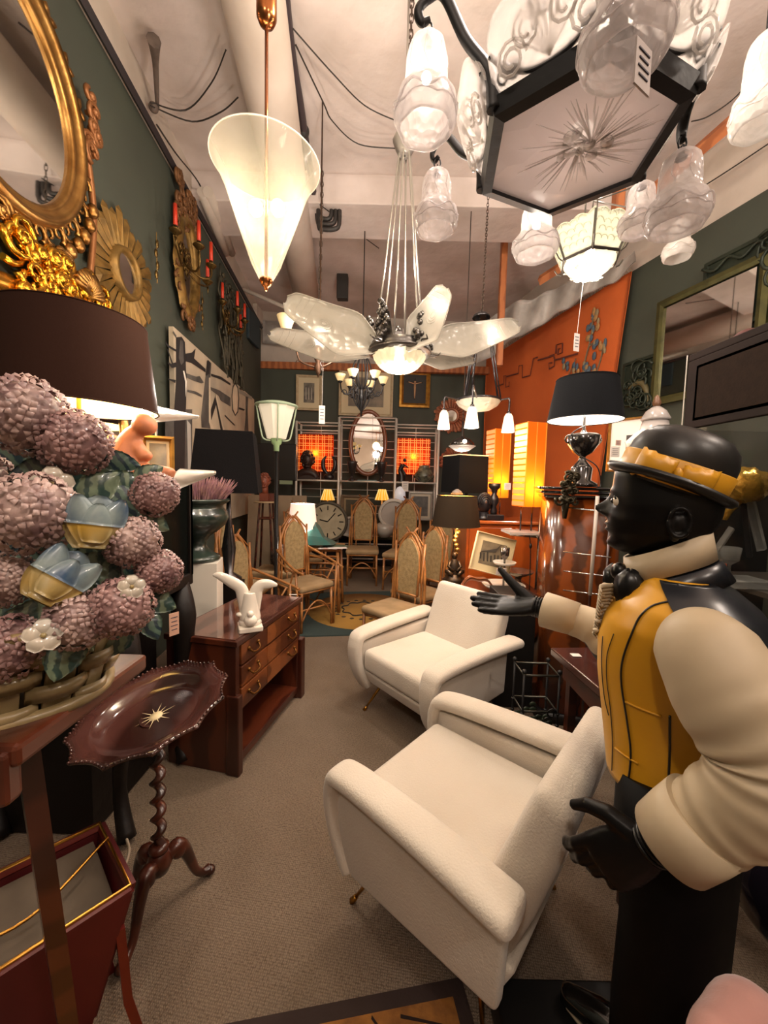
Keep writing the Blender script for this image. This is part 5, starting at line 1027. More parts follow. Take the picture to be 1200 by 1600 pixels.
# bronze branch relief
t = T('wall_hanging', 'tall branching bronze-green metal relief hanging on left wall behind candles', 'wall hanging', Lq(5.0, 2.9)); mb = MB(); rs = random.Random(2)
for i in range(34):
    y = 4.6+rs.random()*.95; p = Lq(y, 4.0-rs.random()*.4, .05); pts = [p]
    for k in range(6): p = p+LY*rs.uniform(-.07, .07)-U*rs.uniform(.08, .22)+LN*rs.uniform(-.01, .02); p.z = max(p.z, 2.75); pts.append(V(p))
    mb.tube(cat(pts, 3), .012, 5)
for i in range(50): y = 4.6+rs.random()*.95; mb.ell(Lq(y, rs.uniform(2.85, 3.95), .07), (.02, .035, .03), 6, 4)
t.p('branches', mb, mat('4c4636', .6, .4, var=(14, '2e2c24', .8)), world=True)
mb = MB(); mb.box(Lq(6.3, 3.9, .03), (.05, .5, .45)); single('wall_cover', 'small dark green boxed cover high at far end of left wall', 'cover', mb, mat('26343a', .6), bev=.01)
# black and white painting
t = T('painting', 'large unframed black and white landscape painting of trees and stripes on left wall', 'painting', Lq(4.75, 1.0)); y0, y1 = 3.34, 6.2
mb = MB(); mb.add([Lq(y0, 1.0, .03), Lq(y1, 1.0, .03), Lq(y1, 2.78, .03), Lq(y0, 2.78, .03), Lq(y0, 1.0, .07), Lq(y1, 1.0, .07), Lq(y1, 2.78, .07), Lq(y0, 2.78, .07)], [(0, 3, 2, 1), (4, 5, 6, 7), (0, 1, 5, 4), (1, 2, 6, 5), (2, 3, 7, 6), (3, 0, 4, 7)], False)
cv = t.p('canvas', mb, mat('b8a890', .6, var=(2.2, '8c8274', .8)), world=True)
def stroke(pts, m, e=.072, name='painted_shape'):
    mb = MB(); P = [PL(x, y, (lw(0, e), 0, 0), (1, .1, 0)) for x, y in pts]; n = LN*.002; k = len(P); mb.add(P+[p+n for p in P], [tuple(range(k))[::-1], tuple(range(k, 2*k))]+[(i, (i+1) % k, k+(i+1) % k, k+i) for i in range(k)], False); t.p(name, mb, m, parent=cv, world=True)
PD = mat('1c1a1c', .6); PG = mat('55524e', .6, var=(6, '2e2c2c', .8)); PW = mat('c8b8a0', .6, var=(4, 'a89880', .7)); PL_ = mat('8a8478', .6)
tr = lambda l: [(240+x/6.667, 500+y/6.667) for x, y in l]
stroke(tr([(235, 180), (290, 175), (325, 230), (335, 500), (345, 640), (335, 930), (215, 930), (235, 650)]), PD)
stroke(tr([(275, 210), (305, 220), (312, 440), (285, 470), (260, 400)]), PG, .075); stroke(tr([(305, 530), (318, 530), (345, 640), (335, 800), (328, 640)]), mat('d8d0c4', .6), .076)
stroke(tr([(565, 415), (600, 450), (590, 600), (585, 1130), (500, 1120), (495, 1000), (540, 600)]), PG); stroke(tr([(575, 600), (590, 600), (595, 1060), (640, 1150), (600, 1150), (575, 1060)]), PW, .076); stroke(tr([(560, 420), (590, 440), (580, 560), (545, 580)]), PD, .077)
stroke(tr([(650, 770), (735, 1150), (700, 1150), (650, 880), (600, 1040), (595, 940)]), PD); stroke(tr([(650, 770), (740, 1160), (725, 1160), (645, 800)]), PW, .077)
stroke(tr([(850, 650), (880, 700), (890, 820), (880, 960), (850, 1000), (820, 940), (812, 800), (825, 690)]), PD); stroke(tr([(850, 668), (872, 710), (880, 820), (872, 950), (850, 985), (828, 930), (820, 800), (832, 700)]), PW, .077)
stroke(tr([(335, 350), (400, 340), (435, 300), (420, 400), (540, 510), (540, 545), (400, 450), (335, 430)]), PD, .074); stroke(tr([(340, 555), (440, 590), (480, 585), (520, 650), (500, 660), (440, 640), (345, 600)]), PG, .074); stroke(tr([(355, 725), (440, 745), (500, 780), (500, 805), (430, 770), (355, 750)]), PG, .074)
stroke(tr([(600, 560), (700, 590), (800, 660), (800, 680), (700, 620), (600, 585)]), PD, .074); stroke(tr([(595, 700), (680, 730), (800, 810), (800, 900), (700, 840), (680, 790), (600, 730)]), PG, .074); stroke(tr([(890, 720), (1025, 800), (1025, 830), (890, 760)]), PL_, .074); stroke(tr([(890, 910), (950, 930), (940, 945), (890, 930)]), PD, .074)
stroke(tr([(960, 795), (985, 800), (980, 960), (990, 1210), (945, 1210), (960, 1000)]), PG, .075); stroke(tr([(745, 990), (850, 1095), (840, 1098), (740, 1000)]), PD, .074)
stroke(tr([(120, 215), (150, 260), (235, 310), (235, 330), (150, 285), (125, 250)]), PD, .074); stroke(tr([(145, 300), (200, 450), (240, 440), (235, 490), (190, 500), (150, 455), (150, 440), (190, 460), (140, 310)]), PD, .074); stroke(tr([(150, 610), (230, 625), (225, 655), (150, 620)]), PD, .074); stroke(tr([(205, 115), (235, 160), (235, 190), (200, 130)]), PG, .074)
stroke(tr([(120, 930), (400, 930), (400, 1700), (120, 1700)]), PG, .073); stroke(tr([(345, 1040), (385, 1090), (395, 1700), (360, 1700), (350, 1200)]), mat('a8a29a', .6), .077); stroke(tr([(215, 930), (330, 930), (320, 1700), (205, 1700)]), PD, .075)
# ornate gilt crest of the mirror behind the lamp
t = T('gilt_mirror', 'ornate carved gilt mirror with shell crest behind the brown lampshade', 'mirror', Lq(1.95, 1.55)); c = Lq(1.95, 2.42, .05)
mb = MB(); mb.tube(cat([Lq(1.2, 2.22, .05), Lq(1.6, 2.30, .06), Lq(1.95, 2.36, .06), Lq(2.3, 2.33, .06), Lq(2.5, 2.22, .06), Lq(2.55, 1.6, .05)], 6), .045, 10, flat=.6); mb.tube(cat([Lq(1.2, 2.12, .05), Lq(1.6, 2.19, .06), Lq(1.95, 2.24, .06), Lq(2.3, 2.22, .06), Lq(2.45, 2.12, .06), Lq(2.48, 1.6, .05)], 6), .02, 8); t.p('frame', mb, mat('c08a34', .25, .95, bump=(20, .3)), world=True)
mb = MB(); scrolls(mb, c+U*.03+LY*.12+LN*.03, LY, U, LN, 21, 60, .36, .13, .07, .018); scrolls(mb, Lq(2.42, 2.36, .08), LY, U, LN, 22, 20, .12, .12, .06, .016); t.p('carving', mb, mat('c8922e', .22, 1, bump=(25, .3)), world=True)
for k in range(11):
    q = R(-75+15*k); p = Lq(2.22, 2.50, .10); o_ = LY*math.sin(q)+U*math.cos(q); mb = MB(); mb.tube([p, p+o_*.08+LN*.02, p+o_*.13+LN*.005], [.008, .018, .012], 6); t.p('shell_lobe', mb, GILT, world=True)
mb = MB(); mb.add([Lq(1.2, 1.6, .03), Lq(2.5, 1.6, .03), Lq(2.5, 2.25, .03), Lq(1.2, 2.25, .03)], [(0, 1, 2, 3)], False); t.p('mirror_glass', mb, MIR, world=True)
# small oval mirror, terracotta, little picture on the cabinet
c = D(140, 668, 1.78); t = T('oval_mirror', 'small gilt oval mirror behind the terracotta figure', 'mirror', (c.x, c.y, 1.53)); ax = V((.75, .66, 0)).normalized(); n_ = V((.66, -.75, 0)).normalized()
disc(t, c, ax, U, .12, .17, MIR, n=n_); oval(t, c, ax, U, n_, .115, .165, .03, GILT); mb = MB(); mb.tube([c-U*.19, V((c.x, c.y, 1.53))], .01, 6); t.p('foot', mb, GILT, world=True)
TER = mat('c07850', .55, var=(6, 'a86444', .6)); tc0 = V((-.95, 1.52, 1.527)); t = T('terracotta_figure', 'terracotta sculpture of a crouching abstract figure on the dark cabinet', 'sculpture', tc0); mb = MB()
s9 = lambda px, py, d=1.5: D(px, py, d)
mb.ell(s9(226, 664), (.045, .045, .042), 20, 14); mb.tube(cat([s9(214, 672), s9(200, 695), s9(196, 725), s9(205, 748)], 5), resamp([.03, .045, .06, .05], 16), 12); mb.tube(cat([s9(208, 690), s9(218, 705), s9(228, 716)], 4), [.03]*5+[.026]*4, 10); mb.ell(s9(229, 712), .022)
mb.tube(cat([s9(200, 742), s9(230, 738), s9(262, 740), s9(270, 742)], 4), resamp([.045, .034, .028, .02], 13), 10); mb.tube(cat([s9(190, 700), s9(180, 725), s9(176, 750)], 4), resamp([.03, .045, .05], 9), 10)
t.p('body', mb, TER, world=True, rem=.006)
def picture(name, label, c, ax, up, w_, h_, fw, fm, mm=None, pm=None, mw=.0, cat_='picture', extra=None, th=.025):
    n = ax.cross(up); n = n if n.dot(V((0, 0, H))-c) > 0 else -n; t = T(name, label, cat_, c-up*h_/2)
    mb = MB(); rg = []
    for i, o_ in ((0, 0), (0, th), (fw*.5, th*1.2), (fw, th*.5), (fw, 0)): rg.append([c+ax*(sx*(w_/2-i))+up*(sy*(h_/2-i))+n*o_ for sx, sy in ((-1, -1), (1, -1), (1, 1), (-1, 1))])
    mb.loft(rg, caps=False, sm=False, loop=True); t.p('frame', mb, fm, world=True)
    q = lambda a, b, e: [c+ax*(sx*a)+up*(sy*b)+n*e for sx, sy in ((-1, -1), (1, -1), (1, 1), (-1, 1))]
    if mm: mb = MB(); mb.add(q(w_/2-fw, h_/2-fw, .008), [(0, 1, 2, 3)], False); t.p('mount', mb, mm, world=True)
    mb = MB(); mb.add(q(w_/2-fw-mw, h_/2-fw-mw, .010), [(0, 1, 2, 3)], False); pp = t.p('picture_sheet', mb, pm, world=True)
    if extra: extra(t, c, ax, up, n, pp)
    return t
CRF = mat('b8a888', .5, var=(20, '9a8a6c', .6)); SKE = mat('7a7468', .7, var=(9, '3c3a38', .9)); GF = mat('a8782e', .4, .7, var=(15, '6a481a', .7)); MNT = mat('c4b898', .7)
c = D(247, 713, 1.75); picture('small_picture', 'small gilt framed picture beside terracotta figure on the cabinet', c, V((.85, .5, 0)).normalized(), U, .13, .18, .02, GF, MNT, mat('8a8270', .7, var=(14, '4c4a4c', .8)), .012)
# square black lampshade and its lamp
c = D(357, 722, 2.78); t = T('black_lamp', 'table lamp with large square black shade behind the heather urn', 'table lamp', (c.x, c.y, .0))
mb = MB(); mb.at(c, rz=R(14)); mb.loft([[(sx*w_, sy*w_, z) for sx, sy in ((-1, -1), (1, -1), (1, 1), (-1, 1))] for w_, z in ((.222, -.218), (.18, .207))], caps=False, sm=False); t.p('lamp_shade', mb, mat('0c0a0b', .9, bump=(180, .3), spec=.1), world=True)
mb = MB(); mb.lathe([(.09, .75-c.z), (.09, .78-c.z), (.03, .82-c.z), (.05, 1.0-c.z), (.02, 1.2-c.z), (.01, -.1)], 16, c); t.p('base', mb, DM, world=True); mb = MB(); mb.box((c.x, c.y, .375), (.17, .17, .75)); t2_ = single('plinth', 'dark plinth under the square black lampshade lamp', 'plinth', mb, DK)
t.o.location = t.o.location
# ---- rattan chairs
RAT = mat('aa7440', .35, var=(10, '6a3c1a', .8), bump=(40, .2)); WOV = mat('a08a62', .85, bk='voronoi', bump=(120, .6, .003), var=(30, '76643f', .7)); UPH = mat('9c8260', .9, var=(5, '74603f', .7), bump=(90, .3))
def rattan(label, loc, rz, arms=False, group='rattan high-back chairs'):
    t = T('rattan_chair', label, 'chair', group=group); P = V
    mb = MB(); mb.box((0, 0, .45), (.44, .43, .07)); t.p('seat', mb, UPH, bev=.03, bseg=4)
    mb = MB(); mb.tube([(-.2, -.19, .41), (.2, -.19, .41), (.2, .19, .41), (-.2, .19, .41)], .014, 6, loop=True); t.p('seat_frame', mb, RAT)
    arch = lambda w_, z0, z1, y: [P((-w_, y, z0)), P((-w_, y+.02, z0+(z1-z0)*.6)), P((-w_*.72, y+.035, z0+(z1-z0)*.85)), P((0, y+.045, z1)), P((w_*.72, y+.035, z0+(z1-z0)*.85)), P((w_, y+.02, z0+(z1-z0)*.6)), P((w_, y, z0))]
    mb = MB(); A_ = cat(arch(.125, .56, 1.10, .195), 5); mb.prism([(p.x, p.z) for p in A_], (0, .20, 0), (1, 0, 0), (0, 0, 1), (0, .022, 0)); t.p('woven_panel', mb, WOV)
    mb = MB(); mb.tube(A_, .012, 7); mb.tube([A_[0], A_[-1]], .010, 6); t.p('inner_hoop', mb, RAT)
    mb = MB(); mb.tube(cat(arch(.19, .0, 1.15, .20), 6), .0145, 7); t.p('outer_hoop', mb, RAT)
    for s in (-1, 1):
        mb = MB(); mb.tube([P((s*.165, .215, .0)), P((s*.16, .21, .7)), P((s*.175, .23, 1.06))], .012, 6); t.p('back_leg', mb, RAT)
        mb = MB(); mb.tube([P((s*.19, -.19, .42)), P((s*.195, -.2, 0))], [.015, .013], 7); t.p('front_leg', mb, RAT)
        mb = MB(); mb.tube([P((s*.09, .235, 1.03)), P((-s*.07, .25, 1.20))], .010, 6); mb.tube([P((s*.17, .235, 1.02)), P((s*.03, .25, 1.17))], .008, 6); t.p('finial_stick', mb, RAT)
        mb = MB(); mb.tube([P((s*.195, -.2, .2)), P((s*.19, .2, .2))], .009, 6); t.p('side_stretcher', mb, RAT)
        mb = MB(); mb.tube([P((s*.1, .20, .56)), P((s*.1, .2, .44))], .008, 5); t.p('back_strut', mb, RAT)
    for y in (-.195, .2): mb = MB(); mb.tube([P((-.19, y, .24)), P((.19, y, .24))], .009, 6); t.p('stretcher', mb, RAT); 
    mb = MB(); mb.tube(cat([P((-.19, -.2, .12)), P((-.11, -.2, .25)), P((0, -.2, .31)), P((.11, -.2, .25)), P((.19, -.2, .12))], 5), .009, 6); t.p('bentwood_arch', mb, RAT)
    if arms:
        for s in (-1, 1):
            mb = MB(); mb.tube(cat([P((s*.20, .24, .80)), P((s*.25, .0, .72)), P((s*.27, -.2, .66)), P((s*.25, -.3, .64))], 4), .014, 6); mb.tube(cat([P((s*.2, .22, .70)), P((s*.26, .05, .68)), P((s*.265, -.16, .63))], 4), .010, 6); t.p('armrest', mb, RAT)
            mb = MB(); mb.tube([P((s*.265, -.19, .67)), P((s*.22, -.2, .0))], .013, 6); mb.tube([P((s*.26, -.15, .64)), P((s*.20, .15, .1))], .009, 6); t.p('arm_post', mb, RAT)
    t.o.location = loc; t.o.rotation_euler = (0, 0, rz); return t
r1 = rattan('rattan high-back chair standing alone before the metal shelf, facing the camera', (-.31, 5.75, 0), R(2)); r1.o.scale = (1.1, 1.1, 1.1)
dup(r1.o, (.28, 5.5, 0), R(-18), 'rattan high-back chair right of the central one, partly hidden behind nearer chairs', sc=1.1)
dup(r1.o, (.10, 3.25, 0), R(-42), 'nearest rattan high-back chair, just behind the far white armchair', sc=.93)
dup(r1.o, (.36, 3.75, 0), R(-50), 'rattan high-back chair right behind the nearest one, left of the brown lamp', sc=.95)
dup(r1.o, (.62, 4.5, 0), R(-30), 'rattan high-back chair close behind the figural brown lamp', sc=1.0)
ra = rattan('rattan armchair with upholstered seat, facing right beside the round rug', (-.80, 3.95, 0), R(48), True, 'rattan armchairs'); ra.o.scale = (.98, .98, .98)
dup(ra.o, (-1.05, 3.14, 0), R(68), 'rattan armchair directly behind the walnut chest and white gull', sc=.9)
dup(ra.o, (-1.10, 5.15, 0), R(30), 'rattan armchair behind the white-shaded lamp, near the big clock', sc=1.03)
dup(r1.o, (-1.35, 3.75, 0), R(85), 'rattan chair with plain oval back panel, behind the heather urn', sc=.98)
# woven ball on stool chair
t = T('cane_ottoman', 'low upholstered seat under the dark woven ball', 'seat', (-1.28, 4.6, 0)); mb = MB(); mb.box((-1.28, 4.6, .40), (.5, .45, .10)); t.p('cushion', mb, UPH, world=True, bev=.03, bseg=3)
for a in (-1, 1):
    for b_ in (-1, 1): mb = MB(); mb.tube([(-1.28+a*.2, 4.6+b_*.18, .38), (-1.28+a*.21, 4.6+b_*.19, 0)], .014, 6); t.p('leg', mb, RAT, world=True)
mb = MB(); c = V((-1.2, 4.55, .6)); rs = random.Random(5); mb.ell(c, .13, 14, 10)
for i in range(34):
    n = V((rs.gauss(0, 1), rs.gauss(0, 1), rs.gauss(0, 1))).normalized(); a = n.orthogonal().normalized(); b_ = n.cross(a); mb.tube([c+(a*math.cos(q)+b_*math.sin(q))*.142 for q in [2*PI*j/16 for j in range(16)]], .007, 4, loop=True)
single('woven_ball', 'dark brown woven wicker ball resting on the low seat', 'ball', mb, mat('4a3a30', .8, var=(20, '2a201a', .8)))
# ---- bust on tall stool
c = D(416, 783, 4.95); zt = c.z; t = T('tall_stool', 'tall four-legged wooden plant stand carrying a terracotta head', 'stand', (c.x, c.y, 0)); mb = MB(); mb.lathe([(.15, zt-.02), (.155, zt-.01), (.15, zt)], 24, (c.x, c.y, 0)); t.p('top', mb, mat('a08868', .35), world=True)
for a in range(4): q = R(45+90*a); mb = MB(); mb.tube([(c.x+math.cos(q)*.09, c.y+math.sin(q)*.09, zt-.02), (c.x+math.cos(q)*.19, c.y+math.sin(q)*.19, 0)], .014, 4); t.p('leg', mb, DW, world=True)
mb = MB(); mb.tube([(c.x+math.cos(R(45+90*a))*.11, c.y+math.sin(R(45+90*a))*.11, zt-.22) for a in range(4)], .012, 4, loop=True); t.p('stretcher', mb, DW, world=True)
def bust(label, c, s_, m, name='bust', block=None, shoulders=False):
    t = T(name, label, 'bust', c); mb = MB(); z = 0
    if block: 
        b_ = MB(); b_.box(c+V((0, 0, block/2)), (block*1.1, block*.9, block)); t.p('block', b_, m, world=True, bev=.004); z = block
    if shoulders: mb.tube(cat([c+V((-.10*s_, 0, .03)), c+V((-.07*s_, 0, .07*s_)), c+V((0, 0, .09*s_)), c+V((.07*s_, 0, .07*s_)), c+V((.10*s_, 0, .03))], 4), resamp([.04*s_, .05*s_, .055*s_, .05*s_, .04*s_], 17), 12, flat=1.1); mb.box(c+V((0, 0, .04*s_)), (.2*s_, .09*s_, .08*s_)); z += .06*s_
    mb.tube([c+V((0, 0, z)), c+V((0, 0, z+.1*s_))], [.05*s_, .042*s_], 12); h = c+V((0, 0, z+.17*s_)); mb.ell(h, (.066*s_, .078*s_, .095*s_), 20, 14)
    f_ = V((0, -1, 0)); mb.ell(h+f_*.078*s_-V((0, 0, .012*s_)), (.012*s_, .016*s_, .022*s_), 8, 6); mb.ell(h+f_*.062*s_-V((0, 0, .075*s_)), (.02*s_, .02*s_, .018*s_), 8, 6); mb.ell(h+f_*.07*s_-V((0, 0, .048*s_)), (.02*s_, .012*s_, .01*s_), 8, 6)
    for s in (-1, 1): mb.ell(h+V((s*.067*s_, .0, -.01*s_)), (.01*s_, .016*s_, .024*s_), 8, 6)
    t.p('head', mb, m, world=True); rs = random.Random(6); mb = MB()
    for i in range(70):
        d = V((rs.gauss(0, 1), rs.gauss(.5, 1), rs.gauss(.6, 1))).normalized()
        if d.y < -.55 and d.z < .5: continue
        mb.ell(h+V((d.x*.068, d.y*.08, d.z*.096))*s_, .019*s_, 6, 5)
    t.p('hair', mb, m, world=True); return t
bust('terracotta head on small block standing on tall wooden stand', V((c.x-.02, c.y, zt)), .95, mat('7a3e28', .5, var=(8, '54281a', .7)), block=.10)
mb = MB(); mb.box((c.x+.07, c.y+.05, zt+.05), (.07, .07, .10)); single('small_box', 'small brown box beside terracotta head on the tall stand', 'box', mb, mat('5a2c20', .5), bev=.003)
# dark screen, pale panels
c = D(432, 722, 5.9); mb = MB(); mb.box(c, (.62, .06, .56)); single('black_screen', 'flat black screen hanging on left wall corner below the pale lantern', 'panel', mb, mat('0c0a0b', .3), bev=.01)
c = D(447, 751, 5.9); mb = MB(); mb.box(c, (.2, .01, .11)); single('wall_sign', 'small blank pale green sign under the black panel', 'sign', mb, mat('7c8a6c', .6))
for k, (px, w_) in enumerate(((405, .34), (437, .30), (462, .22))):
    c = D(px, 845, 5.6); mb = MB(); mb.at((c.x, c.y+.08*k, .72), rx=R(-6)); mb.box((0, 0, 0), (w_, .03, 1.15)); single('fabric_panel', ['leftmost', 'middle', 'rightmost'][k]+' of three tall beige panels leaning behind the tall stand', 'panel', mb, mat('96826a', .8, var=(2, '7c6a54', .6)))
# ---- rattan side table, lamp, teal ceramic
tl_ = V((-.72, 4.5, 0)); t = T('rattan_side_table', 'rattan side table with bamboo legs beneath the white-shaded lamp', 'side table', tl_); mb = MB(); mb.box(tl_+V((0, 0, .74)), (.50, .42, .03)); t.p('top', mb, RAT, world=True, bev=.008)
for a in (-1, 1):
    for b_ in (-1, 1): mb = MB(); mb.tube([tl_+V((a*.20, b_*.16, .73)), tl_+V((a*.23, b_*.19, 0))], .018, 8); t.p('leg', mb, RAT, world=True)
for z in (.66, .58, .50, .30):
    for b_ in (-1, 1): mb = MB(); mb.tube([tl_+V((-.21, b_*.17, z)), tl_+V((.21, b_*.17, z))], .010, 6); t.p('rail', mb, RAT, world=True)
for b_ in (-1, 1): mb = MB(); mb.tube(cat([tl_+V((-.22, b_*.18, .1)), tl_+V((-.12, b_*.18, .38)), tl_+V((0, b_*.18, .45)), tl_+V((.12, b_*.18, .38)), tl_+V((.22, b_*.18, .1))], 4), .009, 6); t.p('bent_arch', mb, RAT, world=True)
c = D(473, 806, 4.4); t = T('white_lamp', 'small table lamp with glowing white shade on the rattan side table', 'table lamp', V((c.x, c.y, .755)))
drum(t, c, .135, .165, .275, mat('e8d4c8', .8, emis=.75, ecol='ffd8c0'), mat('ffffff', .6, emis=2.5, ecol='ffe8d0'), 32)
mb = MB(); mb.lathe([(.06, .755-c.z), (.06, .77-c.z), (.045, .80-c.z), (.045, -.17), (.01, -.14), (.01, -.02)], 16, c); t.p('base', mb, mat('141826', .3), world=True); lamp(c+V((0, 0, .05)), 3, WARM, .04); lamp(c+V((.0, -.1, -.18)), 2, WARM, .04)
t = T('teal_sculpture', 'faceted teal glazed ceramic sculpture on the rattan side table', 'sculpture', (-.62, 4.4, .755)); TL = mat('2e6a66', .3, var=(5, '54605a', .7), coat=.4); q = lambda px, py, d=4.35: D(px, py, d)
mb = MB(); mb.loft([[q(470, 852, 4.3), q(520, 852, 4.3), q(528, 848, 4.6), q(472, 846, 4.6)], [q(474, 836, 4.3), q(504, 840, 4.3), q(508, 838, 4.55), q(476, 834, 4.55)], [q(478, 826, 4.32), q(494, 822, 4.32), q(500, 822, 4.5), q(480, 822, 4.5)], [q(489, 816, 4.36), q(493, 816, 4.36), q(494, 815, 4.4), q(490, 815, 4.4)]], sm=False); t.p('body', mb, TL, world=True)
mb = MB(); mb.ell((-.55, 4.42, .765), (.16, .09, .018), 20, 8); t.p('leaf_base', mb, mat('44503e', .4, coat=.3), world=True)
for k in range(3): mb = MB(); mb.at((-.62+.05*k, 4.31-.0*k, .758+.004*k), rz=R(8*k)); mb.box((0, 0, 0), (.21, .15, .003)); single('paper_sheet', ['lowest', 'middle', 'topmost'][k]+' of three loose printed sheets on the rattan side table', 'paper', mb, mat(['c8c0bc', 'b89a94', 'd4ccc8'][k], .7))
# ---- metal shelf unit
SY0, SY1 = 6.55, 6.90; STL = mat('d0cac0', .35, .2); X = lambda px, y=SY0: D(px, 752, y).x
t = T('metal_shelf', 'tall silver tubular metal shelving unit against the back wall', 'shelf unit', (-.3, 6.7, 0)); xs = [X(463), X(529), X(617), X(683)]; tops = [2.52, 2.60, 2.60, 2.48]; 
def bar(a, b, r_=.012, nm='rail'): mb = MB(); mb.tube([a, b], r_, 6); t.p(nm, mb, STL, world=True)
for i, x in enumerate(xs):
    for y in (SY0, SY1): bar((x, y, 0), (x, y, tops[i]), .022, 'upright')
    for z in (tops[i]-.01, 1.53, .60): bar((x, SY0, z), (x, SY1, z), .010, 'cross_tube')
for i in range(3):
    zt_ = 2.60 if i == 1 else 2.5
    for z in (zt_, zt_-.13): bar((xs[i], SY0, z), (xs[i+1], SY0, z)); bar((xs[i], SY1, z), (xs[i+1], SY1, z))
    for z in (.46, .20): bar((xs[i], SY0, z), (xs[i+1], SY0, z))
    for z in (2.25, 2.11, 1.97, 1.83, 1.69, 1.38, 1.24, 1.10, .96): bar((xs[i], SY1, z), (xs[i+1], SY1, z), .006, 'thin_rail')
    bar(((xs[i]+xs[i+1])/2, SY1, .6), ((xs[i]+xs[i+1])/2, SY1, zt_), .008, 'mid_rod')
    for z in (1.52, .59): mb = MB(); mb.box(((xs[i]+xs[i+1])/2, (SY0+SY1)/2, z), (xs[i+1]-xs[i]-.01, SY1-SY0, .012)); t.p('shelf_board', mb, glass('a8b4ac', .45, .1), world=True)
    bar((xs[i], SY0, 1.53), (xs[i+1], SY0, 1.53), .014); bar((xs[i], SY0, .60), (xs[i+1], SY0, .60), .014)
ZS = 1.53
# orange panel lamps
for k, (x0, x1, y0, y1) in enumerate(((467, 520, 679, 737), (621, 671, 685, 742))):
    a = D(x0, y0, 6.8); b_ = D(x1, y1, 6.8); c = (a+b_)/2; W_, H_ = b_.x-a.x, a.z-b_.z; t = T('orange_panel_lamp', ['glowing orange gridded square lamp on the left bay of metal shelf', 'glowing orange gridded square lamp on the right bay of metal shelf'][k], 'lamp', (c.x, c.y, ZS))
    mb = MB(); mb.box(c, (W_, .06, H_)); t.p('shade', mb, glass('e8500c', .0, .6, emis=.22, ecol='ff5008', tl=.75), world=True); lamp(c, 1.3, (1, .7, .4), .03)
    for i in range(11):
        f_ = (i+.5)/11-.5+(.015 if i % 2 else -.015)
        mb = MB(); mb.box(c+V((W_*f_, -.040, 0)), (.010, .003, H_)); t.p('slat', mb, mat('ff9a50', .6, emis=.55, ecol='ff9a40'), world=True); mb = MB(); mb.box(c+V((0, -.041, H_*f_)), (W_, .003, .010)); t.p('slat', mb, mat('ff9a50', .6, emis=.55, ecol='ff9a40'), world=True)
    mb = MB(); mb.tube([c-V((0, 0, H_/2)), V((c.x, c.y, ZS))], .008, 6); mb.box((c.x, c.y-.02, ZS+.006), (.14, .10, .012)); t.p('foot', mb, STL, world=True)
    lamp(c+V((0, -.25, 0)), 1.2, (1, .35, .1), .1)
# oval mirror in the shelf
c = D(575, 692, 6.74); t = T('oval_mirror', 'upright oval mirror in red-brown frame standing on metal shelf centre', 'mirror', (c.x, c.y, ZS)); ax = V((1, .12, 0)).normalized(); n_ = V((.12, -1, 0)).normalized()
disc(t, c, ax, V((0, .06, 1)).normalized(), .275, .52, mat('e0dcd8', .02, 1), n=n_); oval(t, c, ax, V((0, .06, 1)).normalized(), n_, .265, .51, .045, mat('7a4a34', .3, coat=.4), prof=[(0, 0), (0, .02), (.15, .025), (.2, .045), (1, .05), (1.3, 0)])
mb = MB(); mb.box((c.x, c.y+.02, ZS+.015), (.34, .14, .03)); t.p('base', mb, mat('5c7470', .4), world=True)
bust('dark bust with curly hair before the left orange panel lamp', V((X(481, 6.62), 6.62, ZS)), 1.5, mat('2c1812', .5), shoulders=True)
# bird sculpture
c = V((X(514, 6.62), 6.62, ZS)); t = T('bird_sculpture', 'dark sculpture of two upright curved birds on rounded block', 'sculpture', c); BB = mat('181416', .35); mb = MB(); mb.ell(c+V((0, 0, .06)), (.09, .06, .07)); t.p('base', mb, BB, world=True)
for s in (-1, 1): mb = MB(); mb.tube(cat([c+V((s*.01, 0, .1)), c+V((s*.09, 0, .2)), c+V((s*.10, 0, .34)), c+V((s*.045, 0, .42))], 5), resamp([.02, .035, .035, .008], 16), 8); mb.ell(c+V((s*.1, 0, .33)), (.035, .02, .03)); t.p('bird', mb, BB, world=True)
VAS = mat('1e1a1a', .35, var=(6, '3a3230', .7))
for k, (px, y) in enumerate(((550, 6.35), (596, 6.35))):
    c = V((X(px, 6.62), 6.60, ZS)); mb = MB(); mb.lathe([(.075, 0), (.08, .02), (.03, .05), (.025, .10), (.05, .13), (.085, .30), (.095, .34), (.085, .34), (.04, .16)], 8, c); single('goblet_vase', ['dark goblet vase at left foot of the oval shelf mirror', 'dark goblet vase at right foot of the oval shelf mirror'][k], 'vase', mb, VAS, 'pair of dark goblet vases')
c = V((X(627, 6.62), 6.60, ZS)); t = T('figurine', 'small black figurine of a bending woman on the metal shelf', 'figurine', c); mb = MB(); mb.tube(cat([c, c+V((-.0, 0, .12)), c+V((-.03, 0, .2)), c+V((.02, 0, .30))], 4), resamp([.06, .04, .03, .045], 13), 10); mb.ell(c+V((.05, 0, .38)), .032); mb.tube([c+V((.02, 0, .31)), c+V((.09, 0, .27)), c+V((.11, 0, .25))], [.018, .012, .01], 6); mb.tube([c+V((.0, 0, .22)), c+V((.06, 0, .14)), c+V((.05, 0, .02))], [.03, .02, .015], 6); t.p('body', mb, BB, world=True)
c = V((X(662, 6.62), 6.62, ZS)); mb = MB(); mb.lathe([(.07, 0), (.09, .02), (.17, .09), (.175, .13), (.12, .22), (.085, .28), (.09, .30), (.08, .29)], 24, c); single('painted_vase', 'squat grey-green painted vase at right end of the metal shelf', 'vase', mb, mat('6c6c5a', .25, var=(14, '1c1c1a', .9), coat=.5))
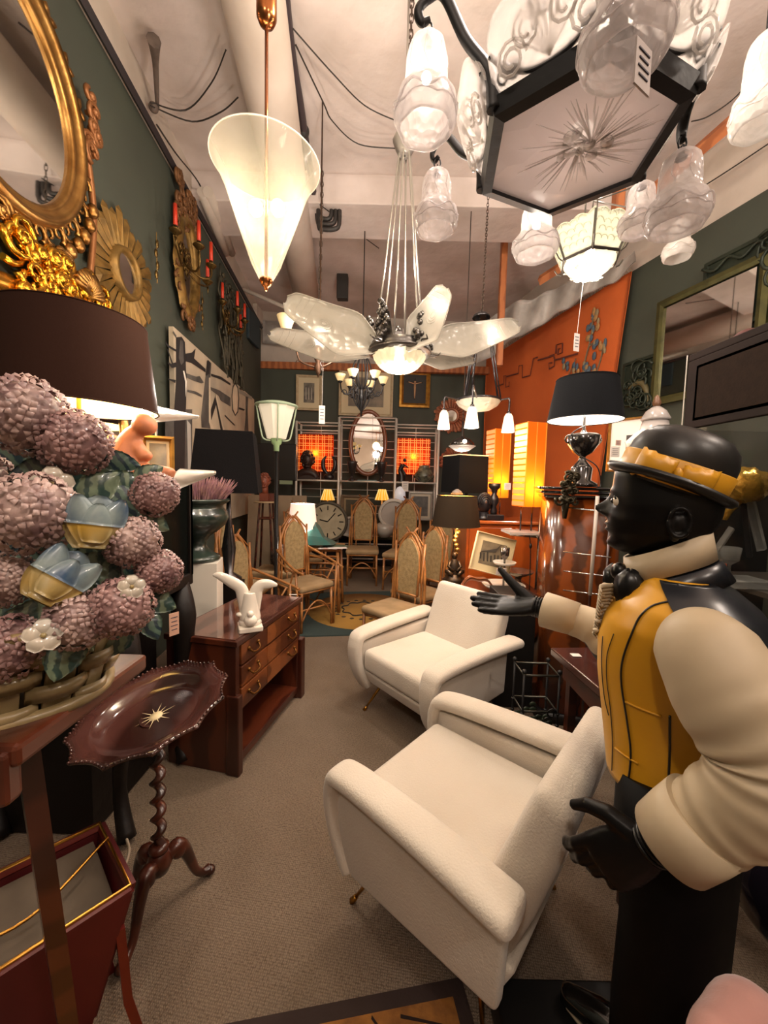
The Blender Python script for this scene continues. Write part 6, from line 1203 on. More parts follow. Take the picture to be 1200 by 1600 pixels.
# lower shelf
def smalllamp(px, label):
    c = D(px, 773, 6.5); t = T('small_lamp', label, 'table lamp', (c.x, c.y, .61), group=None); mb = MB(); mb.lathe([(.115, -.09), (.055, .09)], 24, c, caps=False, fn=lambda a, i: 1+.04*math.cos(a*12)); sh = t.p('lamp_shade', mb, mat('f0a030', .7, emis=.75, ecol='ffa428'), world=True)
    for k in range(12):
        a = 2*PI*k/12; mb = MB(); mb.tube([c+V((math.cos(a)*.117, math.sin(a)*.117, -.09)), c+V((math.cos(a)*.057, math.sin(a)*.057, .09))], .006, 4); t.p('pleat', mb, mat('e0c070', .7, emis=.8, ecol='ffe090'), parent=sh, world=True)
    mb = MB(); mb.lathe([(.06, .61-c.z), (.05, .63-c.z), (.015, .66-c.z), (.018, .9-c.z), (.025, 1.0-c.z), (.012, -.09)], 12, c); t.p('base', mb, mat('c8bc9c', .4), world=True)
smalllamp(512, 'small yellow pleated lamp in left bay of metal shelf'); smalllamp(597, 'small yellow pleated lamp in centre bay of metal shelf')
c = D(512, 815, 6.3); t = T('wall_clock', 'large round clock with cream face leaning in left bay of shelf', 'clock', (c.x, c.y, .61)); ax = V((1, 0, 0)); disc(t, c, ax, U, .30, .30, mat('b0a48a', .6, var=(5, '8a8068', .7)), 'clock_face', n=V((0, -1, 0))); oval(t, c, ax, U, V((0, -1, 0)), .29, .29, .035, mat('4a4438', .5, .3), 'clock_rim')
for k in range(12):
    q = 2*PI*k/12; mb = MB(); mb.tube([c+V((math.cos(q)*.19, -.006, math.sin(q)*.19)), c+V((math.cos(q)*.26, -.006, math.sin(q)*.26))], .009, 4); t.p('hour_mark', mb, BLK, world=True)
mb = MB(); mb.tube([c+V((0, -.01, 0)), c+V((.12, -.01, .14))], .008, 4); t.p('clock_hand', mb, BLK, world=True); mb = MB(); mb.tube([c+V((0, -.012, 0)), c+V((-.13, -.012, .03))], .009, 4); t.p('clock_hand', mb, BLK, world=True)
c = D(554, 800, 6.8); picture('leaning_picture', 'brown framed dim picture leaning in centre bay of the shelf', V((c.x, c.y, .98)), ax, U, .48, .62, .055, mat('6e5a44', .6, var=(12, '4c3c2c', .7)), mat('8c7a5c', .7), mat('4c4434', .7, var=(8, '3a3a2c', .8)), .03)
c = D(552, 823, 6.35); t = T('oval_platter', 'white oval platter standing on lower shelf of metal unit', 'platter', (c.x, c.y, .61)); disc(t, c, ax, U, .30, .165, mat('b0aaa0', .25, coat=.5), 'well', n=V((0, -1, 0))); oval(t, c, ax, U, V((0, -1, 0)), .25, .13, .035, mat('c0bab0', .25, coat=.5), 'rim')
c = D(601, 828, 6.4); t = T('tureen', 'pale lidded oval tureen on the lower shelf right of the platter', 'tureen', (c.x, c.y, .61)); mb = MB(); mb.lathe([(.07, .61-c.z), (.16, .70-c.z), (.18, .78-c.z), (.14, .83-c.z), (.04, .88-c.z), (.02, .91-c.z)], 20, c); t.p('bowl', mb, mat('a8a298', .25, coat=.5), world=True)
c = D(657, 780, 6.8); picture('leaning_picture', 'silver framed grey print leaning in right bay of the shelf', V((c.x, c.y, 1.12)), ax, U, .42, .50, .035, mat('a8a49c', .4, .4), mat('b4aa98', .7), mat('5c5854', .6, var=(12, '3a3836', .8)), .04)
c = D(625, 770, 6.55); t = T('glass_bell', 'white glass bell-shaped lamp in right bay of metal shelf', 'lamp', (c.x, c.y, .61)); mb = MB(); mb.lathe([(.10, -.13), (.09, .02), (.05, .09), (.01, .11)], 20, c); t.p('shade', mb, mat('d8dae0', .3, emis=.25), world=True); mb = MB(); mb.lathe([(.08, .61-c.z), (.02, .66-c.z), (.015, -.1)], 12, c); t.p('stem', mb, STL, world=True)
tag_card(633, 760, 6.5, .11, .17, 'white price sheet hanging from middle shelf of the metal unit')
c = D(615, 803, 6.3); t = T('round_platter', 'pale round dish behind the right-hand rattan chair', 'dish', (c.x, c.y, .61)); oval(t, c, ax, U, V((0, -1, 0)), .20, .20, .04, mat('b8b0a4', .3, coat=.4), 'rim'); disc(t, c, ax, U, .22, .22, mat('a09890', .3), 'well', n=V((0, -1, 0)))
mb = MB(); mb.box((-.2, 6.86, .27), (2.2, .06, .44)); single('dark_chest', 'long dark low chest beneath the metal shelf', 'chest', mb, DK)
# back wall pictures
BX = V((1, .07, 0)).normalized()
def onback(px, py, e=.04): return PL(px, py, (0, YB-e-.02, 0), (-.07, 1, 0))
def lands(t, c, ax, up, n, pp):
    mb = MB(); 
    for i in range(3): mb.prism([(-.06+.05*i, -.12), (-.045+.05*i, -.12), (-.05+.05*i, .10), (-.06+.05*i, .08)], c+n*.012, ax, up, n*.002)
    t.p('painted_trees', mb, mat('aaa498', .7), parent=pp, world=True)
picture('framed_picture', 'cream framed upright grey print on back wall, left', onback(483, 614), BX, U, .46, .62, .045, CRF, MNT, SKE, .09, extra=lands)
picture('framed_picture', 'large cream framed landscape print above the oval shelf mirror', onback(572, 613), BX, U, .98, .86, .05, CRF, MNT, mat('8a8070', .7, var=(6, '5a544c', .9)), .12)
def cross(t, c, ax, up, n, pp):
    F_ = mat('b08a68', .6); mb = MB(); c = c+n*.014; mb.tube([c+up*.09, c+up*.02, c-up*.1, c-up*.17], [.02, .022, .016, .008], 6); mb.ell(c+up*.125, .02); mb.tube([c+up*.09, c+up*.12+ax*.12], [.012, .007], 5); mb.tube([c+up*.09, c+up*.12-ax*.12], [.012, .007], 5); t.p('painted_figure', mb, F_, parent=pp, world=True)
    mb = MB(); mb.tube([c+up*.19-n*.006, c-up*.19-n*.006], .008, 4); mb.tube([c+up*.12+ax*.15-n*.006, c+up*.12-ax*.15-n*.006], .008, 4); t.p('painted_cross', mb, mat('2e2218', .7), parent=pp, world=True)
picture('crucifix_painting', 'gold framed dark painting of a crucifixion on back wall', onback(648, 608), BX, U, .56, .66, .075, GF, None, mat('14120f', .6, var=(5, '201c16', .7)), 0, extra=cross)
COP = mat('b4785a', .4, .4, var=(10, '5c3020', .7)); q = onback(705, 650, .04); sun('sun_mirror', 'copper sun-shaped mirror with petal rays on back wall, upper one', q, BX, V((.07, -1, 0)).normalized(), .14, .34, COP, 26)
q = onback(712, 722, .04); sun('sun_mirror', 'copper sun-shaped mirror with petal rays on back wall, lower one', q, BX, V((.07, -1, 0)).normalized(), .14, .33, COP, 26)
# ---- round rug and front rug
rc = V((-.22, 4.45, 0)); mb = MB(); mb.at((rc.x, rc.y, .006), rz=R(8)); mb.box((0, 0, 0), (1.45, 1.5, .012)); t = T('square_rug', 'teal square rug with golden round centre and ring motif at the rear', 'rug', rc); t.p('border', mb, mat('2e3c3a', .95, bump=(90, .4)), world=True)
mb = MB(); mb.lathe([(.0001, .015), (.64, .015), (.64, .012)], 56, rc); t.p('round_centre', mb, mat('9a7434', .95, bump=(90, .4), var=(3, '84602a', .6)), world=True)
for k in range(20): a = 2*PI*k/20; mb = MB(); mb.ell(rc+V((math.cos(a)*.34, math.sin(a)*.34, .015)), (.026, .026, .003), 8, 4); t.p('motif_dot', mb, mat('2a2620', .95), world=True)
mb = MB(); mb.tube([rc+V((math.cos(a)*(.24+.02*math.sin(9*a)), math.sin(a)*(.24+.02*math.sin(9*a)), .014)) for a in [2*PI*j/72 for j in range(72)]], .015, 4, loop=True, flat=.3); t.p('motif_ring', mb, mat('2a2620', .95), world=True)
A_, B_ = Z(350, 1606, 0), Z(720, 1532, 0); ax = (B_-A_).normalized(); nx = V((ax.y, -ax.x, 0)); w_ = 1.0; t = T('patterned_rug', 'golden brown rug with dark border and branching motif at bottom edge', 'rug', A_); P0 = B_-ax*w_
def rugq(a, b, z): return P0+ax*a+nx*b+V((0, 0, z))
mb = MB(); mb.add([rugq(a, b, z) for z in (0, .012) for a, b in ((0, 0), (w_, 0), (w_, .8), (0, .8))], [(3, 2, 1, 0), (4, 5, 6, 7), (0, 1, 5, 4), (1, 2, 6, 5), (2, 3, 7, 6), (3, 0, 4, 7)], False); t.p('border', mb, mat('2c1e1a', .95, bump=(90, .4)), world=True)
mb = MB(); mb.add([rugq(a, b, .0135) for a, b in ((.05, .04), (w_-.04, .04), (w_-.04, .76), (.05, .76))], [(0, 1, 2, 3)], False); t.p('field', mb, mat('8c5c24', .95, bump=(120, .6), var=(25, '643c18', .8)), world=True)
for k, (a0, b0, a1_, b1) in enumerate([(.62, .07, .62, .3), (.62, .07, .50, .25), (.62, .07, .74, .25), (.62, .07, .56, .3), (.80, .06, .93, .10), (.82, .12, .95, .18), (.72, .05, .80, .16), (.45, .06, .40, .22), (.52, .1, .38, .14)]):
    mb = MB(); mb.tube([rugq(a0, b0, .014), rugq(a1_, b1, .014)], [.009, .005], 4, flat=.3); t.p('motif_line', mb, mat('241612', .95), world=True)
# ---- right wall: orange rug hanging
ORG = mat('c46028', .95, bump=(120, .4), var=(1.5, 'b05020', .6))
t = T('hanging_rug', 'huge orange wool rug with blue flower branch hung on the right wall', 'rug', Rq(5.8, .0)); yA, yB = 4.25, 7.2
def rugf(u, v):
    y = yA+.42*v*.9+(yB-yA-.4*v)*u; z = 3.80-v*3.78; e = .06+.02*math.sin(u*22+v*2)*(.3+v); return Rq(y, z, e)
mb = MB(); mb.grid(rugf, 60, 24, th=RN*.012); ru = t.p('field', mb, ORG, world=True)
def onrug(px, py, e=.095): return PL(px, py, (3.7-e*1.03, 0, 0), (1, .255, 0))
def key(pts, nm='key_border'): mb = MB(); mb.tube([onrug(*p) for p in pts], .012, 4, flat=.4); t.p(nm, mb, mat('5c2a1c', .95), parent=ru, world=True)
K = lambda l: [(840+x/3.333, 380+y/3.333) for x, y in l]
key(K([(0, 610), (85, 585), (88, 600), (86, 640), (60, 655), (58, 625), (75, 622)])); key(K([(85, 610), (210, 575)])); key(K([(60, 590), (85, 580), (85, 600)])); key(K([(95, 575), (98, 530), (130, 520), (128, 570), (105, 580), (108, 550), (118, 548)]))
K2 = lambda l: [(440+x/3, 440+y/3) for x, y in l]; key(K2([(1055, 445), (1110, 430), (1112, 395), (1128, 392), (1128, 450), (1165, 440), (1180, 360), (1200, 355)])); key(K2([(1010, 490), (1040, 480), (1042, 440), (1052, 440), (1050, 495), (1066, 490), (1066, 470)]))
rs = random.Random(12)
for pts in (K([(230, 700), (250, 600), (280, 480), (290, 360)]), K([(300, 690), (330, 600), (350, 500)]), K([(280, 480), (320, 410)]), K([(265, 540), (310, 500)]), K([(160, 690), (200, 600)])): mb = MB(); mb.tube(cat([onrug(*p) for p in pts], 4), .010, 4, flat=.4); t.p('branch', mb, mat('6a5a44', .95), parent=ru, world=True)
for i in range(46):
    x, y = rs.choice([(290, 370), (270, 450), (325, 430), (260, 510), (300, 520), (200, 650), (190, 680), (250, 630), (255, 660), (290, 600), (150, 630), (300, 660), (340, 540)]); x += rs.uniform(-18, 18); y += rs.uniform(-22, 22); c = onrug(*K([(x, y)])[0]); mb = MB(); mb.ell(c, (.016, rs.uniform(.02, .05), rs.uniform(.03, .06)), 8, 4); t.p('flower', mb, mat(rs.choice(['4a5a68', '4a5a68', '8a7a5c', 'a07a4c']), .95), parent=ru, world=True)
mb = MB()
for i in range(70): p = rugf(i/69, 0); mb.tube([p, p+U*.05+RY*rs.uniform(-.03, .03)+RN*.02], .005, 3)
t.p('fringe', mb, mat('9c8a72', .9), parent=ru, world=True)
# right wall mirror and carved panels
GRN = mat('2c3428', .5, .3, bump=(12, .4, .01), var=(8, '1e261e', .8)); c = (PL(1042, 485, RWp[0], RWp[1])); cm = Rq(3.47, 2.86, .03)
t = T('wall_mirror', 'rectangular mirror in olive-gold frame on right wall', 'mirror', Rq(3.5, 2.5)); mb = MB(); 
def rr(y0, y1, z0, z1, e): return [Rq(y0, z0, e), Rq(y1, z0, e), Rq(y1, z1, e), Rq(y0, z1, e)]
mb.add(rr(3.14, 3.88, 2.42, 3.26, .04), [(0, 1, 2, 3)], False); t.p('mirror_glass', mb, MIR, world=True)
OLV = mat('5c5a34', .4, .6, var=(10, '3c3c24', .7)); mb = MB(); mb.loft([rr(3.06-k, 3.92+k, 2.36-k, 3.32+k, e) for k, e in ((-.05, .04), (-.05, .06), (-.02, .07), (.02, .06), (.02, .02))], caps=False, sm=False); t.p('frame', mb, OLV, world=True)
t = T('wall_carving', 'green carved relief panel with leaping deer, left of the wall mirror', 'carving', Rq(4.05, 2.3)); mb = MB(); mb.loft([rr(3.90-k, 4.30+k, 2.25-k, 2.86+k, e) for k, e in ((0, .01), (0, .045), (-.03, .05), (-.035, .03))], sm=False); t.p('board', mb, GRN, world=True); q = Rq(4.08, 2.55, .05)
mb = MB(); mb.tube(cat([q+RY*.12+U*.02, q+U*.06, q-RY*.08-U*.02, q-RY*.12-U*.18], 5), resamp([.02, .035, .03, .01], 16), 8); mb.tube([q+RY*.1, q+RY*.16-U*.1], [.015, .006], 5); t.p('relief_figure', mb, mat('5c5438', .5, .3), world=True)
mb = MB(); scrolls(mb, q, RY, U, RN, 31, 14, .15, .24, .09, .012); t.p('scroll_relief', mb, GRN, world=True)
t = T('wall_carving', 'long green carved relief panel with leaves, behind and right of the wall mirror', 'carving', Rq(3.0, 2.9)); mb = MB(); mb.loft([rr(2.5-k, 3.55+k, 2.85-k, 3.50+k, e) for k, e in ((0, .005), (0, .025), (-.03, .028), (-.035, .015))], sm=False); t.p('board', mb, GRN, world=True)
q = Rq(2.8, 3.15, .05); mb = MB(); scrolls(mb, q, RY, U, RN, 33, 22, .28, .26, .12, .014); mb.tube(cat([Rq(3.55-.1*k, 3.42+.03*(-1)**k, .04) for k in range(10)], 4), .014, 5); t.p('scroll_relief', mb, GRN, world=True)
for k in range(3): mb = MB(); p = Rq(2.95-.12*k, 3.05+.08*k, .06); mb.tube([p, p+U*.09+RY*.03, p+U*.18], [.01, .03, .006], 6, flat=.5); t.p('gilt_leaf', mb, mat('7a5a2c', .4, .6), world=True)
# picture low on right wall
c = D(988, 695, 2.6); picture('leaning_picture', 'gilt framed print leaning behind the bowler hat by the white jar', c, V((.6, -.8, 0)).normalized(), U, .30, .36, .014, GF, PAPER, mat('2a2624', .6), .10)
c = D(1024, 660, 2.1); t = T('porcelain_jar', 'white porcelain lidded jar with finial above the bowler hat', 'jar', (c.x, c.y, 1.5)); PCL = mat('a8a09c', .2, coat=.6); mb = MB(); mb.lathe([(.05, 1.5-c.z), (.075, 1.60-c.z), (.08, 1.80-c.z), (.06, 1.88-c.z)], 24, c); t.p('body', mb, PCL, world=True); mb = MB(); mb.lathe([(.066, 1.88-c.z), (.07, 1.89-c.z), (.05, 1.93-c.z), (.02, 1.955-c.z)], 24, c); l_ = t.p('lid', mb, PCL, world=True); mb = MB(); mb.lathe([(.012, 1.95-c.z), (.022, 1.975-c.z), (.010, 2.01-c.z), (.0005, 2.02-c.z)], 12, c); t.p('finial', mb, mat('6c4a34', .4), parent=l_, world=True)
c = D(1000, 690, 2.0); mb = MB(); mb.lathe([(.05, -.06), (.07, 0), (.03, .04), (.01, .055)], 8, c); single('cut_glass_dish', 'small cut glass lidded dish left of porcelain jar', 'dish', mb, glass('e0dcd0', .3, .1, bump=(40, .6)))
for k, (px, py, w_, h_) in enumerate(((961, 706, .05, .06), (966, 692, .03, .03))): tag_card(px, py, 2.15, w_, h_, ['white price card on top shelf left of the bowler hat brim', 'small pinkish card just above white card by the bowler hat'][k], m=PAPER if k == 0 else mat('b8988c', .7))
mb = MB(); mb.box((1.62, 2.0, .745), (.5, .30, 1.49)); single('tall_pedestal', 'dark tall cupboard behind the statue head carrying jar and print', 'cupboard', mb, DK)
# ---- walnut vitrine with urn lamp
VIT = mat('843f14', .2, wave=(2.4, 7, 'X'), var=(1, '42200c', .9), coat=.5); vc = V((1.28, 2.52, 0)); t = T('vitrine', 'glossy walnut vitrine with rounded corner, glass shelves and black cornice', 'display cabinet', vc)
def rnd(w_, d_, r_, z, cx=vc.x, cy=vc.y, rz=R(-15)):
    pts = []
    for (sx, sy), a0 in (((1, -1), -PI/2), ((1, 1), 0), ((-1, 1), PI/2), ((-1, -1), PI)):
        for k in range(6): a = a0+PI/2*k/5; pts.append((sx*(w_-r_)+r_*math.cos(a), sy*(d_-r_)+r_*math.sin(a)))
    return [V((cx+x*math.cos(rz)-y*math.sin(rz), cy+x*math.sin(rz)+y*math.cos(rz), z)) for x, y in pts]
mb = MB(); mb.loft([rnd(.22, .2, .10, z) for z in (.06, .75, 1.44)]); t.p('curved_body', mb, VIT, world=True)
for z, w_ in ((1.44, .235), (1.465, .255), (1.49, .27)): mb = MB(); mb.loft([rnd(w_, w_-.02, .08, z), rnd(w_+.004, w_-.016, .08, z+.018)]); t.p('cornice_moulding', mb, mat('120f0e', .15, coat=.8), world=True)
mb = MB(); mb.loft([rnd(.235, .215, .1, 0), rnd(.235, .215, .1, .07)]); t.p('plinth', mb, BLK, world=True)
mb = MB(); q = vc+V((.10, -.225, 0)); 
for x0 in (.05, .15): mb = MB(); p = D(915+x0*240, 850, 2.15); mb.tube([(p.x, p.y, .1), (p.x, p.y, 1.44)], .008, 6); t.p('door_bead', mb, DW, world=True)
for k, py in enumerate((795, 865, 895, 925)):
    a, b_ = D(880, py-3, 2.22), D(955, py+6, 2.0); mb = MB(); mb.tube([a, b_], .004, 5); t.p('chrome_rail', mb, CHROME, world=True)
mb = MB(); mb.tube([D(934, 775, 2.02), D(922, 930, 2.05)], .010, 5); t.p('pale_door_edge', mb, mat('b8aca0', .3), world=True)
p = D(884, 775, 2.2); mb = MB(); scrolls(mb, p+V((0, 0, .04)), V((1, 0, 0)), U, V((0, -1, 0)), 41, 22, .05, .08, .025, .009); mb.tube([p, p-U*.13], [.03, .012], 8); t.p('bronze_mount', mb, mat('3a3426', .35, .8), world=True)
c = D(916, 612, 2.25); uz = 1.51; t = T('urn_lamp', 'table lamp with silvered urn base and wide black shade on the vitrine', 'table lamp', (c.x, c.y, uz)); SLV = mat('8a8478', .15, .9, var=(8, '3c3630', .8)); c = V((c.x, c.y, D(916, 625, 2.25).z))
drum(t, c, .165, .205, .235, mat('0c0d10', .9, bump=(150, .2), spec=.15), mat('c8c2b8', .8, emis=.25, ecol='fff0e0'), 48)
zc = c.z; mb = MB(); mb.lathe([(.09, uz-zc), (.09, uz+.02-zc), (.055, uz+.04-zc), (.06, uz+.11-zc), (.045, uz+.13-zc), (.02, uz+.16-zc), (.018, uz+.18-zc), (.05, uz+.20-zc), (.085, uz+.25-zc), (.092, uz+.30-zc), (.08, uz+.31-zc), (.02, uz+.32-zc), (.008, uz+.34-zc), (.006, -.02)], 28, c); t.p('urn_base', mb, mat('2c2826', .2, .7, coat=.5), world=True)
for s in (-1, 1): mb = MB(); mb.tube([V((c.x+s*.085, c.y, uz+.28))+V((s*.022*math.sin(a), 0, .022*math.cos(a))) for a in [PI*j/8 for j in range(9)]], .005, 5); t.p('handle', mb, SLV, world=True)
mb = MB(); mb.tube(cat([V((c.x, c.y-.02, uz+.36)), V((c.x-.09, c.y-.03, uz+.30)), V((c.x-.08, c.y-.07, uz+.2)), V((c.x+.04, c.y-.09, uz+.12)), V((c.x+.07, c.y-.09, uz+.01)), V((c.x+.02, c.y-.12, uz+.005))], 6), .0035, 5); t.p('cord', mb, BLK, world=True)
c0 = V((c.x-.16, c.y-.13, uz)); lamp(V((c.x, c.y, zc-.02)), 3, WARM, .04)
# ---- orange sideboard with lamps and bust
OSB = mat('a4501c', .3, wave=(1, 6, 'X'), var=(1, '80380f', .7), coat=.4); t = T('sideboard', 'orange-brown varnished sideboard in front of the orange rug', 'sideboard', (1.15, 3.75, 0)); mb = MB(); mb.box((1.2, 3.75, .62), (.86, .42, 1.08)); t.p('body', mb, OSB, world=True, bev=.01); mb = MB(); mb.box((1.2, 3.75, 1.17), (.92, .48, .03)); t.p('top', mb, mat('a85a2c', .15, coat=.8), world=True, bev=.006)
for k in (-1, 1): mb = MB(); mb.box((1.2+k*.21, 3.53, .62), (.39, .02, 1.0)); d_ = t.p('door', mb, OSB, world=True, bev=.004); mb = MB(); mb.ell((1.2+k*.04, 3.51, .7), .014); t.p('knob', mb, BRASS, parent=d_, world=True)
ORL = glass('f08a1c', .0, .6, emis=.26, ecol='ff8a08', tl=.75); ORW2 = mat('e0a060', .6, emis=.5, ecol='ffa858')
def tallamp(x0, x1, y0, y1, d, label, zb, face=.3):
    a, b_ = D(x0, y0, d), D(x1, y1, d); c = (a+b_)/2; W_ = (b_.x-a.x); H_ = a.z-b_.z; t = T('tall_orange_lamp', label, 'lamp', (c.x, c.y+W_*.3, zb)); w_ = W_*.34; rz = R(14); mb = MB(); mb.at((c.x, c.y, c.z), rz=rz); mb.box((0, 0, 0), (w_*1.9, w_*1.9, H_)); sh = t.p('shade', mb, ORL, world=True)
    for i in range(14):
        mb = MB(); mb.at((c.x, c.y, c.z), rz=rz); mb.box((-w_*.955, 0, H_*((i+.5)/14-.5)), (.004, w_*1.9, H_/14*.72)); t.p('slat', mb, mat('d88c50', .6, emis=.12, ecol='ff9050'), parent=sh, world=True)
    for s in (-1, 0, 1): mb = MB(); mb.at((c.x, c.y, c.z), rz=rz); mb.box((s*w_*.95, -w_*.96, 0), (.006, .006, H_)); t.p('shade_rib', mb, mat('b8701c', .6, emis=.3, ecol='ff9020'), parent=sh, world=True)
    for s in (-1, 1): mb = MB(); mb.tube([(c.x+s*w_*.5, c.y, c.z-H_/2), (c.x+s*w_*.5, c.y, zb)], .006, 5); t.p('leg', mb, DM, world=True)
    lamp(c-V((0, 0, H_*.28)), 1.0, (1, .75, .45), .03); lamp(c+V((-.12, -.25, -.05)), 2, (1, .5, .15), .08)
ST_ = T('chrome_stand', 'chrome pole stand with a small cantilever glass shelf', 'stand', V((D(838, 850, 2.95).x, D(838, 850, 2.95).y, 0))); pb = D(841, 845, 2.95); zsh = D(820, 832, 2.95).z
tallamp(803, 850, 662, 792, 2.95, 'tall glowing orange gridded lamp on chrome cantilever shelf, nearer one', zsh+.01); tallamp(758, 796, 672, 778, 3.7, 'tall glowing orange gridded lamp on the sideboard, farther one', 1.19)
mb = MB(); mb.tube([(pb.x, pb.y, 0), (pb.x+.01, pb.y, 1.44)], .014, 8); ST_.p('pole', mb, mat('5c5450', .25, .9), world=True); mb = MB(); mb.box((pb.x-.12, pb.y+.02, zsh), (.26, .22, .016)); ST_.p('shelf_plate', mb, glass('c8c4c0', .3, .08), world=True); mb = MB(); mb.tube([(pb.x, pb.y, zsh-.03), (pb.x-.22, pb.y, zsh-.015)], .012, 6); mb.ell((pb.x, pb.y, zsh-.02), .026); ST_.p('bracket', mb, CHROME, world=True); mb = MB(); mb.box((pb.x-.04, pb.y, .01), (.3, .3, .02)); ST_.p('foot', mb, CHROME, world=True)
mb = MB(); mb.tube(cat([D(827, 835, 2.9), D(829, 860, 2.9), D(827, 930, 2.9)], 4), .004, 5); mb.ell(D(829, 853, 2.9), (.012, .012, .022), 8, 6); single('power_cable', 'black cord with inline switch hanging from the chrome shelf', 'cable', mb, BLK)
c = V((D(757, 800, 3.6).x, 3.62, 1.19)); t = T('ribbed_bust', 'black head bust with ribbed hair on the sideboard', 'bust', c); mb = MB(); mb.lathe([(.07, 0), (.08, .01), (.045, .03), (.045, .07)], 16, c); t.p('base', mb, BB, world=True); mb = MB(); mb.ell(c+V((0, 0, .15)), (.065, .085, .095)); t.p('head', mb, BB, world=True)
for k in range(10): a = .25+k*.27; mb = MB(); mb.tube([c+V((.068*math.cos(q)*math.sin(a), .088*math.cos(a), .15+.098*math.sin(q)*math.sin(a))) for q in [PI*(-.05+1.1*j/12) for j in range(13)]], .007, 5); t.p('hair_rib', mb, BB, world=True)
c = D(787, 808, 3.3); c = V((c.x, 3.6, 1.19)); t = T('candle_stand', 'black turned candle stand on square base beside ribbed bust', 'candlestick', c); mb = MB(); mb.box(c+V((0, 0, .025)), (.16, .14, .05)); t.p('base', mb, BB, world=True, bev=.004); mb = MB(); mb.lathe([(.03, .05), (.035, .08), (.022, .12), (.045, .17), (.045, .20), (.022, .24), (.03, .28), (.055, .30), (.055, .34)], 8, c); t.p('stem', mb, BB, world=True); tag_card(793, 760, 3.45, .07, .06, 'white price card stuck on top of the black candle stand', rz=R(20))
# ---- square black shade, ceiling rose, brown lamp
c = D(730, 740, 3.8); t = T('black_floor_lamp', 'floor lamp with angular black shade in front of the sun mirrors', 'floor lamp', (c.x, c.y, 0)); mb = MB(); mb.at(c, rz=R(22)); mb.loft([[(sx*w_, sy*w_*.8, z) for sx, sy in ((-1, -1), (1, -1), (1, 1), (-1, 1))] for w_, z in ((.20, -.19), (.19, .17))], caps=False, sm=False); sh = t.p('lamp_shade', mb, mat('0e0d0e', .9, bump=(150, .2), spec=.1), world=True)
mb = MB(); mb.at(c, rz=R(22)); mb.tube([(sx*.19, sy*.152, .17) for sx, sy in ((-1, -1), (1, -1), (1, 1), (-1, 1))], .005, 4, loop=True); t.p('shade_trim', mb, mat('d8c8a0', .5, emis=.3), parent=sh, world=True); mb = MB(); mb.tube([c, (c.x, c.y, .02)], .012, 8); mb.lathe([(.14, 0), (.13, .02), (.02, .03)], 20, (c.x, c.y, 0)); t.p('pole', mb, DM, world=True)
# low table on the right
tb_ = T('low_table', 'low dark table behind the far white armchair, crowded with objects', 'table', (.80, 3.0, 0)); mb = MB(); mb.box((.85, 3.02, .70), (.68, .46, .03)); tb_.p('top', mb, MAH, world=True, bev=.006)
for a in (-1, 1):
    for b_ in (-1, 1): mb = MB(); mb.box((.85+a*.31, 3.02+b_*.2, .345), (.035, .035, .69)); tb_.p('leg', mb, MAH, world=True)
c = D(713, 798, 3.05); zt_ = .715; t = T('figural_lamp', 'bronze figural table lamp with brown drum shade glowing at the top', 'table lamp', (c.x, c.y, zt_)); drum(t, c, .155, .19, .235, mat('2a2016', .85, bump=(150, .2), spec=.1), mat('e8b040', .6, emis=1.3, ecol='ffc040'), 40)
FB = mat('2a2420', .35, .7, var=(20, '584020', .5)); mb = MB(); z = lambda h_: c+V((0, 0, h_)); b0 = zt_-c.z; mb.lathe([(.085, b0), (.085, b0+.045), (.07, b0+.055), (.065, b0+.08)], 6, c); t.p('base', mb, FB, world=True)
mb = MB(); mb.tube(cat([z(b0+.07), z(b0+.13), z(b0+.17), z(b0+.20)], 4), resamp([.05, .045, .035, .02], 13), 10); mb.ell(z(b0+.225), (.024, .026, .03)); 
for s in (-1, 1): mb.tube([z(b0+.18)+V((s*.03, 0, 0)), z(b0+.14)+V((s*.05, -.02, 0)), z(b0+.11)+V((s*.01, -.05, 0))], [.013, .012, .01], 6); mb.tube([z(b0+.09), z(b0+.10)+V((s*.06, -.03, 0)), z(b0+.08)+V((s*.02, -.06, 0))], [.028, .022, .014], 6)
t.p('seated_figure', mb, FB, world=True); mb = MB()
for k in range(7): mb.ell(z(b0+.24+.035*k)+V((.012*math.sin(k*1.5)+.01, .01, 0)), (.022, .018, .016), 8, 6)
mb.tube([z(b0+.2)+V((.01, .02, 0)), z(.02)], .007, 6); t.p('leafy_stem', mb, mat('8a6a34', .35, .8), world=True); mb = MB(); mb.lathe([(.05, .13), (.035, .155), (.012, .17), (.001, .172)], 16, c); t.p('cap', mb, mat('5c5046', .6), world=True); lamp(z(.03), 3, WARM, .04); lamp(z(-.2)+V((0, -.06, 0)), 1, WARM, .04)
c = D(769, 866, 2.98); up_ = V((.22, .12, .97)).normalized(); ax_ = V((.97, .0, -.22)).normalized()
def skt(t, c, ax, up, n, pp):
    mb = MB(); 
    for i in range(7): mb.box(c+ax*(-.09+.028*i)+up*(-.03-.006*(i % 2))+n*.013, (.012, .002, .05+.015*(i % 3)))
    mb.prism([(-.1, .0), (.02, .05), (.05, .09), (.02, .02)], c+n*.012, ax, up, n*.002); t.p('drawn_figures', mb, mat('3a342c', .7), parent=pp, world=True)
picture('leaning_picture', 'cream matted drawing of figures leaning on low table at an angle', c, ax_, up_, .31, .30, .01, mat('b8a480', .4), mat('c8b890', .7), mat('7a6c54', .7, var=(14, '4c4436', .8)), .05, extra=skt)
c = V((D(790, 900, 2.85).x, 2.85, .716)); t = T('tiered_stand', 'two-tier silver and glass stand on the low table', 'cake stand', c); mb = MB(); mb.tube([c, c+U*.34], .008, 8); mb.lathe([(.012, .24), (.03, .27), (.035, .33), (.03, .33)], 16, c); t.p('stem', mb, mat('6a6460', .2, .9), world=True)
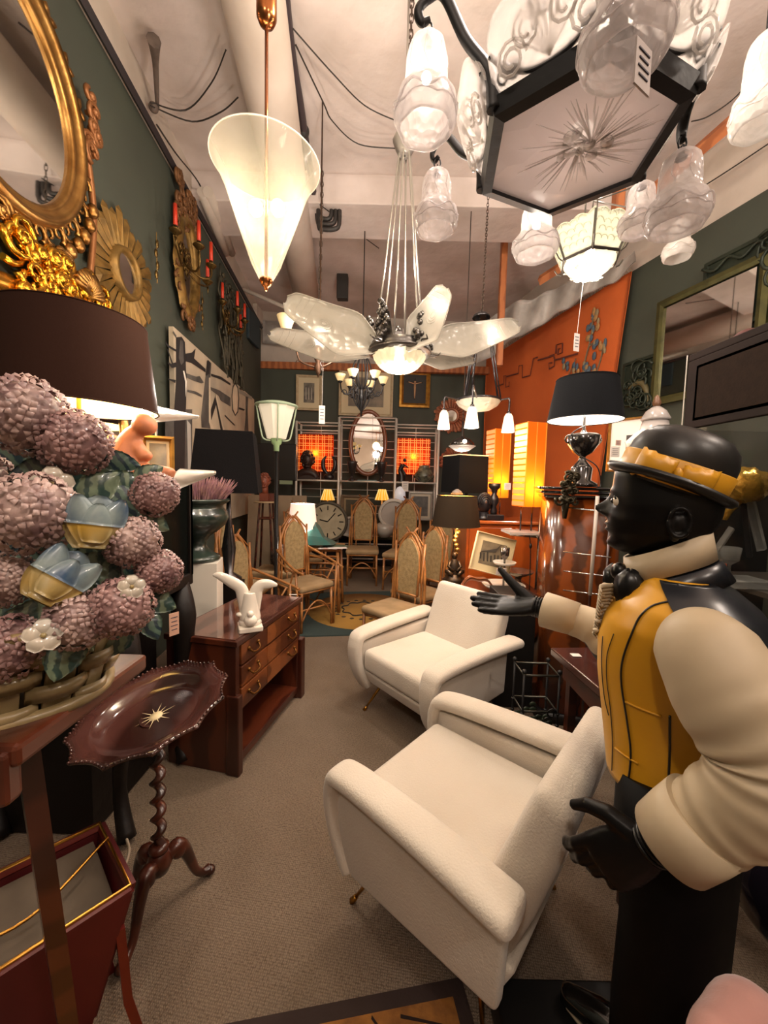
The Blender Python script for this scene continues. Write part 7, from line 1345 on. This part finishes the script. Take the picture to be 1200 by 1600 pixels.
for z_, r_ in ((.03, .16), (.20, .085)): mb = MB(); mb.lathe([(.01, z_), (r_*.9, z_+.004), (r_, z_+.022), (r_*.98, z_+.024), (r_*.88, z_+.01), (.01, z_+.006)], 32, c); t.p('dish', mb, glass('d8d0c4', .25, .05, bump=(30, .3)), world=True)
mb = MB(); mb.lathe([(.05, 0), (.045, .012), (.01, .02)], 20, c); t.p('foot', mb, CHROME, world=True); tag_card(783, 893, 2.7, .075, .05, 'white price card in front of the two-tier stand', rz=R(10), lean=R(15))
c = V((D(815, 900, 2.95).x, 2.98, .716)); mb = MB(); mb.lathe([(.05, 0), (.045, .02), (.02, .05), (.03, .08), (.10, .11), (.12, .13), (.11, .13), (.02, .09)], 28, c); single('silver_tazza', 'silver footed dish at right end of the low table', 'dish', mb, mat('a89c8c', .15, .9))
c = V((D(742, 905, 2.85).x+.02, 2.82, .716)); mb = MB(); mb.grid(lambda u, v: c+V(((u-.5)*.24, (v-.5)*.06, .03+.09*math.sin(u*PI)+.02*math.sin(u*9))), 14, 4, th=(0, .004, -.02)); single('wooden_dish', 'curved brown wooden leaf dish lying on the low table', 'dish', mb, mat('6a3c22', .35, coat=.3))
mb = MB(); mb.box((.91, 2.64, .39), (.25, .25, .78)); single('black_pedestal', 'plain black box pedestal right of the far white armchair', 'pedestal', mb, mat('0a0808', .5), bev=.004)
# ---- console, iron stand
t = T('console_table', 'dark red-brown desk behind the statue with keyboard-like board', 'desk', (1.1, 1.55, 0)); mb = MB(); mb.add([V(p)+V((0, 0, z)) for z in (.715, .75) for p in ((.80, 1.76, 0), (.84, 1.22, 0), (1.24, 1.22, 0), (1.24, 1.80, 0))], [(0, 1, 2, 3), (7, 6, 5, 4), (0, 4, 5, 1), (1, 5, 6, 2), (2, 6, 7, 3), (3, 7, 4, 0)], False); t.p('top', mb, mat('3a1814', .2, coat=.6, var=(3, '2a100c', .6)), world=True, bev=.006)
mb = MB(); mb.box((1.05, 1.5, .66), (.38, .5, .10)); t.p('apron', mb, DW, world=True)
for x, y in ((.88, 1.70), (.90, 1.28), (1.2, 1.28), (1.2, 1.74)): mb = MB(); mb.box((x, y, .33), (.035, .035, .66)); t.p('leg', mb, DW, world=True)
mb = MB(); mb.box((.96, 1.40, .765), (.16, .2, .02)); t2_ = T('striped_board', 'dark board with pale stripes lying on the dark desk', 'board', (.96, 1.4, .752)); t2_.p('board', mb, mat('1c1c1e', .4), world=True)
for k in range(6): mb = MB(); mb.box((.92, 1.33+.022*k, .777), (.09, .007, .003)); t2_.p('stripe', mb, mat('a8a49c', .5), world=True)
c = Z(893, 1018, .752); mb = MB(); mb.box((c.x, c.y-.04, .7535), (.04, .03, .002)); single('small_card', 'tiny white card lying on corner of dark desk', 'card', mb, PAPER)
t = T('iron_plant_stand', 'wrought iron wire stand with curls beside the black pedestal', 'stand', (.82, 1.95, 0)); q = V((.82, 1.95, 0))
for a in (-1, 1):
    for b_ in (-1, 1): mb = MB(); mb.tube([q+V((a*.09, b_*.07, 0)), q+V((a*.09, b_*.07, .56))], .006, 6); mb.ell(q+V((a*.09, b_*.07, .57)), .012); [mb.ell(q+V((a*.09, b_*.07, .05+.06*k)), (.012, .012, .006), 6, 4) for k in range(6)]; t.p('upright', mb, IRON, world=True)
for z_ in (.36, .55): mb = MB(); mb.tube([q+V((a*.09, b_*.07, z_)) for a, b_ in ((-1, -1), (1, -1), (1, 1), (-1, 1))], .006, 5, loop=True); t.p('hoop', mb, mat('3a3a34', .4, .6), world=True)
mb = MB(); 
for k in range(7): cc = q+V((-.06+.02*k, -.07, .08+.045*k)); mb.tube([cc+V((math.cos(a)*.03*(1-a/10), 0, math.sin(a)*.03*(1-a/10))) for a in [j*.5 for j in range(15)]], .004, 5)
t.p('scrolls', mb, IRON, world=True)
mb = MB(); rs = random.Random(8)
for i in range(40): cc = q+V((rs.uniform(-.07, .07), rs.uniform(-.06, .06), rs.uniform(.05, .35))); mb.ell(cc, (.02, .006, .014), 6, 4)
t.p('metal_leaves', mb, mat('1e2a1c', .5), world=True)
# ---- tall glass cabinet at right
CX, CY0, CY1 = 1.31, .60, 1.72; t = T('glass_cabinet', 'large dark brown glass-fronted cabinet along the right edge', 'display cabinet', (1.55, 1.15, 0)); CBM = mat('14100d', .8, spec=.1, var=(2, '2e2320', .6)); PNL = mat('241a14', .95, spec=.1, var=(40, '18110d', .5), bump=(120, .2))
mb = MB(); mb.box((CX+.26, (CY0+CY1)/2, 2.075), (.52, CY1-CY0, .03)); t.p('top', mb, CBM, world=True, bev=.004)
mb = MB(); mb.box((CX+.012, (CY0+CY1)/2, 1.915), (.024, CY1-CY0, .29)); t.p('header', mb, CBM, world=True, bev=.004); mb = MB(); mb.loft([[V((CX-e, y, z)) for y, z in ((CY1-.05-i, 1.80+i), (CY0+.05+i, 1.80+i), (CY0+.05+i, 2.03-i), (CY1-.05-i, 2.03-i))] for e, i in ((.0, 0), (-.004, .008), (.001, .012))], sm=False); t.p('header_panel', mb, PNL, world=True)
for y in (CY0+.02, CY1-.015): 
    for x in (CX+.02, CX+.49): mb = MB(); mb.box((x, y, 1.03), (.03, .03, 2.06)); t.p('post', mb, BLK if y < 1 else CBM, world=True)
mb = MB(); mb.box((CX+.015, 1.07, 1.2), (.03, .03, 1.1)); t.p('door_post', mb, BLK, world=True)
mb = MB(); mb.tube([(CX-.003, CY1+.003, .9), (CX-.003, CY1+.003, 2.09)], .003, 4); t.p('light_edge', mb, mat('c8c0b4', .4), world=True)
for a, b_ in ((CY0+.04, 1.05), (1.09, CY1-.03)): mb = MB(); mb.box((CX+.012, (a+b_)/2, 1.28), (.004, b_-a, .98)); t.p('glass_door', mb, glass('141616', .93, .03), world=True)
mb = MB(); mb.box((CX+.5, (CY0+CY1)/2, 1.03), (.01, CY1-CY0, 2.0)); t.p('back', mb, mat('2e2a26', .6, var=(1.5, '1c1a18', .8)), world=True); mb = MB(); mb.box((CX+.26, CY1, 1.28), (.46, .004, .98)); t.p('end_glass', mb, glass('141616', .93, .03), world=True)
mb = MB(); mb.box((CX+.26, (CY0+CY1)/2, .39), (.48, CY1-CY0-.02, .78)); t.p('lower_case', mb, mat('2c1410', .4), world=True); mb = MB(); mb.box((CX+.26, (CY0+CY1)/2, 1.14), (.44, CY1-CY0-.06, .018)); t.p('glass_shelf', mb, mat('4a443c', .3), world=True)
lamp((CX+.2, 1.35, 1.95), 2.5, WARM, .04, name='cabinet_fill'); c = V((CX+.16, 1.36, 1.15)); LUC = glass('8c8c86', .68, .05)  # unseen point light added under the cabinet top to brighten its contents
t = T('gold_head_lamp', 'gold sculpted head on clear lucite arms inside the glass cabinet', 'sculpture', c); mb = MB(); g = D(1158, 758, 1.42); mb.ell(g, (.10, .07, .065), 24, 16, fn=lambda d: 1+.12*math.sin(d.x*14+d.z*9)*math.cos(d.y*11)); mb.tube([g-U*.02, g+V((-.05, 0, -.10)), g+V((-.055, 0, -.13))], [.03, .02, .012], 8); t.p('gold_head', mb, mat('b8903c', .25, .8, bump=(20, .6, .01)), world=True)
mb = MB(); mb.tube([g+V((.03, 0, -.03)), g+V((.10, 0, -.24))], .020, 4, flat=.5); t.p('lucite_arm', mb, LUC, world=True); mb = MB(); mb.tube([g+V((-.02, 0, -.16)), g+V((-.09, 0, -.28))], .014, 4, flat=.6); t.p('lucite_arm', mb, LUC, world=True); mb = MB(); mb.tube([g+V((.01, 0, -.04)), g+V((.075, .02, -.27))], .012, 4); t.p('dark_arm', mb, BLK, world=True); mb = MB(); mb.box((g.x+.0, g.y, 1.165), (.22, .12, .025)); t.p('base', mb, LUC, world=True)
c = D(1113, 925, 1.5); mb = MB(); mb.box((c.x, c.y, 1.19), (.05, .05, .075)); single('red_box', 'small red-brown box inside the glass cabinet', 'box', mb, mat('9a4a34', .5)); 
for k, (px, d, h_) in enumerate(((1095, 1.62, .16), (1128, 1.55, .10), (1160, 1.5, .13))):
    c = D(px, 900, d); c = V((min(c.x, CX+.42), c.y+.06, 1.149)); mb = MB(); mb.lathe([(.025, 0), (.022, .005), (.005, .02), (.006, h_*.45), (.03, h_*.6), (.035, h_), (.033, h_), (.027, h_*.62)], 18, c); single('glass_goblet', ['tallest clear glass goblet in cabinet, just right of statue collar', 'smallest clear glass goblet in cabinet, middle one', 'clear glass goblet in cabinet near the black door post'][k], 'glass', mb, LUC, 'glass goblets in the cabinet')
picture('framed_picture', 'pale framed picture standing inside the glass cabinet behind the gold head', V((CX+.44, 1.40, 1.52)), V((.05, -1, 0)).normalized(), U, .34, .42, .03, mat('8a8474', .5), mat('8c8878', .7), mat('3c4438', .6), .04)
c = D(1165, 500, 1.5); t = T('dark_shade_lamp', 'lamp with dark grey conical shade on top of the glass cabinet', 'table lamp', (CX+.25, 1.30, 2.09)); c = V((CX+.25, 1.33, 2.2)); mb = MB(); mb.lathe([(.16, -.1), (.10, .14)], 40, c, caps=False); t.p('lamp_shade', mb, mat('26262a', .8), world=True); mb = MB(); mb.lathe([(.05, -.11), (.045, -.09), (.01, -.05), (.01, .1)], 16, c); t.p('base', mb, DM, world=True)
c = V((CX+.13, 1.58, 2.09)); mb = MB(); mb.ell(c+U*.02, (.06, .05, .04)); mb.lathe([(.07, 0), (.075, .006), (.04, .012)], 24, c); single('red_hat', 'small dark red rounded hat on top of glass cabinet', 'hat', mb, mat('4c2420', .7)); mb = MB(); mb.ell(V((CX+.13, 1.46, 2.10)), (.05, .05, .014)); single('yellow_plate', 'small pale yellow dish on top of glass cabinet beside the hat', 'dish', mb, mat('b0a468', .5))
# ---- bottom right corner
t = T('pink_chair', 'pink velvet chair with rounded back cropped at bottom right corner', 'chair', (.62, .42, 0)); PK = mat('a87c74', .9, sheen=.4, bump=(80, .3), var=(4, '9c6458', .5)); c = D(1160, 1625, .55); mb = MB(); mb.at(c, rz=R(20)); mb.ell((0, 0, 0), (.085, .05, .065), 32, 20, fn=lambda d: 1+.05*math.sin(6*d.x)); t.p('back_cushion', mb, PK, world=True); mb = MB(); mb.box((c.x+.0, c.y-.14, .42), (.3, .3, .12)); t.p('seat', mb, PK, world=True, bev=.04, bseg=4); mb = MB(); mb.tube([(c.x, c.y, c.z), (c.x, c.y, .4)], .03, 8); t.p('back_post', mb, DW, world=True)
for a in (-1, 1):
    for b_ in (-1, 1): mb = MB(); mb.tube([(c.x+a*.12, c.y-.14+b_*.12, .38), (c.x+a*.13, c.y-.14+b_*.13, 0)], .014, 6); t.p('leg', mb, DW, world=True)
c = V((1.02, .80, .62)); mb = MB(); mb.lathe([(.16, -.62), (.16, -.60), (.04, -.56), (.04, -.22), (.10, -.18), (.17, -.08), (.18, 0), (.15, .1), (.08, .16), (.0005, .18)], 40, c); single('smoked_glass_globe', 'dark smoked glass globe on a foot behind the statue sleeve', 'glass globe', mb, mat('16121a', .05, coat=1, bump=(6, .15)))
mb = MB(); mb.lathe([(.10, 0), (.125, .01), (.128, .016), (.09, .012)], 32, (c.x+.06, c.y+.06, c.z+.185)); single('silver_plate', 'pale plate on top of the smoked glass globe at right edge', 'plate', mb, mat('c8c4bc', .2, coat=.5))
